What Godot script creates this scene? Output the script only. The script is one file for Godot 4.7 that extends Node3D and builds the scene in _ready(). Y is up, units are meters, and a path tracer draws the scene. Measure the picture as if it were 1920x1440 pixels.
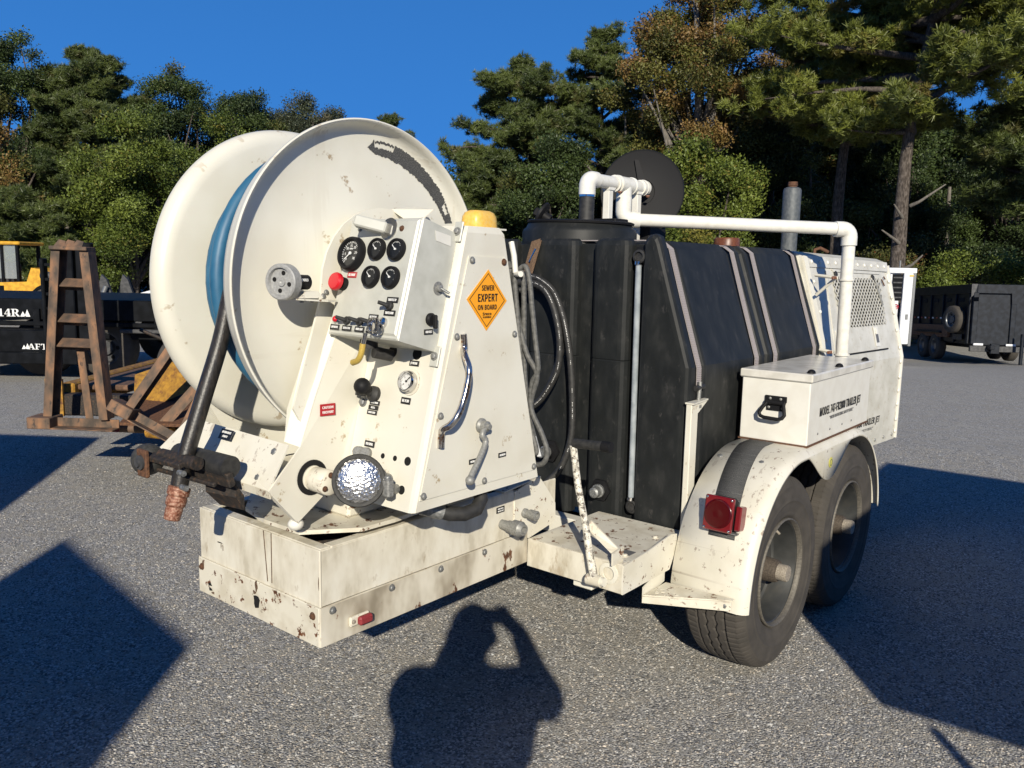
extends Node3D
# Sewer jetting trailer parked on a gravel lot in front of a belt of pines and maples.

var rng := RandomNumberGenerator.new()
var M := {}
var font_plain: SystemFont
var font_bold: SystemFont
var font_serif: SystemFont
var used := {}

# Trailer frame: a runs forward along the trailer, b across to its left, c up (metres).
func V(a: float, b: float, c: float) -> Vector3:
	return Vector3(-b, c, -a)

# ------------------------------------------------------------------ mesh builder
class MB:
	var st := SurfaceTool.new()

	func _init() -> void:
		st.begin(Mesh.PRIMITIVE_TRIANGLES)
		st.set_smooth_group(-1)

	func smooth(on: bool) -> void:
		st.set_smooth_group(0 if on else -1)

	func tri(p: Vector3, q: Vector3, r: Vector3, out: Vector3) -> void:
		if (r - p).cross(q - p).dot(out) < 0.0:
			var k := q
			q = r
			r = k
		st.add_vertex(p)
		st.add_vertex(q)
		st.add_vertex(r)

	func quad(p: Vector3, q: Vector3, r: Vector3, s: Vector3, out: Vector3) -> void:
		tri(p, q, r, out)
		tri(p, r, s, out)

	# box with chamfered edges in the frame of xf
	func box(xf: Transform3D, size: Vector3, ch := 0.0) -> void:
		smooth(false)
		var h := size * 0.5
		ch = minf(ch, minf(h.x, minf(h.y, h.z)) * 0.6)
		var inner := h - Vector3.ONE * ch
		for ax in 3:
			for sg in [-1.0, 1.0]:
				var u := (ax + 1) % 3
				var w := (ax + 2) % 3
				var pts: Array[Vector3] = []
				for k in [[-1, -1], [1, -1], [1, 1], [-1, 1]]:
					var p := Vector3.ZERO
					p[ax] = sg * h[ax]
					p[u] = k[0] * inner[u]
					p[w] = k[1] * inner[w]
					pts.append(xf * p)
				var o := Vector3.ZERO
				o[ax] = sg
				quad(pts[0], pts[1], pts[2], pts[3], xf.basis * o)
		if ch <= 0.0:
			return
		for ax in 3:
			var u := (ax + 1) % 3
			var w := (ax + 2) % 3
			for su in [-1.0, 1.0]:
				for sw in [-1.0, 1.0]:
					var e: Array[Vector3] = []
					for sa in [-1.0, 1.0]:
						var p := Vector3.ZERO
						p[ax] = sa * inner[ax]
						p[u] = su * h[u]
						p[w] = sw * inner[w]
						var q := Vector3.ZERO
						q[ax] = sa * inner[ax]
						q[u] = su * inner[u]
						q[w] = sw * h[w]
						e.append(xf * p)
						e.append(xf * q)
					var o := Vector3.ZERO
					o[u] = su
					o[w] = sw
					quad(e[0], e[1], e[3], e[2], xf.basis * o)
		for sx in [-1.0, 1.0]:
			for sy in [-1.0, 1.0]:
				for sz in [-1.0, 1.0]:
					var s := Vector3(sx, sy, sz)
					tri(xf * (s * Vector3(h.x, inner.y, inner.z)), xf * (s * Vector3(inner.x, h.y, inner.z)), xf * (s * Vector3(inner.x, inner.y, h.z)), xf.basis * s)

	# surface of revolution; the profile runs so that outside lies to its right: (r, h) pairs along axis
	func lathe(o: Vector3, axis: Vector3, prof: Array, seg := 32, sharp := 0.6) -> void:
		axis = axis.normalized()
		var u := axis.cross(Vector3.UP if absf(axis.y) < 0.9 else Vector3.RIGHT).normalized()
		var w := axis.cross(u)
		for i in prof.size() - 1:
			var p: Vector2 = prof[i]
			var q: Vector2 = prof[i + 1]
			var d := q - p
			if d.length() < 1e-6:
				continue
			var nn := Vector2(d.y, -d.x).normalized()
			st.set_smooth_group(100 + i)
			var blend := false
			if i > 0:
				var d0: Vector2 = p - prof[i - 1]
				blend = d0.length() > 1e-6 and d0.normalized().dot(d.normalized()) > sharp
			if blend:
				st.set_smooth_group(_last)
			else:
				_last = 100 + (i + 1) * 3
				st.set_smooth_group(_last)
			for k in seg:
				var t0 := TAU * k / seg
				var t1 := TAU * (k + 1) / seg
				var e0 := u * cos(t0) + w * sin(t0)
				var e1 := u * cos(t1) + w * sin(t1)
				var out := (e0 + e1).normalized() * nn.x + axis * nn.y
				var p0 := o + e0 * p.x + axis * p.y
				var p1 := o + e1 * p.x + axis * p.y
				var q0 := o + e0 * q.x + axis * q.y
				var q1 := o + e1 * q.x + axis * q.y
				if p.x < 1e-6:
					tri(p0, q0, q1, out)
				elif q.x < 1e-6:
					tri(p0, p1, q0, out)
				else:
					quad(p0, p1, q1, q0, out)
		st.set_smooth_group(-1)
	var _last := 1

	func cyl(p: Vector3, q: Vector3, r: float, r1 := -1.0, seg := 20) -> void:
		if r1 < 0.0:
			r1 = r
		var l := p.distance_to(q)
		lathe(p, q - p, [Vector2(0, 0), Vector2(r, 0), Vector2(r1, l), Vector2(0, l)], seg)

	# round bar along a path; rad may be a number or one per point
	func tube(pts: Array, rad, seg := 12, caps := true) -> void:
		var n := pts.size()
		var t: Vector3 = (pts[1] - pts[0]).normalized()
		var u := t.cross(Vector3.UP if absf(t.y) < 0.9 else Vector3.RIGHT).normalized()
		var rings: Array = []
		for i in n:
			var a: Vector3 = pts[maxi(i - 1, 0)]
			var b: Vector3 = pts[mini(i + 1, n - 1)]
			t = (b - a).normalized()
			u = (u - t * u.dot(t)).normalized()
			var w := t.cross(u)
			var r: float = rad[i] if rad is Array else rad
			var ring: PackedVector3Array = []
			for k in seg:
				var an := TAU * k / seg
				ring.append(pts[i] + (u * cos(an) + w * sin(an)) * r)
			rings.append(ring)
		st.set_smooth_group(1)
		for i in n - 1:
			var mid: Vector3 = (pts[i] + pts[i + 1]) * 0.5
			for k in seg:
				var k1 := (k + 1) % seg
				var c: Vector3 = (rings[i][k] + rings[i + 1][k1]) * 0.5
				quad(rings[i][k], rings[i][k1], rings[i + 1][k1], rings[i + 1][k], c - mid)
		st.set_smooth_group(-1)
		if caps:
			for e in [0, n - 1]:
				var o: Vector3 = (pts[0] - pts[1]) if e == 0 else (pts[n - 1] - pts[n - 2])
				for k in seg:
					tri(pts[e], rings[e][k], rings[e][(k + 1) % seg], o)

	# flat plate: polygon pts pushed out along ext
	func plate(pts: Array, ext: Vector3) -> void:
		st.set_smooth_group(-1)
		var n := ext.normalized()
		var u: Vector3 = pts[1] - pts[0]
		u = (u - n * u.dot(n)).normalized()
		var w := n.cross(u)
		var flat := PackedVector2Array()
		for p: Vector3 in pts:
			flat.append(Vector2((p - pts[0]).dot(u), (p - pts[0]).dot(w)))
		var idx := Geometry2D.triangulate_polygon(flat)
		var area := 0.0
		for i in flat.size():
			area += flat[i].cross(flat[(i + 1) % flat.size()])
		var sg := signf(area)
		for i in range(0, idx.size(), 3):
			tri(pts[idx[i]], pts[idx[i + 1]], pts[idx[i + 2]], -n)
			tri(pts[idx[i]] + ext, pts[idx[i + 1]] + ext, pts[idx[i + 2]] + ext, n)
		for i in pts.size():
			var p: Vector3 = pts[i]
			var q: Vector3 = pts[(i + 1) % pts.size()]
			quad(p, q, q + ext, p + ext, (q - p).cross(n) * sg)

	# skin through rings of equal size (each closed), outward from the ring centres
	func loft(rings: Array, caps := true, soft := false) -> void:
		st.set_smooth_group(2 if soft else -1)
		var n: int = rings[0].size()
		for i in rings.size() - 1:
			var c := Vector3.ZERO
			for k in n:
				c += (rings[i][k] + rings[i + 1][k]) / (2.0 * n)
			for k in n:
				var k1 := (k + 1) % n
				var m: Vector3 = (rings[i][k] + rings[i][k1] + rings[i + 1][k] + rings[i + 1][k1]) * 0.25
				quad(rings[i][k], rings[i][k1], rings[i + 1][k1], rings[i + 1][k], m - c)
		st.set_smooth_group(-1)
		if caps:
			for e in [0, rings.size() - 1]:
				var o: Vector3 = rings[0][0] - rings[1][0] if e == 0 else rings[e][0] - rings[e - 1][0]
				var r: Array = rings[e]
				var n3: Vector3 = (r[1] - r[0]).cross(r[2] - r[1]).normalized()
				var u: Vector3 = (r[1] - r[0]).normalized()
				var w := n3.cross(u)
				var flat := PackedVector2Array()
				for p: Vector3 in r:
					flat.append(Vector2((p - r[0]).dot(u), (p - r[0]).dot(w)))
				var idx := Geometry2D.triangulate_polygon(flat)
				for i in range(0, idx.size(), 3):
					tri(r[idx[i]], r[idx[i + 1]], r[idx[i + 2]], o)

	func ball(c: Vector3, r: float, squash := Vector3.ONE, seg := 20) -> void:
		st.set_smooth_group(3)
		var rows := seg / 2
		for i in rows:
			for k in seg:
				var f := func(ii: int, kk: int) -> Vector3:
					var t := PI * ii / rows
					var p := TAU * kk / seg
					return c + Vector3(sin(t) * cos(p), cos(t), sin(t) * sin(p)) * r * squash
				var p0: Vector3 = f.call(i, k)
				var p1: Vector3 = f.call(i, k + 1)
				var p2: Vector3 = f.call(i + 1, k + 1)
				var p3: Vector3 = f.call(i + 1, k)
				if i > 0:
					tri(p0, p1, p2, (p0 + p2) * 0.5 - c)
				if i < rows - 1:
					tri(p0, p2, p3, (p0 + p2) * 0.5 - c)
		st.set_smooth_group(-1)

	func done() -> ArrayMesh:
		st.generate_normals()
		return st.commit()

# ------------------------------------------------------------------ naming
func numbered(parent: Node, called: String) -> String:
	var key := str(parent.get_instance_id()) + called
	var n: int = used.get(key, 0)
	used[key] = n + 1
	return called if n == 0 else "%s_%03d" % [called, n]

func put(called: String, mesh: Mesh, m: Material, parent: Node = self) -> MeshInstance3D:
	var o := MeshInstance3D.new()
	o.name = numbered(parent, called)
	o.mesh = mesh
	o.material_override = m
	parent.add_child(o, true)
	return o

func obj(called: String, mb: MB, m: Material, parent: Node = self) -> MeshInstance3D:
	return put(called, mb.done(), m, parent)

func thing(called: String, label: String, category: String, at := Vector3.ZERO, group := "") -> Node3D:
	var o := Node3D.new()
	o.name = numbered(self, called)
	add_child(o, true)
	o.position = at
	return tag(o, label, category, group)

func tag(o: Node3D, label: String, category: String, group := "") -> Node3D:
	o.set_meta("label", label)
	o.set_meta("category", category)
	if group != "":
		o.set_meta("group", group)
	return o

func bar(called: String, pts: Array, r, m: Material, parent: Node, seg := 12) -> MeshInstance3D:
	var mb := MB.new()
	mb.tube(pts, r, seg)
	return obj(called, mb, m, parent)

func slab(called: String, pts: Array, ext: Vector3, m: Material, parent: Node) -> MeshInstance3D:
	var mb := MB.new()
	mb.plate(pts, ext)
	return obj(called, mb, m, parent)

# box given by its two corners in the trailer frame
func cbox(called: String, lo: Vector3, hi: Vector3, m: Material, parent: Node, ch := 0.004) -> MeshInstance3D:
	var mb := MB.new()
	mb.box(Transform3D(Basis(), (lo + hi) * 0.5), (hi - lo).abs(), ch)
	return obj(called, mb, m, parent)

func turned(called: String, o: Vector3, axis: Vector3, prof: Array, m: Material, parent: Node, seg := 28, sharp := 0.6) -> MeshInstance3D:
	var mb := MB.new()
	mb.lathe(o, axis, prof, seg, sharp)
	return obj(called, mb, m, parent)

var bolt_mesh: ArrayMesh
func bolt(at: Vector3, normal: Vector3, r: float, m: Material, parent: Node) -> void:
	if bolt_mesh == null:
		var mb := MB.new()
		mb.lathe(Vector3.ZERO, Vector3.UP, [Vector2(1.35, -0.3), Vector2(1.35, 0.18), Vector2(1.0, 0.24)], 14)
		mb.lathe(Vector3.ZERO, Vector3.UP, [Vector2(1.0, 0.2), Vector2(0.96, 0.75), Vector2(0.75, 0.9), Vector2(0, 0.9)], 6)
		bolt_mesh = mb.done()
	var o := put("bolt", bolt_mesh, m, parent)
	normal = normal.normalized()
	var u := normal.cross(Vector3.UP if absf(normal.y) < 0.9 else Vector3.RIGHT).normalized()
	u = u.rotated(normal, rng.randf() * 1.0)
	o.transform = Transform3D(Basis(u, normal, u.cross(normal)) * r, at)

func words(s: String, at: Vector3, right: Vector3, up: Vector3, cap: float, m: Material, parent: Node, wide := 1.0, bold := false, width := 0.0) -> MeshInstance3D:
	var t := TextMesh.new()
	t.text = s
	t.font = font_bold if bold else font_plain
	t.font_size = 48
	t.pixel_size = cap / (0.72 * 48.0)
	t.depth = 0.0008
	t.curve_step = 1.0
	if width > 0.0:
		wide = width / maxf(t.get_aabb().size.x, 0.001)
	var o := put("lettering", t, m, parent)
	right = right.normalized()
	up = up.normalized()
	o.transform = Transform3D(Basis(right * wide, up, right.cross(up)), at)
	return o

# engraved plastic label: dark plate with white lettering
func plaque(s: String, at: Vector3, right: Vector3, up: Vector3, w: float, h: float, m: Material, ink: Material, parent: Node) -> void:
	right = right.normalized()
	up = up.normalized()
	var n := right.cross(up)
	var mb := MB.new()
	mb.box(Transform3D(Basis(right, up, n), at + n * 0.001), Vector3(w, h, 0.002), 0.0004)
	var p := obj("label_plate", mb, m, parent)
	var rows := s.split("|")
	for i in rows.size():
		var y := (float(rows.size() - 1) * 0.5 - i) * h * 0.8 / rows.size()
		words(rows[i], at + n * 0.0023 + up * y, right, up, h * 0.42 / rows.size(), ink, p, 1.0, true, w * (0.72 if rows[i].length() > 5 else 0.42))

# ------------------------------------------------------------------ materials
func grad(stops: Array) -> Gradient:
	var g := Gradient.new()
	var off := PackedFloat32Array()
	var col := PackedColorArray()
	for s in stops:
		off.append(s[0])
		var c: Color = s[1]
		var k := c.linear_to_srgb()
		k.a = c.a
		col.append(k)
	g.offsets = off
	g.colors = col
	return g

func noise_tex(stops: Array, freq: float, sd: int, size := 512, oct := 5, kind := FastNoiseLite.TYPE_SIMPLEX_SMOOTH) -> NoiseTexture2D:
	var f := FastNoiseLite.new()
	f.noise_type = kind
	f.seed = sd
	f.frequency = freq
	f.fractal_octaves = oct
	f.fractal_type = FastNoiseLite.FRACTAL_FBM
	var t := NoiseTexture2D.new()
	t.width = size
	t.height = size
	t.seamless = true
	t.noise = f
	if stops.size() > 0:
		t.color_ramp = grad(stops)
	return t

func mk(key: String, stops: Array, freq: float, scale: Vector3, rough: float, metal := 0.0, bump := 0.0) -> StandardMaterial3D:
	var m := StandardMaterial3D.new()
	m.resource_name = key
	m.cull_mode = BaseMaterial3D.CULL_DISABLED
	m.roughness = rough
	m.metallic = metal
	if stops.size() == 1:
		m.albedo_color = (stops[0][1] as Color).linear_to_srgb()
	else:
		m.albedo_texture = noise_tex(stops, freq, key.hash() % 1000)
	m.uv1_triplanar = true
	m.uv1_scale = scale
	if bump > 0.0:
		m.heightmap_enabled = true
		m.heightmap_texture = noise_tex([], freq * 3.0, key.hash() % 777)
		m.heightmap_scale = bump
	M[key] = m
	return m

# wear laid over a paint: patches of another colour with soft or ragged edges
func wear(m: StandardMaterial3D, stops: Array, cut: float, soft: float, freq: float, scale: Vector3, sd: int) -> void:
	m.detail_enabled = true
	m.detail_blend_mode = BaseMaterial3D.BLEND_MODE_MIX
	m.detail_uv_layer = BaseMaterial3D.DETAIL_UV_2
	m.uv2_triplanar = true
	m.uv2_scale = scale
	m.detail_albedo = noise_tex(stops, freq * 2.0, sd + 5)
	var t := noise_tex([[0.0, Color(0, 0, 0)], [cut, Color(0, 0, 0)], [minf(cut + soft, 1.0), Color(1, 1, 1)]], freq, sd, 640, 6)
	(t.noise as FastNoiseLite).fractal_gain = 0.72
	m.detail_mask = t

func L(r: float, g: float, b: float, a := 1.0) -> Color:
	return Color(r, g, b, a)

func materials() -> void:
	font_plain = SystemFont.new()
	font_plain.font_names = PackedStringArray(["Droid Sans"])
	font_bold = SystemFont.new()
	font_bold.font_names = PackedStringArray(["Droid Sans"])
	font_bold.font_weight = 700
	font_serif = SystemFont.new()
	font_serif.font_names = PackedStringArray(["Droid Serif"])
	font_serif.font_weight = 700
	var rust := [[0.0, L(0.05, 0.022, 0.012)], [0.5, L(0.13, 0.05, 0.02)], [1.0, L(0.26, 0.11, 0.04)]]
	var m: StandardMaterial3D
	# sun-yellowed white enamel
	m = mk("cream", [[0.2, L(0.645, 0.615, 0.515)], [0.5, L(0.685, 0.66, 0.565)], [0.8, L(0.71, 0.69, 0.60)]], 0.006, Vector3(1.1, 1.1, 1.1), 0.42)
	wear(m, [[0.0, L(0.34, 0.26, 0.15)], [1.0, L(0.46, 0.38, 0.26)]], 0.775, 0.08, 0.012, Vector3(1.3, 1.3, 1.3), 3)
	m = mk("cream_chipped", [[0.2, L(0.63, 0.595, 0.49)], [0.5, L(0.685, 0.655, 0.555)], [0.8, L(0.71, 0.685, 0.595)]], 0.008, Vector3(1.3, 1.3, 1.3), 0.45)
	wear(m, rust, 0.765, 0.02, 0.024, Vector3(1.0, 1.0, 1.0), 9)
	m = mk("cream_grimy", [[0.2, L(0.50, 0.46, 0.365)], [0.40, L(0.60, 0.56, 0.46)], [0.62, L(0.66, 0.625, 0.525)], [0.8, L(0.69, 0.66, 0.565)]], 0.012, Vector3(1.5, 0.7, 1.5), 0.55)
	(m.albedo_texture as NoiseTexture2D).noise.fractal_gain = 0.62
	wear(m, [[0.0, L(0.36, 0.30, 0.21)], [1.0, L(0.46, 0.40, 0.30)]], 0.66, 0.2, 0.010, Vector3(1.5, 0.8, 1.5), 31)
	m = mk("cream_rusty", [[0.2, L(0.56, 0.515, 0.41)], [0.6, L(0.67, 0.635, 0.53)]], 0.012, Vector3(1.5, 1.5, 1.5), 0.55)
	wear(m, rust, 0.70, 0.035, 0.016, Vector3(2.1, 2.1, 2.1), 44)
	m = mk("reel_paint", [[0.2, L(0.64, 0.615, 0.52)], [0.5, L(0.675, 0.655, 0.565)], [0.8, L(0.70, 0.685, 0.60)]], 0.005, Vector3(0.9, 0.9, 0.9), 0.4)
	wear(m, [[0.0, L(0.30, 0.22, 0.13)], [1.0, L(0.45, 0.38, 0.26)]], 0.785, 0.07, 0.010, Vector3(1.1, 1.1, 1.1), 52)
	m = mk("cream_sooty", [[0.2, L(0.26, 0.225, 0.165)], [0.40, L(0.42, 0.375, 0.29)], [0.6, L(0.58, 0.54, 0.44)], [0.8, L(0.66, 0.62, 0.52)]], 0.007, Vector3(0.9, 0.5, 0.9), 0.6)
	(m.albedo_texture as NoiseTexture2D).noise.fractal_gain = 0.6
	wear(m, rust, 0.76, 0.03, 0.012, Vector3(1.6, 1.6, 1.6), 17)
	m = mk("lever_paint", [[0.3, L(0.66, 0.63, 0.53)], [0.7, L(0.74, 0.71, 0.62)]], 0.02, Vector3(3, 3, 3), 0.5)
	wear(m, [[0.0, L(0.02, 0.016, 0.013)], [1.0, L(0.06, 0.03, 0.018)]], 0.56, 0.02, 0.02, Vector3(3.5, 1.6, 3.5), 88)
	mk("flange_white", [[0.3, L(0.69, 0.67, 0.60)], [0.7, L(0.73, 0.715, 0.65)]], 0.01, Vector3(2, 2, 2), 0.35)
	mk("pvc", [[0.2, L(0.66, 0.64, 0.56)], [0.6, L(0.74, 0.725, 0.665)]], 0.015, Vector3(3, 3, 3), 0.33)
	m = mk("hood_paint", [[0.25, L(0.52, 0.505, 0.435)], [0.6, L(0.60, 0.585, 0.515)], [0.8, L(0.63, 0.615, 0.555)]], 0.008, Vector3(1.3, 1.3, 1.3), 0.4)
	wear(m, [[0.0, L(0.40, 0.36, 0.27)], [1.0, L(0.5, 0.46, 0.36)]], 0.6, 0.3, 0.02, Vector3(1.5, 1.5, 1.5), 12)
	mk("box_grey", [[0.2, L(0.46, 0.46, 0.405)], [0.5, L(0.50, 0.50, 0.445)], [0.8, L(0.53, 0.53, 0.475)]], 0.01, Vector3(2.5, 2.5, 2.5), 0.38)
	m = mk("lid_white", [[0.3, L(0.58, 0.56, 0.50)], [0.7, L(0.70, 0.68, 0.62)]], 0.012, Vector3(1.5, 1.5, 1.5), 0.22)
	mk("tank", [[0.25, L(0.013, 0.0145, 0.015)], [0.6, L(0.018, 0.0195, 0.0195)], [0.85, L(0.026, 0.027, 0.0265)]], 0.012, Vector3(2.2, 1.1, 2.2), 0.5, 0.0, 0.012)
	M.tank.metallic_specular = 0.32
	wear(M.tank, [[0.0, L(0.03, 0.03, 0.03)], [1.0, L(0.085, 0.08, 0.075)]], 0.73, 0.3, 0.012, Vector3(1.5, 0.8, 1.5), 61)
	mk("black_plastic", [[0.0, L(0.011, 0.011, 0.012)]], 0.0, Vector3.ONE, 0.55).metallic_specular = 0.3
	mk("black_rubber", [[0.3, L(0.018, 0.018, 0.018)], [0.7, L(0.034, 0.033, 0.031)]], 0.02, Vector3(4, 4, 4), 0.6)
	mk("dark_hole", [[0.0, L(0.004, 0.004, 0.004)]], 0.0, Vector3.ONE, 0.95)
	mk("hose_blue", [[0.25, L(0.016, 0.095, 0.185)], [0.6, L(0.022, 0.115, 0.215)], [0.8, L(0.038, 0.14, 0.235)]], 0.008, Vector3(2, 2, 2), 0.5)
	m = mk("pipe_black", [[0.2, L(0.012, 0.011, 0.01)], [0.7, L(0.03, 0.027, 0.024)]], 0.02, Vector3(6, 3, 6), 0.42, 0.0, 0.05)
	wear(m, [[0.0, L(0.04, 0.025, 0.016)], [1.0, L(0.10, 0.06, 0.035)]], 0.66, 0.2, 0.02, Vector3(3, 1.5, 3), 77)
	mk("copper_rust", [[0.25, L(0.11, 0.035, 0.018)], [0.5, L(0.24, 0.09, 0.05)], [0.75, L(0.45, 0.30, 0.22)]], 0.03, Vector3(7, 7, 7), 0.6, 0.15)
	mk("rust", [[0.0, L(0.05, 0.025, 0.014)], [0.5, L(0.11, 0.05, 0.025)], [1.0, L(0.19, 0.09, 0.04)]], 0.025, Vector3(4, 4, 4), 0.85, 0.0, 0.08)
	m = mk("rusty_iron", [[0.25, L(0.016, 0.014, 0.013)], [0.55, L(0.03, 0.025, 0.021)], [0.72, L(0.055, 0.037, 0.025)], [0.85, L(0.11, 0.055, 0.028)]], 0.022, Vector3(5, 5, 5), 0.7, 0.1, 0.08)
	m = mk("ramp_steel", [[0.2, L(0.06, 0.045, 0.034)], [0.45, L(0.12, 0.078, 0.052)], [0.7, L(0.19, 0.105, 0.06)], [0.9, L(0.27, 0.14, 0.07)]], 0.012, Vector3(1.6, 0.8, 1.6), 0.75, 0.0, 0.06)
	wear(m, [[0.0, L(0.028, 0.025, 0.022)], [1.0, L(0.055, 0.045, 0.038)]], 0.70, 0.2, 0.012, Vector3(1.3, 0.7, 1.3), 23)
	mk("seam_brown", [[0.3, L(0.07, 0.04, 0.025)], [0.7, L(0.16, 0.10, 0.06)]], 0.03, Vector3(9, 9, 9), 0.8)
	mk("alloy", [[0.3, L(0.30, 0.30, 0.29)], [0.7, L(0.40, 0.40, 0.385)]], 0.03, Vector3(6, 6, 6), 0.5, 0.15)
	mk("galvanised", [[0.25, L(0.16, 0.165, 0.16)], [0.6, L(0.27, 0.275, 0.27)], [0.8, L(0.36, 0.36, 0.35)]], 0.03, Vector3(6, 6, 6), 0.5, 0.55)
	mk("chrome", [[0.0, L(0.62, 0.61, 0.6)]], 0.0, Vector3.ONE, 0.09, 1.0)
	mk("chrome_pitted", [[0.3, L(0.60, 0.58, 0.56)], [0.62, L(0.56, 0.52, 0.48)], [0.72, L(0.22, 0.09, 0.03)]], 0.02, Vector3(4, 4, 4), 0.14, 0.95)
	mk("grey_cast", [[0.3, L(0.20, 0.20, 0.19)], [0.7, L(0.30, 0.30, 0.28)]], 0.03, Vector3(8, 8, 8), 0.5, 0.3)
	mk("exhaust", [[0.25, L(0.075, 0.085, 0.09)], [0.6, L(0.11, 0.12, 0.125)], [0.85, L(0.15, 0.155, 0.15)]], 0.02, Vector3(5, 3, 5), 0.6, 0.2)
	mk("strap", [[0.3, L(0.30, 0.265, 0.26)], [0.7, L(0.37, 0.335, 0.33)]], 0.06, Vector3(9, 9, 9), 0.9)
	mk("strap_brown", [[0.3, L(0.10, 0.06, 0.035)], [0.7, L(0.19, 0.12, 0.07)]], 0.03, Vector3(9, 9, 9), 0.95)
	mk("cable_grey", [[0.3, L(0.075, 0.075, 0.07)], [0.7, L(0.14, 0.138, 0.128)]], 0.02, Vector3(6, 6, 6), 0.6)
	mk("sign_yellow", [[0.0, L(0.88, 0.36, 0.012)]], 0.0, Vector3.ONE, 0.35)
	mk("ink", [[0.0, L(0.01, 0.01, 0.01)]], 0.0, Vector3.ONE, 0.5)
	mk("ink_grey", [[0.0, L(0.12, 0.12, 0.12)]], 0.0, Vector3.ONE, 0.5)
	mk("ink_white", [[0.0, L(0.75, 0.75, 0.73)]], 0.0, Vector3.ONE, 0.5)
	mk("red_plate", [[0.0, L(0.36, 0.012, 0.018)]], 0.0, Vector3.ONE, 0.4)
	mk("red_button", [[0.0, L(0.55, 0.008, 0.018)]], 0.0, Vector3.ONE, 0.3)
	mk("amber", [[0.2, L(0.72, 0.40, 0.06)], [0.6, L(0.78, 0.50, 0.10)], [0.8, L(0.70, 0.46, 0.16)]], 0.02, Vector3(7, 7, 7), 0.35)
	mk("amber_tag", [[0.3, L(0.42, 0.28, 0.05)], [0.7, L(0.55, 0.40, 0.09)]], 0.03, Vector3(20, 20, 20), 0.5)
	m = mk("lamp_red", [[0.0, L(0.15, 0.002, 0.005)]], 0.0, Vector3.ONE, 0.14)
	m.clearcoat_enabled = true
	m.clearcoat = 0.6
	mk("lamp_red_dark", [[0.0, L(0.055, 0.001, 0.002)]], 0.0, Vector3.ONE, 0.2)
	mk("lamp_red_old", [[0.3, L(0.20, 0.02, 0.025)], [0.7, L(0.30, 0.05, 0.05)]], 0.03, Vector3(20, 20, 20), 0.4)
	mk("dial_black", [[0.0, L(0.008, 0.009, 0.010)]], 0.0, Vector3.ONE, 0.35)
	mk("dial_white", [[0.0, L(0.62, 0.62, 0.60)]], 0.0, Vector3.ONE, 0.4)
	m = mk("lens", [[0.0, L(0.74, 0.73, 0.71)]], 0.0, Vector3.ONE, 0.22, 0.95)
	m.heightmap_enabled = true
	m.heightmap_texture = noise_tex([], 0.035, 4, 512, 2, FastNoiseLite.TYPE_CELLULAR)
	m.heightmap_scale = 0.3
	m.uv1_scale = Vector3(6, 6, 6)
	mk("lamp_rubber", [[0.3, L(0.028, 0.028, 0.026)], [0.7, L(0.05, 0.049, 0.045)]], 0.02, Vector3(6, 6, 6), 0.7)
	m = mk("clear_tube", [[0.3, L(0.24, 0.27, 0.29)], [0.7, L(0.36, 0.39, 0.41)]], 0.01, Vector3(2, 2, 2), 0.2)
	mk("grip_strip", [[0.3, L(0.03, 0.031, 0.031)], [0.64, L(0.062, 0.062, 0.061)], [0.76, L(0.25, 0.25, 0.24)]], 0.12, Vector3(6, 6, 6), 0.85, 0.0, 0.08)
	mk("tyre", [[0.2, L(0.046, 0.041, 0.035)], [0.55, L(0.058, 0.051, 0.043)], [0.85, L(0.068, 0.060, 0.051)]], 0.010, Vector3(2, 2, 2), 0.88, 0.0, 0.04)
	m = mk("rim", [[0.25, L(0.034, 0.036, 0.036)], [0.6, L(0.052, 0.054, 0.053)], [0.85, L(0.085, 0.08, 0.07)]], 0.012, Vector3(1.5, 1.5, 1.5), 0.5, 0.2)
	mk("rim_edge", [[0.25, L(0.085, 0.078, 0.066)], [0.7, L(0.16, 0.145, 0.12)]], 0.03, Vector3(6, 6, 6), 0.6, 0.2)
	mk("hub_grease", [[0.3, L(0.045, 0.035, 0.026)], [0.7, L(0.10, 0.08, 0.06)]], 0.03, Vector3(8, 8, 8), 0.8)
	mk("hub", [[0.3, L(0.20, 0.17, 0.135)], [0.7, L(0.36, 0.32, 0.26)]], 0.03, Vector3(10, 10, 10), 0.75)
	mk("cap_brown", [[0.3, L(0.10, 0.03, 0.012)], [0.7, L(0.16, 0.055, 0.02)]], 0.03, Vector3(6, 6, 6), 0.4)
	mk("badge", [[0.0, L(0.55, 0.52, 0.10)]], 0.0, Vector3.ONE, 0.5)
	# neighbours
	mk("truck_black", [[0.25, L(0.004, 0.0045, 0.0055)], [0.7, L(0.008, 0.009, 0.011)]], 0.01, Vector3(1, 1, 1), 0.45).metallic_specular = 0.25
	mk("dump_black", [[0.25, L(0.006, 0.008, 0.012)], [0.7, L(0.014, 0.018, 0.026)]], 0.012, Vector3(1, 1, 1), 0.45).metallic_specular = 0.35
	mk("machine_yellow", [[0.25, L(0.50, 0.26, 0.02)], [0.7, L(0.68, 0.37, 0.03)]], 0.012, Vector3(1, 1, 1), 0.45)
	m = mk("trailer_yellow", [[0.25, L(0.22, 0.11, 0.016)], [0.7, L(0.40, 0.21, 0.025)]], 0.02, Vector3(2, 2, 2), 0.6)
	wear(m, rust, 0.6, 0.12, 0.012, Vector3(1.2, 1.2, 1.2), 91)
	mk("white_panel", [[0.3, L(0.66, 0.67, 0.68)], [0.7, L(0.76, 0.77, 0.78)]], 0.01, Vector3(1, 1, 1), 0.35)
	mk("bare_wood", [[0.3, L(0.09, 0.05, 0.03)], [0.7, L(0.18, 0.10, 0.06)]], 0.012, Vector3(4, 1, 4), 0.9)
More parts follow.
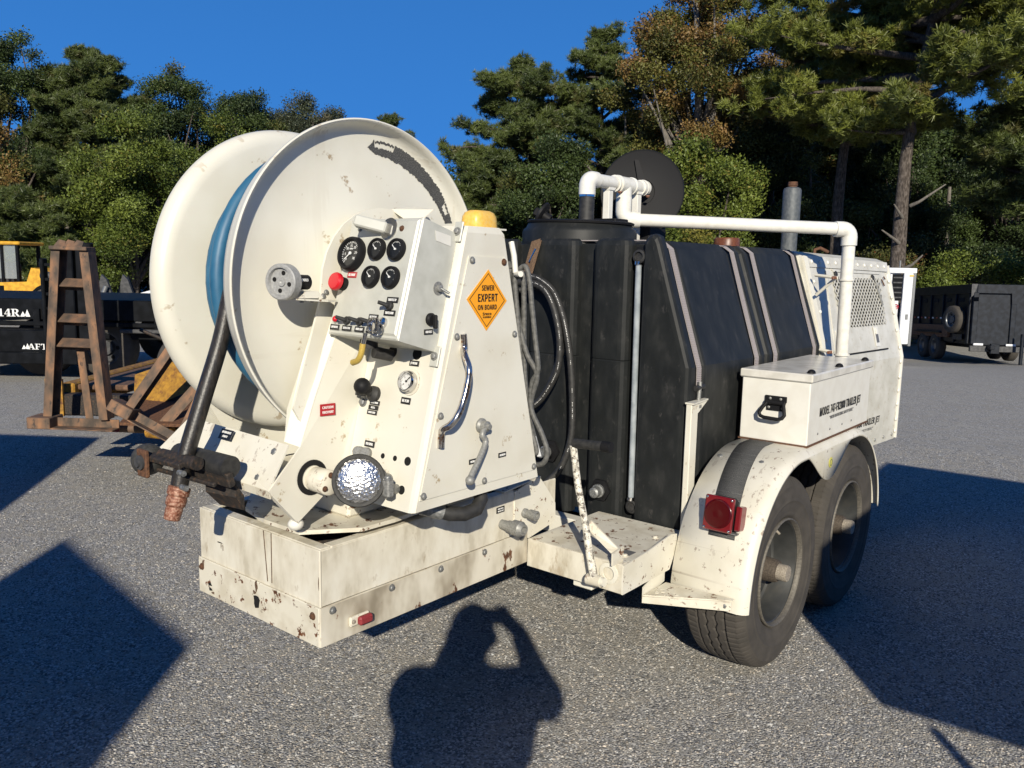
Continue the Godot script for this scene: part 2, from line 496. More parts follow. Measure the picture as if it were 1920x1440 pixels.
	mk("dark_grey", [[0.3, L(0.035, 0.036, 0.038)], [0.7, L(0.065, 0.065, 0.066)]], 0.012, Vector3(2, 2, 2), 0.6)
	mk("spare_rim", [[0.0, L(0.16, 0.17, 0.18)]], 0.0, Vector3.ONE, 0.4, 0.5)
	m = mk("glass", [[0.0, L(0.55, 0.6, 0.6)]], 0.0, Vector3.ONE, 0.05)
	m.transparency = BaseMaterial3D.TRANSPARENCY_ALPHA
	m.albedo_color.a = 0.22
	m = mk("gauge_glass", [[0.0, L(0.9, 0.9, 0.9)]], 0.0, Vector3.ONE, 0.04)
	m.transparency = BaseMaterial3D.TRANSPARENCY_ALPHA
	m.albedo_color.a = 0.05
	mk("bark", [[0.2, L(0.035, 0.028, 0.022)], [0.5, L(0.085, 0.068, 0.055)], [0.8, L(0.16, 0.135, 0.115)]], 0.02, Vector3(1.6, 0.45, 1.6), 0.95, 0.0, 2.0)
	mk("bark_pale", [[0.2, L(0.10, 0.09, 0.075)], [0.8, L(0.24, 0.215, 0.185)]], 0.02, Vector3(1.6, 0.4, 1.6), 0.95, 0.0, 1.0)
	for k in [["leaf", 0.55, L(0.03, 0.045, 0.01)], ["needle", 0.5, L(0.015, 0.02, 0.006)]]:
		m = StandardMaterial3D.new()
		m.resource_name = k[0]
		m.vertex_color_use_as_albedo = true
		m.roughness = k[1]
		m.cull_mode = BaseMaterial3D.CULL_DISABLED
		m.backlight_enabled = true
		m.backlight = (k[2] as Color).linear_to_srgb()
		M[k[0]] = m
	m = StandardMaterial3D.new()
	m.resource_name = "chippings"
	m.vertex_color_use_as_albedo = true
	m.roughness = 0.85
	M["chippings"] = m
	# chip-sealed gravel surface: each stone its own tone, raised in its own dome
	m = StandardMaterial3D.new()
	m.resource_name = "gravel"
	m.roughness = 0.9
	m.uv1_triplanar = true
	m.uv1_world_triplanar = true
	m.uv1_scale = Vector3.ONE * 0.5
	var stone := FastNoiseLite.new()
	stone.noise_type = FastNoiseLite.TYPE_CELLULAR
	stone.seed = 7
	stone.frequency = 0.135
	stone.fractal_type = FastNoiseLite.FRACTAL_NONE
	stone.cellular_return_type = FastNoiseLite.RETURN_CELL_VALUE
	stone.cellular_jitter = 1.0
	var t := NoiseTexture2D.new()
	t.width = 2048
	t.height = 2048
	t.seamless = true
	t.seamless_blend_skirt = 0.04
	t.noise = stone
	t.color_ramp = grad([[0.0, L(0.13, 0.128, 0.122)], [0.2, L(0.19, 0.186, 0.176)], [0.45, L(0.27, 0.264, 0.248)], [0.68, L(0.36, 0.35, 0.327)], [0.86, L(0.46, 0.445, 0.41)], [0.96, L(0.57, 0.55, 0.50)], [1.0, L(0.66, 0.63, 0.57)]])
	m.albedo_texture = t
	var dome: FastNoiseLite = stone.duplicate()
	dome.cellular_return_type = FastNoiseLite.RETURN_DISTANCE
	var t2 := NoiseTexture2D.new()
	t2.width = 2048
	t2.height = 2048
	t2.seamless = true
	t2.seamless_blend_skirt = 0.04
	t2.noise = dome
	t2.color_ramp = grad([[0.0, L(1, 1, 1)], [0.5, L(0.4, 0.4, 0.4)], [1.0, L(0, 0, 0)]])
	m.heightmap_enabled = true
	m.heightmap_texture = t2
	m.heightmap_scale = 0.5
	m.detail_enabled = true
	m.detail_blend_mode = BaseMaterial3D.BLEND_MODE_MIX
	m.detail_uv_layer = BaseMaterial3D.DETAIL_UV_2
	m.uv2_triplanar = true
	m.uv2_world_triplanar = true
	m.uv2_scale = Vector3.ONE * 0.14
	m.detail_albedo = noise_tex([[0.0, L(0.29, 0.27, 0.23)], [1.0, L(0.38, 0.36, 0.315)]], 0.02, 15)
	m.detail_mask = noise_tex([[0.42, Color(0.0, 0.0, 0.0)], [0.62, Color(0.3, 0.3, 0.3)], [0.8, Color(0.6, 0.6, 0.6)]], 0.012, 16, 1024, 6)
	M["gravel"] = m

# ------------------------------------------------------------------ the jetting trailer
func col_pt(b: float, c: float, off := 0.0) -> Vector3:   # on the sloping rear face of the control column
	return V(-1.748 + 0.255 * c - off * 0.969, b, c + off * 0.247)

func box_pt(b: float, c: float, off := 0.0) -> Vector3:   # on the face of the control box
	return V(-1.935 + 0.285 * c - off * 0.962, b, c + off * 0.274)

const CUP := Vector3(0, 0.969, -0.247)
const BUP := Vector3(0, 0.962, -0.274)

func build_tyre() -> ArrayMesh:
	var prof: Array = []   # (b, r) from the outer bead round to the inner bead
	for p in [[0.03, 0.204], [0.012, 0.214], [0.005, 0.226], [0.006, 0.230], [0.002, 0.238], [-0.001, 0.262], [-0.002, 0.272], [-0.0045, 0.275], [-0.0045, 0.279], [-0.003, 0.282], [-0.004, 0.29], [-0.003, 0.312], [0.001, 0.328], [0.000, 0.331], [0.003, 0.335], [0.010, 0.348], [0.020, 0.3585], [0.028, 0.364]]:
		prof.append(Vector2(p[0], p[1]))
	for i in 61:
		var b := 0.030 + 0.18 * i / 60.0
		prof.append(Vector2(b, 0.370 - 0.006 * pow(absf(b - 0.12) / 0.09, 3.0)))
	for p in [[0.212, 0.364], [0.22, 0.3585], [0.23, 0.348], [0.238, 0.332], [0.244, 0.30], [0.24, 0.26], [0.23, 0.22], [0.21, 0.204]]:
		prof.append(Vector2(p[0], p[1]))
	var st := SurfaceTool.new()
	st.begin(Mesh.PRIMITIVE_TRIANGLES)
	st.set_smooth_group(0)
	var seg := 630
	for k in seg:
		var th := TAU * k / seg
		for p: Vector2 in prof:
			var r := p.y
			var b := p.x
			if b >= 0.0299 and b <= 0.2101:
				var zig := 0.004 * (absf(fposmod(k / 14.0, 1.0) * 2.0 - 1.0) * 2.0 - 1.0)
				for g in [0.068, 0.102, 0.138, 0.172]:
					var off: float = zig if g > 0.08 and g < 0.16 else zig * 0.3
					if absf(b - g - off) < 0.0034:
						r -= 0.009
				if (b < 0.062 or b > 0.178) and k % 7 == 0:
					r -= 0.007
				elif k % 14 == 0 and absf(b - 0.12) < 0.052 and fposmod(b * 60.0, 2.0) < 1.0:
					r -= 0.004
			elif b < 0.03 and b >= 0.009 and r > 0.34 and k % 7 == 0:
				r -= 0.004
			st.add_vertex(Vector3(-b, r * cos(th), r * sin(th)))
	var n := prof.size()
	for k in seg:
		for i in n - 1:
			var p := k * n + i
			var q := ((k + 1) % seg) * n + i
			st.add_index(p); st.add_index(p + 1); st.add_index(q)
			st.add_index(p + 1); st.add_index(q + 1); st.add_index(q)
	st.generate_normals()
	return st.commit()

var wheel0: Node3D
func wheel(a: float, b: float, mirrored: bool, parent: Node) -> void:
	var w: Node3D
	if wheel0 == null:
		w = Node3D.new()
		w.name = "wheel"
		parent.add_child(w, true)
		numbered(parent, "wheel")
		put("tyre", build_tyre(), M.tyre, w)
		var X := Vector3(1, 0, 0)
		turned("rim", Vector3.ZERO, X, [Vector2(0.03, -0.16), Vector2(0.196, -0.19), Vector2(0.206, -0.20), Vector2(0.198, -0.022), Vector2(0.192, -0.026), Vector2(0.187, -0.045), Vector2(0.178, -0.075), Vector2(0.176, -0.110), Vector2(0.168, -0.122), Vector2(0.155, -0.118), Vector2(0.135, -0.104), Vector2(0.115, -0.100), Vector2(0.085, -0.104), Vector2(0.05, -0.100)], M.rim, w, 64, 0.9)
		turned("rim_flange", Vector3.ZERO, X, [Vector2(0.200, -0.03), Vector2(0.2085, -0.014), Vector2(0.2075, -0.006), Vector2(0.203, -0.004), Vector2(0.1975, -0.009), Vector2(0.195, -0.022)], M.rim_edge, w, 64, 0.5)
		turned("hub", Vector3.ZERO, X, [Vector2(0.048, -0.09), Vector2(0.044, -0.03), Vector2(0.040, -0.02), Vector2(0.030, -0.019)], M.hub_grease, w, 32, 0.85)
		turned("hub_cap", Vector3.ZERO, X, [Vector2(0.031, -0.022), Vector2(0.032, 0.012), Vector2(0.029, 0.019), Vector2(0.012, 0.020), Vector2(0, 0.018)], M.hub, w, 28, 0.85)
		for k in 5:
			var t := TAU * k / 5.0 + 0.3
			bolt(Vector3(-0.103, cos(t) * 0.092, sin(t) * 0.092), X, 0.011, M.rim, w)
		bar("valve_stem", [Vector3(-0.09, 0.158, -0.045), Vector3(-0.06, 0.148, -0.042), Vector3(-0.038, 0.134, -0.038)], [0.008, 0.006, 0.005], M.hub, w, 8)
		wheel0 = w
	else:
		w = wheel0.duplicate()
		w.name = numbered(parent, "wheel")
		parent.add_child(w, true)
	w.position = V(a, b, 0.37)
	w.rotation = Vector3(rng.randf() * 2.0 if a > 0.1 else 0.0, PI if mirrored else 0.0, 0)

# tandem mudguard: rounded crown over both wheels, a skirt that dips between them
func fender_line() -> Array:
	var p: Array = []
	for i in 23:
		var t := deg_to_rad(180.0 - 90.0 * i / 22.0)
		p.append(Vector2(0.055 + 0.460 * cos(t), 0.335 + 0.495 * sin(t) ))
	p.append(Vector2(0.36, 0.83))
	for i in 20:
		var t := deg_to_rad(90.0 - 84.0 * i / 19.0)
		p.append(Vector2(0.680 + 0.447 * cos(t), 0.355 + 0.475 * sin(t)))
	return p

func make_fender(tr: Node3D, mirrored: bool) -> MeshInstance3D:
	var f := func(a: float, b: float, c: float) -> Vector3:
		return V(a, 1.94 - b if mirrored else b, c)
	var side := Vector3(-1, 0, 0) if mirrored else Vector3(1, 0, 0)
	var line := fender_line()
	var nrm: Array = []
	for i in line.size():
		var d: Vector2 = line[mini(i + 1, line.size() - 1)] - line[maxi(i - 1, 0)]
		nrm.append(Vector2(-d.y, d.x).normalized())
	var mb := MB.new()
	# crown with a rolled outer edge, seven strips across
	var across: Array = [[0.262, -0.012], [0.258, 0.0], [0.008, 0.0], [-0.006, -0.003], [-0.016, -0.008], [-0.025, -0.016], [-0.030, -0.026]]
	mb.st.set_smooth_group(5)
	for i in line.size() - 1:
		for j in across.size() - 1:
			var q: Array = []
			for k in [[i, j], [i + 1, j], [i + 1, j + 1], [i, j + 1]]:
				var pt: Vector2 = line[k[0]] + nrm[k[0]] * across[k[1]][1]
				q.append(f.call(pt.x, across[k[1]][0], pt.y))
			mb.quad(q[0], q[1], q[2], q[3], Vector3(0, nrm[i].y, -nrm[i].x) + side * (0.05 if j < 3 else 0.9))
	# skirt: from the rolled edge to the wheel cut-outs
	mb.st.set_smooth_group(6)
	var cut := func(a: float, edge: Vector2, nn: Vector2) -> Vector2:
		var inner := edge - nn * 0.007
		if a > 0.02 and a < 0.72:
			var u := absf(a - 0.352) / 0.30
			var dip := 0.672 + 0.135 * (1.0 - cos(minf(u, 1.0) * PI)) * 0.5 if u < 1.0 else 0.807
			dip = minf(dip, inner.y)
			return Vector2(a, dip)
		return inner
	var fine: Array = []
	for i in line.size() - 1:
		var steps := 24 if (i == 22 or i == 23) else 1
		for s in steps:
			var k := float(s) / steps
			fine.append([line[i].lerp(line[i + 1], k), nrm[i].lerp(nrm[i + 1], k).normalized()])
	fine.append([line[-1], nrm[-1]])
	for i in fine.size() - 1:
		var e0: Vector2 = fine[i][0] - fine[i][1] * 0.026
		var e1: Vector2 = fine[i + 1][0] - fine[i + 1][1] * 0.026
		var c0: Vector2 = cut.call(fine[i][0].x, e0, fine[i][1])
		var c1: Vector2 = cut.call(fine[i + 1][0].x, e1, fine[i + 1][1])
		mb.quad(f.call(e0.x, -0.03, e0.y), f.call(e1.x, -0.03, e1.y), f.call(c1.x, -0.03, c1.y), f.call(c0.x, -0.03, c0.y), side)
		mb.quad(f.call(e0.x, -0.025, e0.y), f.call(e1.x, -0.025, e1.y), f.call(c1.x, -0.025, c1.y), f.call(c0.x, -0.025, c0.y), -side)
		mb.quad(f.call(c0.x, -0.03, c0.y), f.call(c1.x, -0.03, c1.y), f.call(c1.x, -0.025, c1.y), f.call(c0.x, -0.025, c0.y), Vector3(0, -1, 0))
	# inner lining sheet 5 mm under the crown gives the steel its thickness
	mb.st.set_smooth_group(7)
	for i in line.size() - 1:
		var a0: Vector2 = line[i] - nrm[i] * 0.006
		var a1: Vector2 = line[i + 1] - nrm[i + 1] * 0.006
		mb.quad(f.call(a0.x, 0.26, a0.y), f.call(a1.x, 0.26, a1.y), f.call(a1.x, -0.01, a1.y), f.call(a0.x, -0.01, a0.y), Vector3(0, -nrm[i].y, nrm[i].x))
	for e in [0, line.size() - 1]:
		var p: Vector2 = line[e]
		var q: Vector2 = line[e] - nrm[e] * 0.006
		mb.quad(f.call(p.x, 0.258, p.y), f.call(p.x, 0.0, p.y), f.call(q.x, 0.0, q.y), f.call(q.x, 0.258, q.y), Vector3(0, -1, 0))
	return obj("fender", mb, M.cream_chipped if not mirrored else M.cream, tr)

func gauge(at: Vector3, right: Vector3, up: Vector3, r: float, tall: float, bezel: Material, dial: Material, ink: Material, parent: Node, sweep: Array, needle_deg: float, marks: Array, called := "gauge") -> Node3D:
	var n := right.cross(up).normalized()
	var g := Node3D.new()
	g.name = numbered(parent, called)
	parent.add_child(g, true)
	turned("bezel", at, n, [Vector2(r * 0.98, -0.002), Vector2(r * 1.06, tall * 0.25), Vector2(r, tall * 0.85), Vector2(r * 0.95, tall), Vector2(r * 0.84, tall), Vector2(r * 0.78, tall * 0.62)], bezel, g, 40)
	turned("dial", at, n, [Vector2(r * 0.84, tall * 0.3), Vector2(r * 0.82, tall * 0.6), Vector2(0, tall * 0.6)], dial, g, 32)
	var o := at + n * (tall * 0.6 + 0.0006)
	var tk := MB.new()
	for i in marks.size() * 4 - 3:
		var t := deg_to_rad(lerpf(sweep[0], sweep[1], float(i) / (marks.size() * 4 - 4)))
		var d := right * sin(t) + up * cos(t)
		var big := i % 4 == 0
		tk.box(Transform3D(Basis(d.cross(n), d, n), o + d * r * (0.66 if big else 0.69)), Vector3(r * 0.035, r * (0.16 if big else 0.1), 0.0006))
	obj("scale_marks", tk, ink, g)
	for i in marks.size():
		if marks[i] == "":
			continue
		var t := deg_to_rad(lerpf(sweep[0], sweep[1], float(i) / (marks.size() - 1)))
		words(marks[i], o + (right * sin(t) + up * cos(t)) * r * 0.46, right, up, r * 0.15, ink, g)
	var nd := deg_to_rad(needle_deg)
	var d := right * sin(nd) + up * cos(nd)
	var mb := MB.new()
	mb.box(Transform3D(Basis(d.cross(n), d, n), o + d * r * 0.24 + n * 0.0015), Vector3(r * 0.06, r * 0.68, 0.001))
	mb.cyl(o, o + n * 0.003, r * 0.1)
	obj("needle", mb, ink, g)
	return g

func trailer() -> void:
	var tr := thing("jetting_trailer", "cream tandem axle sewer jetting trailer with black tank and big hose reel", "trailer", Vector3(1.0398, 0, -3.0038))
	tr.rotation.y = -deg_to_rad(39.218)
	var R := Vector3(1, 0, 0)      # towards the trailer's right side
	var U := Vector3(0, 1, 0)
	var F := Vector3(0, 0, -1)     # forward
	var K := Vector3(0, 0, 1)      # rearward
	var g: Material = M.galvanised

	# ---------- running gear
	wheel(0.0, 0.0, false, tr)
	wheel(0.76, 0.0, false, tr)
	wheel(0.0, 1.94, true, tr)
	wheel(0.76, 1.94, true, tr)
	for a in [0.0, 0.76]:
		bar("axle", [V(a, 0.14, 0.37), V(a, 1.80, 0.37)], 0.038, M.dark_grey, tr)
		for s in [0.42, 1.52]:
			cbox("spring", V(a - 0.33, s - 0.03, 0.40), V(a + 0.33, s + 0.03, 0.43), M.dark_grey, tr)
	for s in [0.44, 1.50]:
		cbox("frame_rail", V(-0.70, s - 0.04, 0.40), V(2.25, s + 0.04, 0.50), M.cream, tr)
	for a in [-0.30, 0.35, 1.0, 1.7]:
		cbox("cross_member", V(a - 0.03, 0.49, 0.42), V(a + 0.03, 1.45, 0.495), M.cream, tr)
	bar("drawbar", [V(2.2, 0.62, 0.45), V(3.3, 0.97, 0.45)], 0.045, M.cream, tr)
	bar("drawbar", [V(2.2, 1.32, 0.45), V(3.3, 0.97, 0.45)], 0.045, M.cream, tr)
	turned("drawbar_eye", V(3.38, 0.97, 0.43), U, [Vector2(0.035, 0), Vector2(0.08, 0), Vector2(0.08, 0.04), Vector2(0.035, 0.04), Vector2(0.035, 0)], M.dark_grey, tr)
	bar("jack_leg", [V(3.05, 0.97, 0.02), V(3.05, 0.97, 0.75)], 0.035, g, tr)

	var fe := make_fender(tr, false)
	make_fender(tr, true)
	# grip strip on the near crown
	var line := fender_line()
	var mb := MB.new()
	mb.st.set_smooth_group(5)
	for i in range(7, 23):
		var d0: Vector2 = line[i + 1] - line[i - 1]
		var d1: Vector2 = line[mini(i + 2, line.size() - 1)] - line[i]
		var n0 := Vector2(-d0.y, d0.x).normalized()
		var n1 := Vector2(-d1.y, d1.x).normalized()
		var k0 := clampf((i - 7) / 15.0, 0, 1)
		var k1 := clampf((i - 6) / 15.0, 0, 1)
		var p0: Vector2 = line[i] + n0 * 0.0025
		var p1: Vector2 = line[i + 1] + n1 * 0.0025
		if i == 22:
			p1 = Vector2(0.14, 0.8325)
		var l0 := lerpf(0.148, 0.222, k0)
		var l1 := lerpf(0.148, 0.222, k1)
		mb.quad(V(p0.x, l0, p0.y), V(p1.x, l1, p1.y), V(p1.x, l1 - 0.098, p1.y), V(p0.x, l0 - 0.098, p0.y), Vector3(0, n0.y, -n0.x))
		for e in [0.0, -0.098]:
			var q0: Vector2 = line[i]
			var q1: Vector2 = line[i + 1] if i < 22 else Vector2(0.14, 0.83)
			mb.quad(V(p0.x, l0 + e, p0.y), V(p1.x, l1 + e, p1.y), V(q1.x, l1 + e, q1.y), V(q0.x, l0 + e, q0.y), R if e < 0.0 else -R)
	obj("grip_strip", mb, M.grip_strip, tr)
	for q in [[-0.095, 0.236, 22.0], [-0.09, 0.075, 22.0]]:
		bolt(V(q[0], q[1], 0.796), Vector3(0, 0.85, 0.5), 0.011, g, fe)
	turned("badge", V(0.352, -0.031, 0.742), R, [Vector2(0.021, 0), Vector2(0.021, 0.0015), Vector2(0.017, 0.0022), Vector2(0, 0.0022)], M.badge, fe, 28)
	turned("badge_ring", V(0.352, -0.0335, 0.742), R, [Vector2(0.011, 0), Vector2(0.011, 0.0006), Vector2(0.014, 0.0006), Vector2(0.014, 0)], M.ink_grey, fe, 24)
	# tail light on the crown
	var tl := Node3D.new()
	tl.name = "tail_light"
	tr.add_child(tl, true)
	var tn := K * 0.985 + U * 0.17
	var tu := U * 0.985 - K * 0.17
	var tc := V(-0.345, 0.108, 0.657)
	mb = MB.new()
	mb.box(Transform3D(Basis(R, tu, tn), tc - tn * 0.012), Vector3(0.102, 0.118, 0.05), 0.012)
	obj("housing", mb, M.black_plastic, tl)
	mb = MB.new()
	mb.box(Transform3D(Basis(R, tu, tn), tc + tn * 0.016), Vector3(0.108, 0.122, 0.014), 0.006)
	obj("lens", mb, M.lamp_red, tl)
	turned("lens_ring", tc + tn * 0.022, tn, [Vector2(0.052, 0), Vector2(0.050, 0.004), Vector2(0.044, 0.003), Vector2(0.036, 0.0045), Vector2(0.028, 0.003), Vector2(0.020, 0.0045), Vector2(0.012, 0.003), Vector2(0, 0.005)], M.lamp_red_dark, tl, 32, 0.2)
	for sx in [-1, 1]:
		for sy in [-1, 1]:
			turned("screw", tc + R * 0.046 * sx + tu * 0.053 * sy + tn * 0.023, tn, [Vector2(0.005, 0), Vector2(0.004, 0.002), Vector2(0, 0.003)], M.chrome, tl, 10)
	mb = MB.new()
	mb.box(Transform3D(Basis(R, tu, tn), tc + R * 0.068 - tn * 0.012 - tu * 0.006), Vector3(0.022, 0.085, 0.046), 0.004)
	obj("side_reflector", mb, M.lamp_red, tl)
	slab("bracket", [V(-0.352, 0.075, 0.592), V(-0.352, 0.04, 0.592), V(-0.315, 0.04, 0.594), V(-0.315, 0.075, 0.594)], U * 0.004, g, tl)
	# footstep of chequer plate under the crown
	var stp := slab("footstep", [V(-0.55, 0.284, 0.368), V(-0.408, 0.275, 0.375), V(-0.408, 0.012, 0.385), V(-0.425, 0.012, 0.384)], U * 0.005, M.cream_rusty, tr)
	mb = MB.new()
	for i in 7:
		for j in 9:
			var a := -0.53 + 0.019 * i
			var b := 0.265 - 0.026 * j - (0.013 if i % 2 else 0.0)
			if b < 0.284 - (a + 0.41 + 0.0) / -0.13 * 0.0 and (a > -0.425 - 0.12 * (b - 0.03) / 0.25 + 0.008) and b > 0.03:
				var d := (F + R * (1.0 if (i + j) % 2 else -1.0)).normalized()
				mb.box(Transform3D(Basis(d, U, d.cross(U)), V(a, b, 0.3765 + (0.27 - b) * 0.03)), Vector3(0.017, 0.003, 0.005), 0.001)
	obj("chequer_ribs", mb, M.cream_rusty, stp)
	slab("step_lip", [V(-0.552, 0.285, 0.368), V(-0.427, 0.012, 0.386), V(-0.427, 0.012, 0.352), V(-0.552, 0.285, 0.345)], K * 0.004, M.cream_rusty, stp)
	slab("step_bracket", [V(-0.55, 0.289, 0.345), V(-0.40, 0.289, 0.38), V(-0.40, 0.289, 0.44), V(-0.55, 0.289, 0.40)], R * 0.004, M.cream, stp)
	bolt(V(-0.433, 0.035, 0.368), K, 0.010, g, stp)
	# ---------- rear deck beside the reel base
	for m in [0, 1]:
		var y := func(b: float) -> float:
			return 1.94 - b if m else b
		var dk := cbox("deck_plate", V(-0.715, y.call(0.272), 0.520), V(-0.26, y.call(0.668), 0.531), M.cream_rusty, tr, 0.002)
		cbox("front_panel", V(-0.722, y.call(0.268), 0.43), V(-0.715, y.call(0.668), 0.5315), M.cream_grimy, dk, 0.002)
		slab("side_panel", [V(-0.722, y.call(0.27), 0.43), V(-0.405, y.call(0.27), 0.43), V(-0.36, y.call(0.27), 0.50), V(-0.36, y.call(0.27), 0.552), V(-0.40, y.call(0.27), 0.560), V(-0.56, y.call(0.27), 0.540), V(-0.722, y.call(0.27), 0.530)], R * (0.006 if m == 0 else -0.006), M.cream_chipped, dk)
		for q in [[-0.64, 0.31], [-0.40, 0.33]]:
			bolt(V(q[0], y.call(q[1]), 0.531), U, 0.009, M.cream_rusty, dk)
	cbox("name_plate", V(-0.63, 0.34, 0.5312), V(-0.585, 0.30, 0.5332), M.ink_grey, tr, 0.0)
	# jack lever with its rubber grip, standing on the deck front
	var lv := Node3D.new()
	lv.name = "jack_lever"
	tr.add_child(lv, true)
	bar("arm", [V(-0.765, 0.348, 0.475), V(-0.76, 0.375, 0.555), V(-0.752, 0.398, 0.64), V(-0.752, 0.435, 0.775), V(-0.752, 0.46, 0.91)], [0.016, 0.013, 0.013, 0.012, 0.013], M.lever_paint, lv, 10)
	bar("grip", [V(-0.752, 0.456, 0.918), V(-0.748, 0.34, 0.923)], 0.0165, M.black_rubber, lv, 16)
	bar("grip_end", [V(-0.748, 0.345, 0.923), V(-0.747, 0.314, 0.924)], 0.0185, M.black_plastic, lv, 16)
	bar("pivot", [V(-0.765, 0.375, 0.47), V(-0.765, 0.322, 0.474)], 0.019, M.cream_rusty, lv, 18)
	bar("pivot_cap", [V(-0.765, 0.322, 0.474), V(-0.765, 0.308, 0.475)], 0.015, M.cream, lv, 18)
	turned("pivot_washer", V(-0.723, 0.318, 0.493), K, [Vector2(0.036, 0), Vector2(0.036, 0.006), Vector2(0.022, 0.007), Vector2(0.022, 0.002)], M.cream, lv, 24)
	mb = MB.new()
	mb.plate([V(-0.735, 0.405, 0.63), V(-0.71, 0.29, 0.535), V(-0.71, 0.29, 0.575), V(-0.72, 0.40, 0.655)], F * 0.006)
	mb.plate([V(-0.755, 0.292, 0.533), V(-0.69, 0.292, 0.533), V(-0.69, 0.292, 0.585), V(-0.755, 0.292, 0.575)], R * 0.006)
	obj("latch", mb, M.cream_rusty, lv)

	# ---------- base box under the reel
	var bx := Node3D.new()
	bx.name = "base_box"
	tr.add_child(bx, true)
	cbox("side_wall", V(-1.63, 0.67, 0.56), V(-0.555, 0.678, 0.722), M.cream_grimy, bx, 0.003)
	cbox("side_wall", V(-1.63, 1.262, 0.56), V(-0.72, 1.27, 0.722), M.cream_grimy, bx, 0.003)
	cbox("rear_wall", V(-1.638, 0.667, 0.56), V(-1.63, 1.273, 0.724), M.cream_grimy, bx, 0.003)
	cbox("top_flange", V(-1.632, 0.673, 0.717), V(-1.595, 1.267, 0.7265), M.cream_grimy, bx, 0.003)
	cbox("top_flange", V(-1.595, 0.671, 0.717), V(-0.80, 0.708, 0.7258), M.cream_grimy, bx, 0.003)
	cbox("top_flange", V(-1.595, 1.232, 0.717), V(-0.80, 1.269, 0.7258), M.cream_grimy, bx, 0.003)
	cbox("floor", V(-1.625, 0.675, 0.50), V(-0.73, 1.265, 0.51), M.dark_grey, bx, 0.0)
	cbox("skirt", V(-1.642, 0.662, 0.447), V(-0.728, 0.6695, 0.562), M.cream_sooty, bx, 0.002)
	cbox("skirt", V(-1.6455, 0.664, 0.449), V(-1.638, 1.276, 0.563), M.cream_rusty, bx, 0.002)
	cbox("skirt", V(-1.642, 1.2705, 0.447), V(-0.728, 1.278, 0.562), M.cream_grimy, bx, 0.002)
	for a in [-1.6, -1.38, -1.172, -0.962, -0.762]:
		bolt(V(a, 0.6625, 0.545), R, 0.0085, g, bx)
	for b in [0.69, 1.255]:
		bolt(V(-1.6455, b, 0.535), K, 0.0085, M.rust, bx)
	for q in [[0.927, 0.725, 0.911, 0.575], [0.889, 0.725, 0.890, 0.575]]:
		slab("weld_seam", [V(-1.6383, q[0], q[1]), V(-1.6383, q[0] - 0.003, q[1]), V(-1.6383, q[2] - 0.003, q[3]), V(-1.6383, q[2], q[3])], K * 0.0012, M.seam_brown, bx)
	for q in [[0.958, 0.503, 0.016, 0.022, -1.646], [0.957, 0.548, 0.009, 0.018, -1.646], [0.967, 0.528, 0.010, 0.006, -1.646], [1.210, 0.487, 0.012, 0.006, -1.646], [1.208, 0.472, 0.013, 0.006, -1.646], [1.247, 0.545, 0.006, 0.015, -1.646], [1.195, 0.463, 0.010, 0.004, -1.646], [1.160, 0.634, 0.018, 0.002, -1.6383], [1.153, 0.625, 0.002, 0.010, -1.6383], [1.143, 0.622, 0.0025, 0.012, -1.6383], [0.672, 0.63, 0.002, 0.02, -1.6383]]:
		var ch2: Array = []
		for i in 11:
			var t := TAU * i / 11.0
			var rr := rng.randf_range(0.6, 1.15)
			ch2.append(V(q[4], q[0] + cos(t) * q[2] * rr, q[1] + sin(t) * q[3] * rr))
		slab("paint_chip", ch2, K * 0.0005, M.seam_brown if q[2] < 0.012 else M.dark_hole, bx)
	# the box side rises towards the tank in a gusset
	slab("gusset", [V(-0.80, 0.671, 0.72), V(-0.70, 0.671, 0.742), V(-0.655, 0.671, 0.742), V(-0.60, 0.671, 0.68), V(-0.56, 0.671, 0.63), V(-0.555, 0.671, 0.56), V(-0.715, 0.671, 0.532), V(-0.80, 0.671, 0.56)], R * 0.005, M.cream_chipped, bx)
	slab("gusset_cap", [V(-0.86, 0.665, 0.7275), V(-0.655, 0.665, 0.744), V(-0.655, 0.75, 0.744), V(-0.86, 0.75, 0.7275)], U * 0.005, M.cream_rusty, bx)
	# amber-red marker lamp on the skirt
	var ml := Node3D.new()
	ml.name = "marker_lamp"
	tr.add_child(ml, true)
	cbox("base", V(-1.545, 0.651, 0.478), V(-1.475, 0.662, 0.507), M.cream_rusty, ml, 0.004)
	cbox("lens", V(-1.525, 0.632, 0.480), V(-1.476, 0.651, 0.506), M.lamp_red_old, ml, 0.006)
	for q in [[-1.518, 0.47]]:
		bolt(V(-1.535, 0.651, 0.493), R, 0.005, M.hub, ml)
	# quick couplings
	var cp := turned("coupling", V(-0.865, 0.67, 0.618), R, [Vector2(0.017, 0), Vector2(0.017, 0.03), Vector2(0.02, 0.032), Vector2(0.02, 0.05), Vector2(0.027, 0.055), Vector2(0.027, 0.085), Vector2(0.023, 0.09), Vector2(0.019, 0.1), Vector2(0.013, 0.1), Vector2(0.012, 0.085), Vector2(0, 0.085)], M.grey_cast, tr, 24, 0.9)
	cp.set_meta("label", "large grey quick coupling on the box side")
	turned("coupling", V(-0.745, 0.67, 0.632), R, [Vector2(0.017, 0), Vector2(0.017, 0.012), Vector2(0.0145, 0.014), Vector2(0.0145, 0.028), Vector2(0.018, 0.03), Vector2(0.018, 0.06), Vector2(0.012, 0.062), Vector2(0.01, 0.05), Vector2(0, 0.05)], M.grey_cast, tr, 24, 0.9)
	plaque("HIGH PRESS.|WATER OUT", V(-0.875, 0.669, 0.672), F, U, 0.042, 0.021, M.ink, M.ink_white, tr)
	plaque("FILL OF|TANK", V(-0.757, 0.669, 0.676), F, U, 0.034, 0.021, M.ink, M.ink_white, tr)

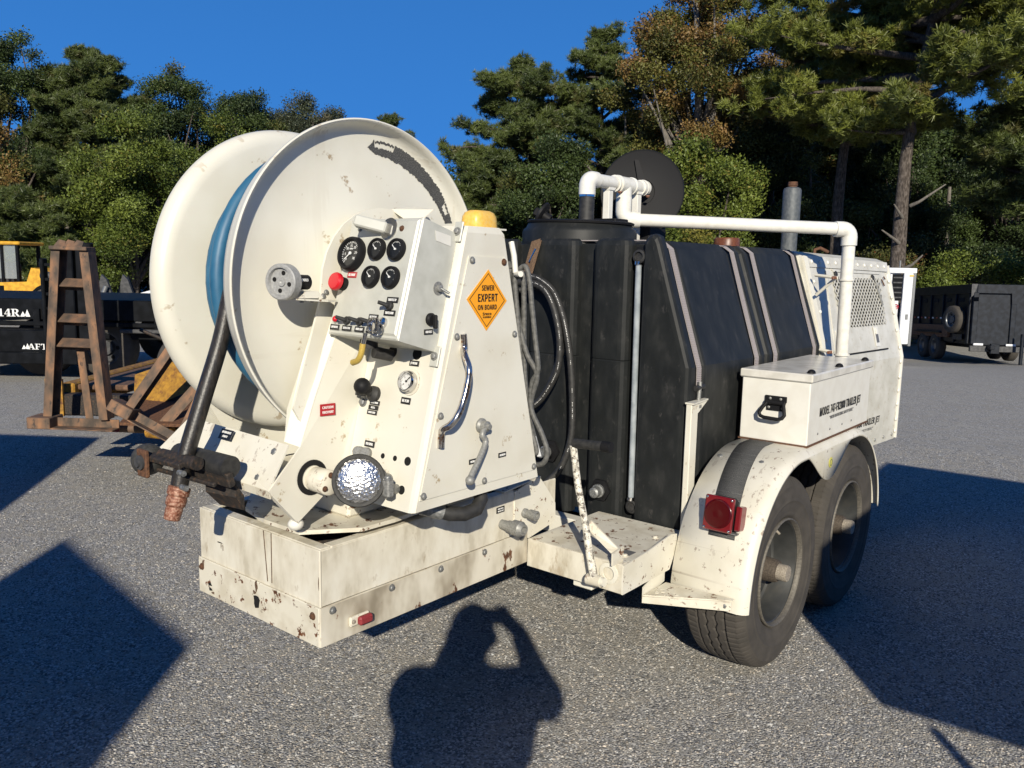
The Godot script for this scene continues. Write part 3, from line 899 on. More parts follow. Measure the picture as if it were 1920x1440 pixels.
	# ---------- turntable and pedestal
	var tt := slab("turntable", [V(-1.60, 1.075, 0.744), V(-1.632, 0.93, 0.744), V(-1.628, 0.771, 0.744), V(-1.49, 0.664, 0.744), V(-1.365, 0.66, 0.744), V(-0.98, 0.70, 0.744), V(-0.98, 1.24, 0.744), V(-1.45, 1.26, 0.744)], U * 0.012, M.cream_rusty, tr)
	turned("slewing_ring", V(-1.25, 0.97, 0.51), U, [Vector2(0.24, 0), Vector2(0.24, 0.234), Vector2(0.0, 0.234)], M.rusty_iron, tt, 40)
	cbox("pedestal", V(-1.465, 0.755, 0.757), V(-1.06, 1.19, 0.86), M.cream_rusty, tr, 0.008)
	bolt(V(-1.445, 0.755, 0.80), R, 0.012, M.rust, tt)

	# ---------- control column
	mb = MB.new()
	var rings: Array = []
	for q in [[0.855, -1.53, -0.995], [1.585, -1.344, -1.178], [1.603, -1.330, -1.19]]:
		var r0: float = q[1]
		var r1: float = q[2]
		var ins := 0.008 if q[0] > 1.6 else 0.0
		rings.append([V(r0 + 0.012, 0.42 + ins, q[0]), V(r1, 0.42 + ins, q[0]), V(r1, 0.70, q[0]), V(r0, 0.70, q[0]), V(r0, 0.436 + ins, q[0]), V(r0 + 0.003, 0.427 + ins, q[0])])
	mb.loft(rings)
	var co := obj("control_column", mb, M.cream, tr)
	var pn := slab("access_panel", [V(-1.326, 0.4195, 1.524), V(-1.173, 0.4195, 1.520), V(-1.013, 0.4195, 0.882), V(-1.506, 0.4195, 0.885)], R * 0.003, M.cream, co)
	for q in [[-1.314, 1.512, 0], [-1.181, 1.509, 1], [-1.371, 1.309, 0], [-1.128, 1.304, 0], [-1.431, 1.102, 0], [-1.493, 0.896, 0], [-1.251, 0.892, 0], [-1.022, 0.893, 0]]:
		bolt(V(q[0], 0.4165, q[1]), R, 0.0075, M.rust if q[2] else M.grey_cast, pn)
	slab("rear_flange", [V(-1.178, 0.46, 1.582), V(-1.150, 0.46, 1.582), V(-0.985, 0.46, 0.93), V(-0.985, 0.46, 0.86), V(-0.999, 0.46, 0.86)], R * 0.005, M.cream, co)
	# diamond sign
	var sg := slab("warning_sign", [V(-1.248, 0.4160, 1.488), V(-1.167, 0.4160, 1.401), V(-1.253, 0.4160, 1.320), V(-1.335, 0.4160, 1.408)], R * 0.0012, M.sign_yellow, tr)
	sg.set_meta("label", "orange diamond sign with black lettering")
	mb = MB.new()
	var ctr := V(-1.251, 0.4145, 1.4045)
	var cor := [V(-1.248, 0.4145, 1.488), V(-1.167, 0.4145, 1.401), V(-1.253, 0.4145, 1.320), V(-1.335, 0.4145, 1.408)]
	for i in 4:
		var p: Vector3 = ctr + (cor[i] - ctr) * 0.87
		var q: Vector3 = ctr + (cor[(i + 1) % 4] - ctr) * 0.87
		var d := (q - p).normalized()
		mb.box(Transform3D(Basis(d, R.cross(d), R), (p + q) * 0.5), Vector3(p.distance_to(q), 0.0017, 0.0006))
	obj("border_line", mb, M.ink, sg)
	var fx := F
	words("SEWER", V(-1.249, 0.414, 1.4375), fx, U, 0.0145, M.ink, sg, 1.0, true, 0.052)
	words("EXPERT", V(-1.250, 0.414, 1.4105), fx, U, 0.021, M.ink, sg, 1.0, true, 0.082)
	words("ON BOARD", V(-1.251, 0.414, 1.3845), fx, U, 0.0135, M.ink, sg, 1.0, true, 0.079)
	words("Sreco", V(-1.252, 0.414, 1.3665), fx, U, 0.008, M.ink, sg, 1.0, true, 0.036)
	words("FLEXIBLE", V(-1.252, 0.414, 1.3575), fx, U, 0.0045, M.ink, sg, 1.0, true, 0.034)
	# chrome grab handle
	bar("grab_handle", spline([V(-1.350, 0.412, 1.316), V(-1.347, 0.411, 1.285), V(-1.352, 0.408, 1.272), V(-1.364, 0.392, 1.258), V(-1.373, 0.370, 1.230), V(-1.380, 0.366, 1.195), V(-1.399, 0.366, 1.140), V(-1.419, 0.367, 1.107), V(-1.432, 0.378, 1.084), V(-1.438, 0.399, 1.070), V(-1.434, 0.410, 1.054), V(-1.434, 0.412, 1.018)], 4), 0.0094, M.chrome_pitted, tr, 16)
	# pressure crank
	var cr := Node3D.new()
	cr.name = "pressure_crank"
	tr.add_child(cr, true)
	turned("boss", V(-1.270, 0.4165, 1.055), R, [Vector2(0.021, 0), Vector2(0.021, 0.006), Vector2(0.016, 0.012), Vector2(0.015, 0.026), Vector2(0.009, 0.028), Vector2(0.008, 0.036), Vector2(0, 0.037)], M.grey_cast, cr, 24, 0.9)
	bar("arm", spline([V(-1.270, 0.396, 1.054), V(-1.290, 0.392, 1.035), V(-1.282, 0.386, 1.014), V(-1.310, 0.380, 0.978), V(-1.358, 0.372, 0.930)], 4), 0.0088, M.grey_cast, cr, 12)
	mb = MB.new()
	mb.ball(V(-1.361, 0.371, 0.922), 0.0135)
	obj("knob", mb, M.grey_cast, cr)
	plaque("PRESSURE OFF", V(-1.300, 0.4165, 0.957), F, U, 0.034, 0.014, M.ink, M.ink_white, tr)
	plaque("PRESSURE ON", V(-1.174, 0.4165, 0.955), F, U, 0.034, 0.014, M.ink, M.ink_white, tr)

	# rear face of the column
	var pg := turned("gauge_flange", col_pt(0.513, 1.184), -CUP.cross(R) , [Vector2(0.036, -0.001), Vector2(0.036, 0.003), Vector2(0.0, 0.003)], M.cream_rusty, tr, 32)
	gauge(col_pt(0.513, 1.184, 0.003), R, CUP, 0.0285, 0.022, M.chrome, M.dial_white, M.ink, pg, [-130.0, 130.0], 40.0, ["0", "", "1", "", "2", "", "3"], "pressure_gauge")
	plaque("JET PRESSURE", col_pt(0.512, 1.234, 0.0005), R, CUP, 0.036, 0.015, M.ink, M.ink_white, tr)
	plaque("MAX. PSI 2000", col_pt(0.518, 1.134, 0.0005), R, CUP, 0.036, 0.018, M.ink, M.ink_white, tr)
	plaque("LEVEL WIND", col_pt(0.637, 1.115, 0.0005), R, CUP, 0.040, 0.0125, M.ink, M.ink_white, tr)
	plaque("REEL", col_pt(0.639, 1.1015, 0.0005), R, CUP, 0.040, 0.0125, M.ink, M.ink_white, tr)
	plaque("LOWER GUIDE", col_pt(0.641, 1.088, 0.0005), R, CUP, 0.040, 0.0125, M.ink, M.ink_white, tr)
	plaque("SPEED CONTROL", col_pt(0.627, 1.004, 0.0005), R, CUP, 0.040, 0.017, M.ink, M.ink_white, tr)
	var kn := turned("reel_lever", col_pt(0.643, 1.138), -CUP.cross(R), [Vector2(0.022, 0), Vector2(0.022, 0.012), Vector2(0.014, 0.018), Vector2(0.009, 0.02), Vector2(0.008, 0.05), Vector2(0, 0.05)], M.black_rubber, tr, 20)
	mb = MB.new()
	mb.ball(col_pt(0.640, 1.152, 0.055), 0.0235)
	obj("knob", mb, M.black_plastic, kn)
	mb = MB.new()
	mb.cyl(col_pt(0.675, 1.152, 0.0), col_pt(0.678, 1.156, 0.028), 0.011)
	mb.cyl(col_pt(0.668, 1.135, 0.012), col_pt(0.690, 1.135, 0.03), 0.009)
	obj("valve_body", mb, M.dark_grey, kn)
	bolt(col_pt(0.686, 1.112, 0.0005), -CUP.cross(R), 0.011, g, tr)
	for q in [[0.657, 0.978, 0.0], [0.628, 0.979, 0.0]]:
		turned("speed_knob", col_pt(q[0], q[1]), -CUP.cross(R) + R * 0.4, [Vector2(0.014, 0), Vector2(0.016, 0.008), Vector2(0.016, 0.022), Vector2(0.012, 0.026), Vector2(0, 0.026)], M.grey_cast, tr, 14, 0.9)
	for q in [[0.568, 0.981, 0.0075], [0.520, 0.982, 0.0075], [0.471, 0.982, 0.012], [0.474, 0.907, 0.012], [0.605, 1.258, 0.017], [0.509, 1.260, 0.017]]:
		turned("hole_plug", col_pt(q[0], q[1]), -CUP.cross(R), [Vector2(q[2], -0.001), Vector2(q[2], 0.0006), Vector2(q[2] * 0.9, 0.0004), Vector2(0, 0.0004)], M.dark_hole, co, 20)
	# work lamp
	var lp := Node3D.new()
	lp.name = "work_lamp"
	tr.add_child(lp, true)
	var ln := (V(-0.66, -0.72, 0.2)).normalized()
	var lc := V(-1.615, 0.529, 0.942)
	turned("shell", lc, ln, [Vector2(0.0, -0.062), Vector2(0.03, -0.06), Vector2(0.055, -0.045), Vector2(0.068, -0.012), Vector2(0.069, 0.012), Vector2(0.066, 0.019), Vector2(0.060, 0.018), Vector2(0.057, 0.010)], M.lamp_rubber, lp, 44, 0.7)
	turned("lens", lc, ln, [Vector2(0.058, 0.008), Vector2(0.045, 0.014), Vector2(0.025, 0.0175), Vector2(0, 0.019)], M.lens, lp, 36, 0.2)
	mb = MB.new()
	mb.cyl(V(-1.575, 0.475, 0.922), V(-1.512, 0.495, 0.905), 0.013)
	mb.box(Transform3D(Basis(), V(-1.572, 0.466, 0.925)), Vector3(0.026, 0.046, 0.022), 0.004)
	mb.cyl(V(-1.57, 0.53, 0.94), V(-1.51, 0.53, 0.92), 0.02)
	obj("mount", mb, M.grey_cast, lp)
	bolt(V(-1.572, 0.466, 0.950), U, 0.009, g, lp)

	# ---------- control box
	mb = MB.new()
	rings = []
	for q in [[0.0, 0.0], [0.148, 0.0], [0.152, 0.004]]:
		var i: float = q[1]
		rings.append([])
		for k in [[0.44 + i, 1.308 + i], [0.44 + i, 1.617 - i], [0.716 - i, 1.617 - i], [0.716 - i, 1.308 + i]]:
			rings[-1].append(box_pt(k[0], k[1], q[0] - 0.152))
	mb.loft(rings)
	var cb := obj("control_box", mb, M.box_grey, tr)
	mb = MB.new()
	rings = []
	for q in [[0.0, 0.0], [0.010, 0.0], [0.014, 0.005]]:
		var i: float = q[1]
		rings.append([])
		for k in [[0.448 + i, 1.318 + i], [0.448 + i, 1.612 - i], [0.712 - i, 1.612 - i], [0.712 - i, 1.318 + i]]:
			rings[-1].append(box_pt(k[0], k[1], q[0] - 0.0095))
	mb.loft(rings)
	obj("door", mb, M.box_grey, cb)
	for q in [[0.446, 1.312], [0.711, 1.312], [0.711, 1.613], [0.446, 1.613]]:
		turned("hinge_pin", box_pt(q[0], q[1], -0.004), BUP.cross(-R), [Vector2(0.005, -0.012), Vector2(0.005, 0.002), Vector2(0.003, 0.004), Vector2(0, 0.004)], M.box_grey, cb, 14)
	for q in [[0.437, 1.585], [0.437, 1.258]]:
		mb = MB.new()
		mb.box(Transform3D(Basis(R, CUP, R.cross(CUP)), col_pt(q[0], q[1], 0.004)), Vector3(0.03, 0.055, 0.006), 0.002)
		var tb := obj("mounting_tab", mb, M.box_grey, cb)
		bolt(col_pt(q[0], q[1], 0.008), R.cross(CUP), 0.0085, M.grey_cast, tb)
	var bn := R.cross(BUP)
	var fo := 0.0045
	var gt := gauge(box_pt(0.669, 1.519, fo), R, BUP, 0.045, 0.024, M.black_plastic, M.dial_black, M.ink_white, tr, [-140.0, 130.0], -132.0, ["0", "5", "10", "15", "20", "25", "30"], "tachometer")
	words("RPM", box_pt(0.669, 1.531, fo + 0.0155), R, BUP, 0.0045, M.ink_white, gt)
	for q in [[0.577, 1.533], [0.502, 1.532], [0.578, 1.461], [0.502, 1.461]]:
		gauge(box_pt(q[0], q[1], fo), R, BUP, 0.0285, 0.016, M.black_plastic, M.dial_black, M.ink_white, tr, [-50.0, 110.0], -52.0, ["", "", "", ""])
	var rb := turned("stop_button", box_pt(0.686, 1.440, fo), bn, [Vector2(0.014, 0), Vector2(0.014, 0.02), Vector2(0.024, 0.024), Vector2(0.0245, 0.033), Vector2(0.021, 0.038), Vector2(0, 0.040)], M.red_button, tr, 28, 0.8)
	turned("collar", box_pt(0.686, 1.440, fo), bn, [Vector2(0.018, 0), Vector2(0.018, 0.016), Vector2(0.012, 0.018)], M.black_plastic, rb, 24)
	plaque("KILL ENGINE", box_pt(0.660, 1.4655, fo), R, BUP, 0.037, 0.016, M.red_plate, M.ink_white, tr)
	plaque("THROTTLE UP", box_pt(0.483, 1.406, fo), R, BUP, 0.042, 0.015, M.ink, M.ink_white, tr)
	plaque("THROTTLE DOWN", box_pt(0.484, 1.373, fo), R, BUP, 0.042, 0.015, M.ink, M.ink_white, tr)
	plaque("LOW WATER", box_pt(0.686, 1.326, fo), R, BUP, 0.038, 0.014, M.ink, M.ink_white, tr)
	plaque("BEACON", box_pt(0.636, 1.326, fo), R, BUP, 0.038, 0.014, M.ink, M.ink_white, tr)
	plaque("WORK LIGHT", box_pt(0.585, 1.326, fo), R, BUP, 0.038, 0.014, M.ink, M.ink_white, tr)
	plaque("RETRIEVE", box_pt(0.541, 1.360, fo), R, BUP, 0.036, 0.014, M.ink, M.ink_white, tr)
	plaque("PAY OUT", box_pt(0.541, 1.326, fo), R, BUP, 0.036, 0.014, M.ink, M.ink_white, tr)
	for q in [[0.638, 1.345], [0.587, 1.345], [0.540, 1.345], [0.486, 1.390]]:
		var tg := turned("toggle_switch", box_pt(q[0], q[1], fo), bn, [Vector2(0.011, 0), Vector2(0.011, 0.008), Vector2(0.007, 0.010), Vector2(0.006, 0.016), Vector2(0, 0.017)], M.black_rubber, tr, 14)
		bar("toggle_bat", [box_pt(q[0], q[1], fo + 0.012), box_pt(q[0] + 0.012, q[1] + 0.002, fo + 0.034)], [0.006, 0.005], M.black_rubber, tg, 10)
	var pl := turned("pilot_lamp", box_pt(0.685, 1.346, fo), bn, [Vector2(0.0105, 0), Vector2(0.0105, 0.005), Vector2(0.008, 0.006)], M.chrome, tr, 20)
	turned("jewel", box_pt(0.685, 1.346, fo + 0.004), bn, [Vector2(0.0085, 0), Vector2(0.008, 0.005), Vector2(0.004, 0.009), Vector2(0, 0.010)], M.red_button, pl, 18, 0.2)
	turned("key_switch", box_pt(0.500, 1.347, fo), bn, [Vector2(0.015, 0), Vector2(0.014, 0.008), Vector2(0.008, 0.01), Vector2(0, 0.01)], M.chrome, tr, 20)
	# map light over the gauges
	var dl := turned("panel_lamp", box_pt(0.552, 1.587, fo), bn, [Vector2(0.03, 0), Vector2(0.03, 0.003), Vector2(0, 0.003)], M.chrome, tr, 24)
	mb = MB.new()
	var ldir := (bn * 0.55 - R * 0.85 + BUP * 0.08).normalized()
	var lu := (BUP - ldir * BUP.dot(ldir)).normalized()
	mb.box(Transform3D(Basis(ldir.cross(lu), lu, -ldir), box_pt(0.556, 1.587, fo) + ldir * 0.048), Vector3(0.032, 0.030, 0.088), 0.004)
	obj("lamp_hood", mb, M.box_grey, dl)
	for q in [[0.505, 1.588], [0.668, 1.588]]:
		bolt(box_pt(q[0], q[1], fo), bn, 0.006, M.rust if q[0] < 0.6 else g, cb)
	# right cheek of the box
	slab("worn_sticker", [V(-1.432, 0.4393, 1.586), V(-1.374, 0.4393, 1.574), V(-1.374, 0.4393, 1.547), V(-1.428, 0.4393, 1.560)], R * 0.0006, M.flange_white, cb)
	var ts := turned("test_switch", V(-1.419, 0.44, 1.437), R, [Vector2(0.018, 0), Vector2(0.018, 0.0012), Vector2(0.009, 0.0015), Vector2(0.009, 0.010), Vector2(0.005, 0.012), Vector2(0, 0.012)], M.grey_cast, tr, 20)
	bar("toggle_bat", [V(-1.419, 0.43, 1.437), V(-1.405, 0.412, 1.425)], 0.0035, g, ts, 8)
	var ds := turned("selector_knob", V(-1.448, 0.44, 1.357), R, [Vector2(0.017, 0), Vector2(0.017, 0.006), Vector2(0.014, 0.008), Vector2(0.013, 0.012), Vector2(0, 0.012)], M.black_plastic, tr, 24)
	mb = MB.new()
	mb.box(Transform3D(Basis(R, U, K), V(-1.448, 0.421, 1.352)), Vector3(0.014, 0.036, 0.009), 0.003)
	obj("pointer", mb, M.black_plastic, ds)
	plaque("MAIN SELECT", V(-1.455, 0.4395, 1.325), F, U, 0.032, 0.014, M.ink, M.ink_white, tr)
	# sender hanging under the box
	mb = MB.new()
	mb.cyl(V(-1.50, 0.62, 1.305), V(-1.50, 0.62, 1.272), 0.024)
	mb.cyl(V(-1.50, 0.60, 1.262), V(-1.45, 0.585, 1.25), 0.016)
	obj("cable_gland", mb, M.black_rubber, cb)

	# ---------- guard plates from the column to the hose guide
	slab("pinch_guard", [V(-1.365, 0.694, 1.40), V(-1.493, 0.716, 1.40), V(-1.541, 0.718, 1.285), V(-1.606, 0.718, 1.14), V(-1.656, 0.718, 1.007), V(-1.758, 0.718, 0.904), V(-1.668, 0.718, 0.80), V(-1.546, 0.712, 0.888), V(-1.47, 0.696, 0.955)], -R * 0.006, M.cream, tr)
	slab("guard_return", [V(-1.494, 0.7215, 1.398), V(-1.541, 0.7215, 1.285), V(-1.606, 0.7215, 1.14), V(-1.656, 0.7215, 1.007), V(-1.68, 0.757, 1.02), V(-1.667, 0.76, 1.107), V(-1.62, 0.76, 1.22), V(-1.55, 0.76, 1.40)], F * 0.004, M.cream, tr)
	plaque("CAUTION|PINCH POINT", V(-1.572, 0.709, 1.10), V(0.99, -0.14, 0.0), U, 0.047, 0.033, M.red_plate, M.ink_white, tr)
	var ch := slab("hose_chute", [V(-1.692, 0.722, 1.018), V(-1.757, 0.722, 0.905), V(-1.80, 1.20, 0.930), V(-1.80, 1.215, 0.942), V(-1.70, 1.20, 1.032)], V(0.0045, 0, -0.003), M.cream_chipped, tr)
	slab("chute_lip", [V(-1.7575, 0.722, 0.904), V(-1.80, 1.19, 0.930), V(-1.795, 1.19, 0.908), V(-1.752, 0.722, 0.882)], F * 0.004, M.cream_rusty, ch)
	slab("guard_lip", [V(-1.759, 0.7175, 0.903), V(-1.669, 0.7175, 0.799), V(-1.662, 0.7345, 0.790), V(-1.752, 0.7345, 0.892)], F * 0.003, M.cream_chipped, ch)
	for q in [[-1.70, 0.768, 0.992], [-1.738, 0.79, 0.924]]:
		bolt(V(q[0], q[1], q[2]), (K * 0.86 + U * 0.5), 0.011, g, ch)
	plaque("KEEP HANDS AND FEET|AWAY", V(-1.716, 0.978, 1.012), (R + U * 0.0).normalized(), (U * 0.86 + F * 0.5).normalized(), 0.06, 0.03, M.ink, M.ink_white, tr)
	slab("chute_side", [V(-1.64, 1.21, 0.96), V(-1.70, 1.20, 1.032), V(-1.62, 1.22, 1.05), V(-1.50, 1.24, 0.98), V(-1.50, 1.24, 0.86)], -R * 0.005, M.cream, ch)
	# guide roller through the guard
	var gr := bar("guide_roller", [V(-1.612, 0.73, 0.912), V(-1.612, 0.655, 0.912)], 0.034, M.cream_rusty, tr, 26)
	turned("roller_end", V(-1.612, 0.655, 0.912), R, [Vector2(0.0345, -0.02), Vector2(0.0345, 0.004), Vector2(0.031, 0.007), Vector2(0, 0.008)], M.cream_rusty, gr, 26)
	for q in [[0.0, 0.022], [-0.02, -0.012], [0.02, -0.012]]:
		bolt(V(-1.612 + q[0], 0.647, 0.912 + q[1]), R, 0.006, M.rust, gr)
	turned("roller_opening", V(-1.622, 0.7135, 0.918), R, [Vector2(0.049, -0.002), Vector2(0.049, 0.0012), Vector2(0.034, 0.0012)], M.dark_hole, gr, 30)
	mb = MB.new()
	mb.ball(V(-1.66, 0.74, 0.79), 0.022, Vector3(1, 0.8, 1))
	obj("guide_shoe", mb, M.flange_white, tr)

	# ---------- bearing arms either side of the reel
	for s in [0.742, 1.198]:
		var pts: Array = [V(-1.52, s, 0.86), V(-1.665, s, 1.11), V(-1.572, s, 1.395)]
		for i in 13:
			var t := deg_to_rad(168.0 - 150.0 * i / 12.0)
			pts.append(V(-1.345 + 0.222 * cos(t), s, 1.4345 + 0.222 * sin(t)))
		pts.append(V(-1.10, s, 1.30))
		pts.append(V(-1.02, s, 0.86))
		slab("bearing_arm", pts, R * (0.008 if s < 1.0 else -0.008), M.cream, tr)
	turned("reel_shaft", V(-1.352, 1.21, 1.4345), R, [Vector2(0.035, 0), Vector2(0.035, 0.49), Vector2(0, 0.49)], M.rusty_iron, tr, 24)
	slab("arm_hood", [V(-1.305, 0.742, 1.652), V(-1.215, 0.742, 1.664), V(-1.215, 0.66, 1.655), V(-1.29, 0.66, 1.606)], U * 0.004, M.cream, tr)
	bar("shaft_brace", [V(-1.20, 0.705, 1.62), V(-1.20, 0.735, 1.62)], 0.02, M.cream, tr)

	# ---------- reel
	var rl := Node3D.new()
	rl.name = "hose_reel"
	tr.add_child(rl, true)
	var hc := V(-1.352, 0.0, 1.4345)
	var nd := turned("near_flange", hc, R, [Vector2(0.03, -0.835), Vector2(0.30, -0.837), Vector2(0.44, -0.834), Vector2(0.452, -0.828), Vector2(0.459, -0.808), Vector2(0.464, -0.786), Vector2(0.4676, -0.779), Vector2(0.470, -0.776), Vector2(0.470, -0.770), Vector2(0.466, -0.768), Vector2(0.461, -0.772), Vector2(0.457, -0.785), Vector2(0.452, -0.797), Vector2(0.445, -0.807), Vector2(0.434, -0.8115), Vector2(0.36, -0.8115), Vector2(0.305, -0.809), Vector2(0.29, -0.807), Vector2(0.20, -0.797), Vector2(0.15, -0.787), Vector2(0.13, -0.778), Vector2(0.05, -0.765), Vector2(0.0, -0.762)], M.reel_paint, rl, 128, 0.5)
	turned("far_flange", hc, R, [Vector2(0.0, -1.152), Vector2(0.43, -1.142), Vector2(0.452, -1.152), Vector2(0.462, -1.175), Vector2(0.467, -1.177), Vector2(0.4695, -1.168), Vector2(0.467, -1.15), Vector2(0.459, -1.136), Vector2(0.445, -1.126), Vector2(0.425, -1.122), Vector2(0.30, -1.12), Vector2(0.03, -1.118)], M.reel_paint, rl, 128, 0.5)
	turned("drum", hc, R, [Vector2(0.30, -1.125), Vector2(0.30, -0.83)], M.cream, rl, 48)
	# worn grip patch on the near flange
	mb = MB.new()
	var frn := FastNoiseLite.new()
	frn.seed = 11
	frn.frequency = 0.11
	var prev: Array = []
	for i in 141:
		var t := deg_to_rad(88.0 - 60.0 * i / 140.0)
		var k := i / 140.0
		var lo := 0.395 - 0.012 * (1.0 - k) + 0.006 * frn.get_noise_1d(i * 2.0) + 0.05 * pow(maxf(0.0, 0.08 - k) / 0.08, 1.0) * 0.3
		var hi := 0.419 + 0.016 * clampf(k * 3.0, 0, 1) - 0.012 * clampf(k * 4.0 - 3.0, 0, 1) + 0.007 * frn.get_noise_1d(400.0 + i * 3.0)
		if k < 0.05:
			hi = lerpf(lo, hi, k / 0.05)
		if k > 0.97:
			lo = lerpf(hi, lo, (1.0 - k) / 0.03)
		var cuts: Array = [[lo, hi]]
		var wv := 0.2 * frn.get_noise_1d(900.0 + i * 4.0)
		if k > 0.06 and k < 0.24:
			cuts = [[lo, lerpf(lo, hi, 0.52 + wv)], [lerpf(lo, hi, 0.84 + wv * 0.5), hi]]
		elif k > 0.84 and k < 0.92:
			cuts = [[lo, lerpf(lo, hi, 0.40 + wv)], [lerpf(lo, hi, 0.80 + wv * 0.5), hi]]
		var cur: Array = []
		for c in cuts:
			for r in c:
				cur.append(hc + Vector3(0, sin(t) * r, -cos(t) * r) + R * (-0.8115 + 0.0014))
		if prev.size() == cur.size():
			for c in cuts.size():
				mb.quad(prev[c * 2], cur[c * 2], cur[c * 2 + 1], prev[c * 2 + 1], R)
		elif prev.size():
			mb.quad(prev[0], cur[0], cur[1], prev[1], R)
		prev = cur
	obj("grip_patch", mb, M.grip_strip, rl)
	# footage counter
	var fc := Node3D.new()
	fc.name = "footage_counter"
	tr.add_child(fc, true)
	var wc := V(-1.716, 0.695, 1.448)
	var wn := (K * 0.95 + R * 0.30).normalized()
	turned("measuring_wheel", wc, wn, [Vector2(0.042, -0.016), Vector2(0.046, -0.013), Vector2(0.046, 0.013), Vector2(0.043, 0.016), Vector2(0.036, 0.016), Vector2(0.034, 0.007), Vector2(0.012, 0.007), Vector2(0.011, 0.011), Vector2(0.004, 0.011), Vector2(0, 0.007)], M.alloy, fc, 40, 0.9)
	for i in 4:
		var t := TAU * i / 4.0 + 0.25
		var wu := wn.cross(U).normalized()
		var ww := wu.cross(wn)
		turned("lightening_hole", wc + (wu * cos(t) + ww * sin(t)) * 0.023 + wn * 0.0072, wn, [Vector2(0.006, 0), Vector2(0.006, 0.0006), Vector2(0, 0.0006)], M.dark_hole, fc, 14)
	var cdir := (F * 0.95 - R * 0.1 - U * 0.02).normalized()
	bar("counter_body", [wc + cdir * 0.012, wc + cdir * 0.078], 0.0195, M.black_plastic, fc, 22)
	mb = MB.new()
	mb.box(Transform3D(Basis(cdir, U, cdir.cross(U)), wc + cdir * 0.05 + R * 0.0165 + U * 0.006), Vector3(0.034, 0.011, 0.012), 0.002)
	var cw := obj("counter_window", mb, M.ink, fc)
	words("00003", wc + cdir * 0.05 + R * 0.0235 + U * 0.006, cdir, U, 0.007, M.ink_white, cw, 1.0, true, 0.028)
	slab("bracket", [V(-1.69, 0.73, 1.402), V(-1.69, 0.665, 1.402), V(-1.60, 0.665, 1.396), V(-1.55, 0.69, 1.394), V(-1.55, 0.73, 1.394)], U * 0.004, M.cream_chipped, fc)
	slab("saddle", [V(-1.685, 0.672, 1.407), V(-1.665, 0.672, 1.424), V(-1.625, 0.672, 1.424), V(-1.61, 0.672, 1.406)], -R * 0.04, M.cream_chipped, fc)
	for q in [[-1.672, 0.68], [-1.64, 0.68]]:
		bolt(V(q[0], q[1], 1.4), -U, 0.006, M.grey_cast, fc)
	for q in [[-1.562, 1.408], [-1.552, 1.418]]:
		bolt(V(q[0], 0.7355, q[1]), R, 0.007, g, fc)
	# beacon
	mb = MB.new()
	rings = []
	for q in [[1.603, 0.0], [1.61, 0.003], [1.64, 0.0], [1.652, -0.006], [1.658, -0.016]]:
		var ring: Array = []
		for i in 24:
			var t := TAU * i / 24.0
			var k := 1.0 / pow(pow(absf(cos(t)), 4.0) + pow(absf(sin(t)), 4.0), 0.25)
			ring.append(V(-1.120 + (0.050 + q[1]) * cos(t) * k, 0.565 + (0.036 + q[1]) * sin(t) * k, q[0]))
		rings.append(ring)
	mb.loft(rings, true, true)
	obj("beacon", mb, M.amber, tr)
	slab("beacon_shelf", [V(-1.185, 0.51, 1.607), V(-1.06, 0.51, 1.607), V(-1.06, 0.62, 1.607), V(-1.185, 0.62, 1.607)], -U * 0.005, M.cream, tr)

	# hydraulic hose looping under the column
	bar("hydraulic_hose", [V(-1.36, 0.50, 0.812), V(-1.33, 0.475, 0.800), V(-1.29, 0.455, 0.795), V(-1.25, 0.445, 0.803), V(-1.225, 0.45, 0.825), V(-1.215, 0.47, 0.858), V(-1.215, 0.49, 0.88)], 0.021, M.black_rubber, tr, 16)
	bar("hose_ferrule", [V(-1.395, 0.525, 0.825), V(-1.345, 0.487, 0.806)], 0.023, g, tr, 18)

	tank_and_rest(tr)

func hood_b(a: float, c: float) -> float:   # side of the engine hood
	var k := (a - 1.15) / 1.02
	var low := lerpf(0.285, 0.195, k)
	var top := lerpf(0.445, 0.325, k)
	return low if c <= 1.02 else lerpf(low, top, (c - 1.02) / 0.56)

func hexring(a: float, ins: float, w0: float, w1: float, lo: float, mid: float, hi: float) -> Array:
	return [V(a, 0.97 - w0 + ins, lo + ins), V(a, 0.97 - w0 + ins, mid), V(a, 0.97 - w1 + ins, hi - 0.03 - ins * 0.5), V(a, 0.97 - w1 + 0.035 + ins, hi - ins), V(a, 0.97 + w1 - 0.035 - ins, hi - ins), V(a, 0.97 + w1 - ins, hi - 0.03 - ins * 0.5), V(a, 0.97 + w0 - ins, mid), V(a, 0.97 + w0 - ins, lo + ins)]

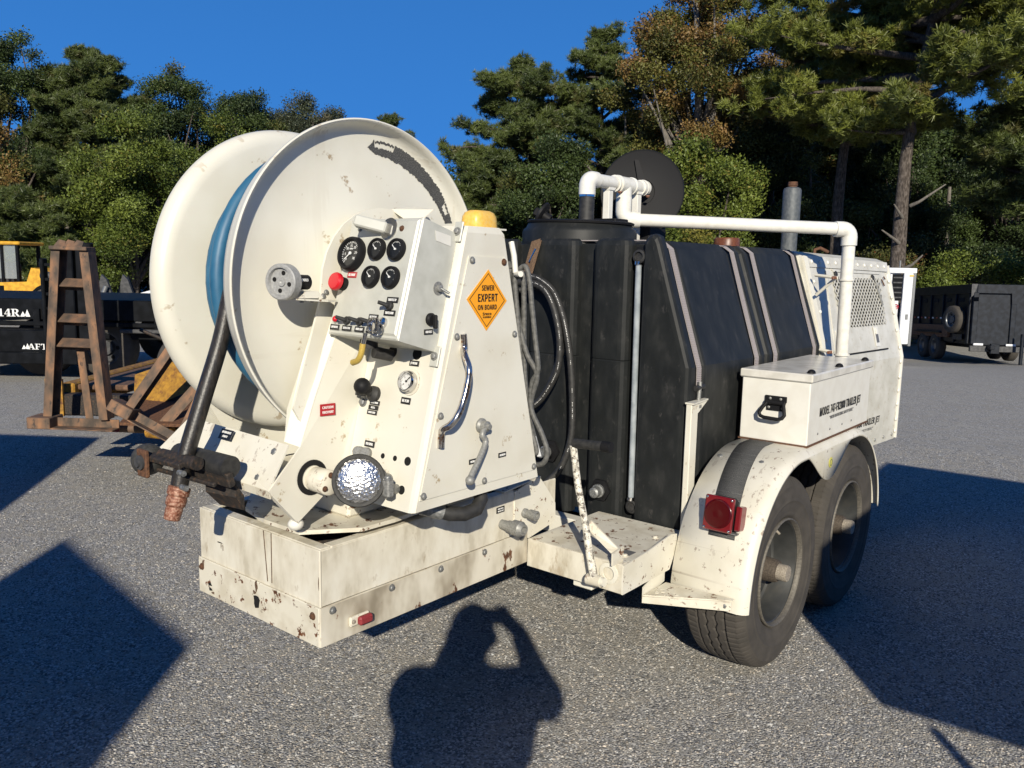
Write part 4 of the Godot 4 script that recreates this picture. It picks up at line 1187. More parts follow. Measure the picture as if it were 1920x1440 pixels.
func tank_and_rest(tr: Node3D) -> void:
	var R := Vector3(1, 0, 0)
	var U := Vector3(0, 1, 0)
	var F := Vector3(0, 0, -1)
	var K := Vector3(0, 0, 1)
	var g: Material = M.galvanised
	# ---------- water tank: two moulded bodies with upright corrugations
	var mb := MB.new()
	var rings: Array = []
	for q in [[-0.20, 0.015], [-0.188, 0.012], [-0.125, 0.012], [-0.116, 0.003], [-0.105, 0.0], [0.325, 0.0], [0.336, 0.003], [0.344, 0.014], [0.405, 0.014], [0.412, 0.003], [0.42, 0.0], [0.448, 0.0], [0.462, 0.006], [0.470, 0.02], [0.472, 0.05]]:
		rings.append(hexring(q[0], q[1], 0.66, 0.512, 0.49, 1.14, 1.605))
	mb.loft(rings)
	rings = []
	for q in [[0.484, 0.05], [0.486, 0.02], [0.494, 0.006], [0.506, 0.0], [0.532, 0.0], [0.54, 0.003], [0.547, 0.014], [0.61, 0.014], [0.618, 0.003], [0.63, 0.0], [1.02, 0.0], [1.03, 0.003], [1.037, 0.014], [1.09, 0.014], [1.097, 0.003], [1.105, 0.0], [1.125, 0.0], [1.138, 0.006], [1.145, 0.02]]:
		rings.append(hexring(q[0], q[1], 0.66, 0.512, 0.49, 1.14, 1.605))
	mb.loft(rings)
	var tk := obj("water_tank", mb, M.tank, tr)
	# end-wall ribs
	for q in [[0.586, 0.746], [0.832, 1.061], [1.147, 1.322]]:
		mb = MB.new()
		rings = []
		for z in [[0.485, 0.010], [0.49, 0.0], [1.137, 0.0], [1.141, 0.0025], [1.145, 0.0], [1.585, 0.0], [1.603, 0.006], [1.612, 0.018]]:
			var i: float = z[1]
			var ring: Array = []
			for p in [[q[0] + i, -0.19], [q[0] - 0.006 + i, -0.20], [q[0] - 0.004 + i, -0.222 + i], [q[0] + 0.004 + i, -0.236 + i], [q[0] + 0.016 + i, -0.2445 + i], [q[0] + 0.032 + i, -0.247 + i], [q[1] - 0.032 - i, -0.247 + i], [q[1] - 0.016 - i, -0.2445 + i], [q[1] - 0.004 - i, -0.236 + i], [q[1] + 0.004 - i, -0.222 + i], [q[1] + 0.006 - i, -0.20], [q[1] - i, -0.19]]:
				ring.append(V(p[1], p[0], z[0]))
			rings.append(ring)
		mb.loft(rings)
		obj("tank_rib", mb, M.tank, tk)
	for m in [0, 1]:
		mb = MB.new()
		rings = []
		for z in [[-0.188, 0.010], [-0.195, 0.0], [-0.225, 0.0], [-0.238, 0.005], [-0.246, 0.014], [-0.248, 0.03]]:
			var i: float = z[1]
			var ring: Array = []
			for p in [[0.524 - i, 0.488 + i], [0.524 - i, 1.60 - i], [0.505 - i * 0.6, 1.622 - i], [0.484, 1.628 - i], [0.464 + i * 0.7, 1.618 - i], [0.452 + i, 1.59], [0.308 + i, 1.14], [0.308 + i, 0.488 + i]]:
				var bb: float = 1.94 - p[0] if m else p[0]
				ring.append(V(z[0], bb, p[1]))
			rings.append(ring)
		mb.loft(rings)
		obj("corner_rib", mb, M.tank, tk)
	# filler neck and its lid
	turned("filler_neck", V(0.03, 1.005, 1.57), U, [Vector2(0.248, 0), Vector2(0.248, 0.075), Vector2(0.242, 0.088), Vector2(0.232, 0.095), Vector2(0.222, 0.115), Vector2(0.20, 0.115)], M.tank, tk, 56, 0.7)
	var lid := turned("lid", V(0.03, 1.0, 1.683), (U * 1.0 + R * 0.02).normalized(), [Vector2(0.205, -0.004), Vector2(0.230, 0.0), Vector2(0.232, 0.008), Vector2(0.222, 0.012), Vector2(0, 0.016)], M.black_plastic, tk, 56, 0.7)
	cbox("lid_block", V(0.15, 0.90, 1.69), V(0.26, 1.02, 1.714), M.black_plastic, lid, 0.004)
	cbox("lid_strap", V(-0.02, 1.02, 1.694), V(0.02, 1.2, 1.704), M.black_plastic, lid, 0.003)
	# vent cap tipped open on its cord
	var vn := V(-0.35, 0.80, 0.5).normalized()
	var vc := turned("vent_cap", V(-0.12, 1.10, 1.718), vn, [Vector2(0.0, -0.012), Vector2(0.046, -0.012), Vector2(0.056, -0.006), Vector2(0.056, 0.004), Vector2(0.048, 0.007), Vector2(0, 0.008)], M.black_plastic, tk, 32, 0.8)
	mb = MB.new()
	var vu := vn.cross(U).normalized()
	mb.box(Transform3D(Basis(vu, vn.cross(vu), vn), V(-0.12, 1.10, 1.718) + vn * 0.02), Vector3(0.034, 0.034, 0.026), 0.004)
	mb.cyl(V(-0.12, 1.10, 1.718) - vn * 0.012, V(-0.12, 1.10, 1.718) - vn * 0.045, 0.02)
	obj("cap_knob", mb, M.black_plastic, vc)
	# tie-down webbing down the side
	for q in [[-0.156, 0.034], [0.374, 0.036], [0.578, 0.036], [1.063, 0.034]]:
		var a: float = q[0]
		var w: float = q[1] * 0.5
		var pts: Array = []
		var bt := 1.065 if q[0] < 0.0 else 0.85
		for s in [[0.31, bt], [0.312, 1.135], [0.388, 1.37], [0.452, 1.575], [0.486, 1.598], [0.56, 1.604], [0.9, 1.604]]:
			pts.append(Vector2(s[0] + 0.003, s[1]))
		mb = MB.new()
		var un: Array = []
		for i in pts.size():
			var d: Vector2 = pts[mini(i + 1, pts.size() - 1)] - pts[maxi(i - 1, 0)]
			un.append(Vector2(-d.y, d.x).normalized())
		for i in pts.size() - 1:
			var steps := maxi(1, int(pts[i].distance_to(pts[i + 1]) / 0.0065))
			for s in steps:
				var p: Vector2 = pts[i].lerp(pts[i + 1], float(s) / steps)
				var p2: Vector2 = pts[i].lerp(pts[i + 1], (s + 0.55) / steps)
				var p3: Vector2 = pts[i].lerp(pts[i + 1], (s + 1.0) / steps)
				var n: Vector2 = un[i] * 0.0042
				var n2: Vector2 = un[i] * 0.0022
				var out := V(0, un[i].x, un[i].y)
				mb.quad(V(a - w, p.x + n2.x, p.y + n2.y), V(a + w, p.x + n2.x, p.y + n2.y), V(a + w, p2.x + n.x, p2.y + n.y), V(a - w, p2.x + n.x, p2.y + n.y), out)
				mb.quad(V(a - w, p2.x + n.x, p2.y + n.y), V(a + w, p2.x + n.x, p2.y + n.y), V(a + w, p3.x + n2.x, p3.y + n2.y), V(a - w, p3.x + n2.x, p3.y + n2.y), out)
			for e in [-w, w]:
				mb.quad(V(a + e, pts[i].x, pts[i].y), V(a + e, pts[i + 1].x, pts[i + 1].y), V(a + e, pts[i + 1].x + un[i].x * 0.003, pts[i + 1].y + un[i].y * 0.003), V(a + e, pts[i].x + un[i].x * 0.003, pts[i].y + un[i].y * 0.003), V(e, 0, 0))
		var sp := obj("tie_down_strap", mb, M.strap, tr)
		if q[0] < 0.0:
			bar("strap_bolt", [V(-0.172, 0.298, 1.085), V(-0.188, 0.294, 0.975)], 0.0075, M.grey_cast, sp, 10)
			bar("strap_pin", [V(-0.20, 0.30, 1.062), V(-0.14, 0.30, 1.066)], 0.011, M.black_rubber, sp, 10)
			turned("nut", V(-0.188, 0.2945, 0.99), U, [Vector2(0.014, 0), Vector2(0.014, 0.012), Vector2(0, 0.012)], M.grey_cast, sp, 6)
	cbox("strap_post", V(-0.268, 0.278, 0.50), V(-0.215, 0.302, 1.012), M.cream, tr, 0.003)
	slab("post_flange", [V(-0.27, 0.304, 1.012), V(-0.12, 0.304, 1.012), V(-0.12, 0.286, 1.012), V(-0.27, 0.268, 1.012)], U * 0.006, M.cream, tr)
	slab("post_gusset", [V(-0.215, 0.29, 1.010), V(-0.13, 0.29, 1.010), V(-0.215, 0.29, 0.965)], R * 0.005, M.cream, tr)
	# sight tube between two bulkhead elbows
	var sf := func(b: float, c: float) -> void:
		turned("bulkhead_fitting", V(-0.20, b, c), K, [Vector2(0.044, 0), Vector2(0.044, 0.016), Vector2(0.030, 0.018), Vector2(0.028, 0.03), Vector2(0, 0.03)], M.black_plastic, tr, 6)
		turned("elbow_end", V(-0.23, b, c), K, [Vector2(0.026, 0), Vector2(0.026, 0.012), Vector2(0.018, 0.014), Vector2(0.016, 0.006), Vector2(0.0, 0.006)], M.black_rubber, tr, 20)
	sf.call(0.541, 1.543)
	sf.call(0.529, 0.572)
	var stb := bar("sight_tube", [V(-0.232, 0.546, 1.522), V(-0.236, 0.543, 1.4), V(-0.236, 0.539, 1.0), V(-0.234, 0.537, 0.60)], 0.0115, M.clear_tube, tr, 16)
	for c in [1.518, 0.602]:
		turned("hose_clamp", V(-0.235, 0.5455 if c > 1.0 else 0.537, c - 0.006), U, [Vector2(0.012, 0), Vector2(0.015, 0.001), Vector2(0.015, 0.013), Vector2(0.012, 0.014)], M.chrome, stb, 18)
	# drain valve, and the outlet behind the hose loop
	var dv := turned("drain_fitting", V(-0.247, 0.668, 0.617), K, [Vector2(0.047, 0), Vector2(0.047, 0.012), Vector2(0.036, 0.014), Vector2(0.034, 0.018), Vector2(0, 0.018)], M.black_plastic, tr, 6)
	turned("drain_plug", V(-0.26, 0.668, 0.617), (K * 1.0 + R * 0.1).normalized(), [Vector2(0.027, 0), Vector2(0.027, 0.018), Vector2(0.021, 0.02), Vector2(0.021, 0.05), Vector2(0.014, 0.056), Vector2(0, 0.056)], g, dv, 16, 0.9)
	var of := turned("outlet_fitting", V(-0.247, 0.925, 0.737), K, [Vector2(0.05, 0), Vector2(0.05, 0.014), Vector2(0.034, 0.016), Vector2(0.03, 0.03), Vector2(0, 0.03)], M.black_plastic, tr, 6)
	turned("outlet_plug", V(-0.27, 0.925, 0.737), K, [Vector2(0.026, 0), Vector2(0.026, 0.02), Vector2(0.02, 0.022), Vector2(0.02, 0.05), Vector2(0, 0.05)], g, of, 18, 0.9)

	# ---------- fill pipework
	var fp := Node3D.new()
	fp.name = "fill_pipe"
	tr.add_child(fp, true)
	var bp := 0.985
	bar("flexible_hose", [V(0.05, bp, 1.69), V(0.05, bp, 1.815)], 0.0535 * 0.62, M.black_rubber, fp, 22)
	turned("hose_clamp", V(0.05, bp, 1.800), U, [Vector2(0.033, 0), Vector2(0.0355, 0.001), Vector2(0.0355, 0.014), Vector2(0.033, 0.015)], M.chrome, fp, 28)
	var el: Array = [V(0.05, bp, 1.81), V(0.05, bp, 1.838)]
	for i in 7:
		var t := PI / 2.0 * i / 6.0
		el.append(V(0.05 + 0.034 - 0.034 * cos(t), bp, 1.842 + 0.034 * sin(t)))
	el.append(V(0.112, bp, 1.876))
	bar("elbow", el, 0.0365, M.pvc, fp, 24)
	bar("top_pipe", [V(0.10, bp, 1.876), V(0.52, bp, 1.876)], 0.0295, M.pvc, fp, 24)
	bar("tee", [V(0.296, bp, 1.876), V(0.404, bp, 1.876)], 0.0365, M.pvc, fp, 24)
	bar("tee_branch", [V(0.35, bp, 1.876), V(0.35, bp, 1.815)], 0.0355, M.pvc, fp, 24)
	for a in [0.292, 0.408]:
		turned("tee_rim", V(a - 0.006, bp, 1.876), F, [Vector2(0.03, 0), Vector2(0.0395, 0.001), Vector2(0.0395, 0.012), Vector2(0.03, 0.013)], M.pvc, fp, 28)
	bar("end_cap", [V(0.485, bp, 1.876), V(0.535, bp, 1.876)], 0.0355, M.pvc, fp, 24)
	var corner := V(1.10, 0.20, 1.72)
	var start := V(0.35, bp, 1.72)
	var run := (corner - start).normalized()
	el = [V(0.35, bp, 1.82), V(0.35, bp, 1.762)]
	for i in 7:
		var t := PI / 2.0 * i / 6.0
		el.append(start + U * (0.038 - 0.038 * sin(t)) + run * (0.038 - 0.038 * cos(t)))
	el.append(start + run * 0.075)
	bar("elbow", el, 0.0365, M.pvc, fp, 24)
	bar("overflow_pipe", [start + run * 0.05, corner - run * 0.03 - U * 0.018], 0.0295, M.pvc, fp, 24)
	var low := V(1.115, 0.195, 0.90)
	var cc := corner - U * 0.02
	el = [cc - run * 0.072, cc - run * 0.04]
	var dn := (low - cc).normalized()
	for i in 7:
		var t := PI / 2.0 * i / 6.0
		el.append(cc + run * (-0.036 + 0.036 * sin(t)) + dn * (0.036 - 0.036 * cos(t)))
	el.append(cc + dn * 0.075)
	bar("elbow", el, 0.0365, M.pvc, fp, 24)
	bar("down_pipe", [cc + dn * 0.05, low], 0.0295, M.pvc, fp, 24)
	for q in [[0.217, 1.70], [0.463, 1.60]]:
		cbox("pipe_post", V(q[0] - 0.017, bp - 0.016, q[1]), V(q[0] + 0.017, bp + 0.016, 1.846), M.flange_white, tr, 0.002)
		slab("pipe_cradle", [V(q[0] - 0.02, bp - 0.02, 1.842), V(q[0] + 0.02, bp - 0.02, 1.842), V(q[0] + 0.055, bp - 0.02, 1.872), V(q[0] + 0.055, bp - 0.02, 1.882), V(q[0] - 0.02, bp - 0.02, 1.855)], -R * 0.04, M.flange_white, tr)
		turned("pipe_clamp", V(q[0] + 0.045, bp, 1.876), F, [Vector2(0.03, 0), Vector2(0.038, 0.001), Vector2(0.038, 0.008), Vector2(0.03, 0.009)], M.flange_white, tr, 28)
		bolt(V(q[0] + 0.05, bp - 0.03, 1.838), -U, 0.008, M.copper_rust, tr)
	for q in [[1.472, 0.238], [1.113, 0.245]]:
		var z: float = (cc.y - q[0]) / (cc.y - low.y)
		var pc := cc.lerp(low, z)
		var ub := turned("u_bolt", pc - U * 0.004, dn, [Vector2(0.030, 0), Vector2(0.0365, 0.001), Vector2(0.0365, 0.008), Vector2(0.030, 0.009)], M.flange_white, tr, 24)
		bar("u_bolt_nut", [pc + V(0.0, 0.05, 0), pc + V(-0.03, 0.055, 0.0)], 0.008, M.copper_rust, ub, 8)
		bar("pipe_brace", [pc + V(0.0, 0.04, 0), V(1.14, 0.36, q[0] + 0.01)], 0.008, M.cream, tr, 8)
	bar("pipe_brace", [V(1.115, 0.26, 1.465), V(1.14, 0.35, 1.385)], 0.008, M.cream, tr, 8)

	# ---------- small washdown reel with black side plates
	var sr := Node3D.new()
	sr.name = "washdown_reel"
	tr.add_child(sr, true)
	var nn := V(-0.86, -0.506, 0.0).normalized()
	var dc := V(0.56, 1.015, 1.862)
	turned("near_plate", dc, nn, [Vector2(0.03, -0.003), Vector2(0.196, -0.004), Vector2(0.2, 0.0), Vector2(0.197, 0.006), Vector2(0.19, 0.004), Vector2(0.06, 0.004), Vector2(0.058, -0.002), Vector2(0.0, -0.002)], M.black_plastic, sr, 72, 0.6)
	turned("far_plate", dc - nn * 0.14, nn, [Vector2(0.03, -0.003), Vector2(0.196, -0.004), Vector2(0.2, 0.0), Vector2(0.196, 0.004), Vector2(0, 0.004)], M.black_plastic, sr, 72)
	turned("drum", dc - nn * 0.14, nn, [Vector2(0.09, 0), Vector2(0.09, 0.14)], M.black_rubber, sr, 40)
	var sx := U.cross(nn).normalized()
	slab("swing_handle", [dc + nn * 0.006 + U * 0.04 - sx * 0.02, dc + nn * 0.006 + U * 0.04 + sx * 0.018, dc + nn * 0.006 + U * 0.148 - sx * 0.022, dc + nn * 0.006 + U * 0.15 - sx * 0.042], nn * 0.014, M.black_plastic, sr)
	cbox("reel_stand", V(0.50, 0.93, 1.59), V(0.66, 1.08, 1.70), M.black_plastic, sr, 0.006)

	# ---------- exhaust stack and brown filler cap
	var ex := turned("exhaust_stack", V(1.35, 0.585, 1.58), U, [Vector2(0.040, 0), Vector2(0.040, 0.15), Vector2(0.046, 0.152), Vector2(0.046, 0.335), Vector2(0.042, 0.345), Vector2(0.028, 0.352), Vector2(0.0, 0.352)], M.exhaust, tr, 36, 0.85)
	turned("tail_spout", V(1.35, 0.585, 1.925), U, [Vector2(0.022, 0), Vector2(0.022, 0.012), Vector2(0.025, 0.014), Vector2(0.024, 0.034), Vector2(0.018, 0.034), Vector2(0.018, 0.0)], M.rust, ex, 24)
	bar("exhaust_hook", [V(1.5, 0.50, 1.585), V(1.5, 0.50, 1.615), V(1.52, 0.48, 1.625), V(1.56, 0.45, 1.605)], 0.009, M.rust, tr, 8)
	turned("hydraulic_cap", V(0.55, 0.56, 1.60), U, [Vector2(0.058, 0), Vector2(0.056, 0.035), Vector2(0.052, 0.042), Vector2(0, 0.044)], M.cap_brown, tr, 32, 0.8)

	# ---------- engine hood
	mb = MB.new()
	rings = []
	for q in [[1.15, 0.0], [2.17, 1.0]]:
		var a: float = q[0]
		var b0 := hood_b(a, 0.5)
		var b1 := hood_b(a, 1.58)
		rings.append([V(a, b0, 0.535), V(a, b0, 1.02), V(a, b1, 1.58 - 0.02 * q[1]), V(a, b1 + 0.05, 1.60 - 0.02 * q[1]), V(a, 1.94 - b1 - 0.05, 1.60 - 0.02 * q[1]), V(a, 1.94 - b1, 1.58 - 0.02 * q[1]), V(a, 1.94 - b0, 1.02), V(a, 1.94 - b0, 0.535)])
	mb.loft(rings)
	var hd := obj("engine_hood", mb, M.hood_paint, tr)
	var hp := func(a: float, c: float, off := 0.0) -> Vector3:
		return V(a, hood_b(a, c) - off, c + (off * 0.28 if c > 1.02 else 0.0))
	var hn := V(0, -0.96, 0.28)
	# riveted rail under the roof edge
	var rail := slab("roof_rail", [hp.call(1.18, 1.578, 0.001), hp.call(2.165, 1.558, 0.001), hp.call(2.165, 1.505, 0.001), hp.call(1.18, 1.522, 0.001)], hn * 0.006, M.hood_paint, hd)
	for i in 11:
		var a := 1.24 + 0.088 * i
		turned("rivet", hp.call(a, 1.548 - 0.016 * i / 10.0, 0.006), hn, [Vector2(0.011, 0), Vector2(0.009, 0.005), Vector2(0, 0.007)], M.flange_white, rail, 12, 0.2)
	# lift-up door with mesh window
	var dr := slab("side_door", [hp.call(1.38, 1.505, 0.001), hp.call(2.05, 1.492, 0.001), hp.call(1.99, 1.078, 0.001), hp.call(1.30, 1.078, 0.001)], hn * 0.004, M.hood_paint, hd)
	slab("mesh_backing", [hp.call(1.445, 1.468, 0.006), hp.call(2.01, 1.464, 0.006), hp.call(1.985, 1.212, 0.006), hp.call(1.445, 1.212, 0.006)], hn * 0.0006, M.dark_hole, dr)
	mb = MB.new()
	var cols := 15
	var rows := 15
	for i in cols + 1:
		for j in rows:
			var a0 := 1.445 + (2.0 - 1.445) * i / cols
			var c0 := 1.212 + 0.254 * j / rows
			var c1 := 1.212 + 0.254 * (j + 1) / rows
			var d := 0.5 * (2.0 - 1.445) / cols
			for s in [-1.0, 1.0]:
				var p: Vector3 = hp.call(a0 + (d * s if j % 2 else 0.0), c0, 0.010)
				var q: Vector3 = hp.call(a0 + (0.0 if j % 2 else d * s), c1, 0.010)
				var dd := (q - p).normalized()
				mb.box(Transform3D(Basis(dd, hn.cross(dd).normalized(), hn), (p + q) * 0.5), Vector3(p.distance_to(q) * 1.04, 0.0065, 0.003))
	var gw := obj("mesh_window", mb, M.hood_paint, dr)
	gw.set_meta("kind", "stuff")
	slab("door_seam", [hp.call(1.30, 1.079, 0.006), hp.call(1.99, 1.079, 0.006), hp.call(1.99, 1.071, 0.006), hp.call(1.30, 1.071, 0.006)], hn * 0.0004, M.dark_hole, dr)
	slab("door_hinge", [hp.call(1.45, 1.512, 0.006), hp.call(2.03, 1.502, 0.006), hp.call(2.03, 1.488, 0.006), hp.call(1.45, 1.498, 0.006)], hn * 0.005, M.hood_paint, dr)
	for a in [1.37, 1.85]:
		var lt := slab("latch_plate", [hp.call(a - 0.028, 1.20, 0.006), hp.call(a + 0.028, 1.20, 0.006), hp.call(a + 0.028, 1.095, 0.006), hp.call(a - 0.028, 1.095, 0.006)], hn * 0.003, M.flange_white, dr)
		slab("latch_recess", [hp.call(a - 0.016, 1.165, 0.010), hp.call(a + 0.016, 1.165, 0.010), hp.call(a + 0.016, 1.115, 0.010), hp.call(a - 0.016, 1.115, 0.010)], hn * 0.001, M.ink_grey, lt)
		slab("latch_tongue", [hp.call(a - 0.012, 1.192, 0.010), hp.call(a + 0.010, 1.192, 0.010), hp.call(a + 0.010, 1.16, 0.010), hp.call(a - 0.012, 1.16, 0.010)], hn * 0.006, M.flange_white, lt)
	for q in [[1.475, 1.487], [1.93, 1.470]]:
		turned("rubber_bump", hp.call(q[0], q[1], 0.005), hn, [Vector2(0.017, 0), Vector2(0.016, 0.008), Vector2(0.008, 0.012), Vector2(0, 0.012)], M.black_rubber, dr, 16)
	bar("hood_stay", [hp.call(1.95, 1.45, 0.012), hp.call(1.955, 1.40, 0.014), hp.call(1.985, 1.315, 0.014)], 0.007, M.grey_cast, dr, 8)
	bar("hood_stay", [hp.call(2.05, 1.46, 0.008), hp.call(2.075, 1.425, 0.008)], 0.004, M.rust, dr, 6)
	bar("hood_stay", [hp.call(2.085, 1.475, 0.008), hp.call(2.10, 1.462, 0.008)], 0.004, M.rust, dr, 6)
	# corner posts of the hood with rivets
	slab("rear_post", [hp.call(1.155, 1.575, 0.001), hp.call(1.195, 1.573, 0.001), hp.call(1.195, 1.03, 0.001), hp.call(1.155, 1.03, 0.001)], hn * 0.010, M.cream, hd)
	slab("rear_post", [V(1.149, 0.46, 1.575), V(1.149, 0.50, 1.585), V(1.149, 0.36, 1.02), V(1.149, 0.30, 1.02)], K * 0.006, M.cream, hd)
	slab("front_edge", [hp.call(2.172, 1.54, -0.002), hp.call(2.172, 1.02, -0.002), hp.call(2.172, 0.54, -0.002), hp.call(2.172, 0.54, 0.012), hp.call(2.172, 1.02, 0.012), hp.call(2.172, 1.54, 0.012)], F * 0.012, M.flange_white, hd)
	for c in [1.45, 1.36, 1.27, 1.17, 1.07, 0.99, 0.90, 0.82, 0.74, 0.65, 0.58]:
		turned("rivet", hp.call(2.165, c, 0.002), R, [Vector2(0.011, 0), Vector2(0.009, 0.006), Vector2(0, 0.009)], M.flange_white, hd, 12, 0.2)
	for a in [1.24, 1.66, 1.875, 2.0, 2.125]:
		turned("rivet", hp.call(a, 0.565, 0.0), R, [Vector2(0.010, 0), Vector2(0.008, 0.005), Vector2(0, 0.007)], M.grey_cast, hd, 12, 0.2)
	for c in [1.45, 1.3, 1.16, 1.05]:
		turned("rivet", hp.call(1.235, c, 0.0), hn, [Vector2(0.010, 0), Vector2(0.008, 0.005), Vector2(0, 0.007)], M.flange_white, hd, 12, 0.2)
	bar("cable_tie", [hp.call(1.62, 1.0, 0.004), hp.call(1.61, 0.96, 0.005), hp.call(1.64, 0.93, 0.005), hp.call(1.655, 0.86, 0.005), hp.call(1.63, 0.845, 0.005), hp.call(1.60, 0.87, 0.005)], 0.004, M.ink, hd, 6)
	words("MODEL 747-FR2000 TRAILER JET", V(1.61, hood_b(1.61, 0.7) - 0.0015, 0.682), V(1, hood_b(2.15, 0.7) - hood_b(1.15, 0.7), 0), U, 0.036, M.ink, hd, 1.0, true, 0.62)
	words("\"WITH ROTATING SAFETY REEL\"", V(1.62, hood_b(1.62, 0.7) - 0.0015, 0.640), V(1, hood_b(2.15, 0.7) - hood_b(1.15, 0.7), 0), U, 0.014, M.ink_grey, hd, 1.0, true, 0.42)

	# ---------- toolbox on the near mudguard
	var tb := cbox("toolbox", V(0.147, -0.002, 0.833), V(0.90, 0.272, 1.083), M.flange_white, tr, 0.004)
	var lid2 := cbox("toolbox_lid", V(0.138, -0.011, 1.080), V(0.91, 0.281, 1.113), M.lid_white, tb, 0.005)
	for q in [[0.19, 0.004], [0.50, 0.0], [0.845, 0.0]]:
		mb = MB.new()
		mb.ball(V(q[0], q[1] + 0.01, 1.114), 0.019, Vector3(0.8, 0.75, 1.1), 16)
		obj("lid_stud", mb, M.black_plastic, lid2)
	slab("rust_seam", [V(0.143, -0.006, 0.829), V(0.90, -0.006, 0.829), V(0.90, 0.275, 0.829), V(0.143, 0.275, 0.829)], U * 0.006, M.rust, tb)
	var hl := cbox("handle_plate", V(0.139, 0.085, 0.992), V(0.147, 0.172, 1.017), M.black_plastic, tb, 0.002)
	cbox("handle_plate", V(0.141, 0.092, 0.958), V(0.147, 0.165, 0.985), M.black_plastic, tb, 0.002)
	bar("handle_hinge", [V(0.136, 0.088, 0.991), V(0.136, 0.168, 0.991)], 0.0085, M.black_plastic, hl, 12)
	bar("handle_bail", [V(0.132, 0.160, 0.990), V(0.122, 0.172, 0.970), V(0.116, 0.182, 0.950), V(0.112, 0.176, 0.938), V(0.110, 0.160, 0.933), V(0.110, 0.105, 0.931), V(0.112, 0.088, 0.936), V(0.116, 0.081, 0.948), V(0.122, 0.086, 0.968), V(0.132, 0.094, 0.988)], 0.0072, M.black_plastic, hl, 12)
	for q in [[0.150, 1.006], [0.108, 1.006], [0.155, 0.970], [0.100, 0.970]]:
		turned("screw", V(0.139 if q[1] > 0.99 else 0.141, q[0], q[1]), K, [Vector2(0.006, 0), Vector2(0.005, 0.002), Vector2(0, 0.003)], M.grey_cast, hl, 12)
	words("MODEL 747-FR2000 TRAILER JET", V(0.52, -0.0035, 0.952), F, U, 0.034, M.ink, tb, 1.0, true, 0.51)
	words("\"WITH ROTATING SAFETY REEL\"", V(0.535, -0.0035, 0.917), F, U, 0.013, M.ink_grey, tb, 1.0, true, 0.30)
	for a in [0.26, 0.40, 0.55, 0.67]:
		turned("screw", V(a, -0.002, 0.868), R, [Vector2(0.005, 0), Vector2(0.004, 0.002), Vector2(0, 0.002)], M.ink_grey, tb, 10)

	hoses(tr)

func spline(pts: Array, per := 6) -> Array:
	var out: Array = []
	for i in pts.size() - 1:
		var p0: Vector3 = pts[maxi(i - 1, 0)]
		var p3: Vector3 = pts[mini(i + 2, pts.size() - 1)]
		for k in per:
			out.append((pts[i] as Vector3).cubic_interpolate(pts[i + 1], p0, p3, float(k) / per))
	out.append(pts[-1])
	return out

func ride(called: String, label: String, category: String, tr: Node3D) -> Node3D:   # a thing carried by the trailer, in the trailer's own frame
	var o := thing(called, label, category)
	o.transform = tr.transform
	return o

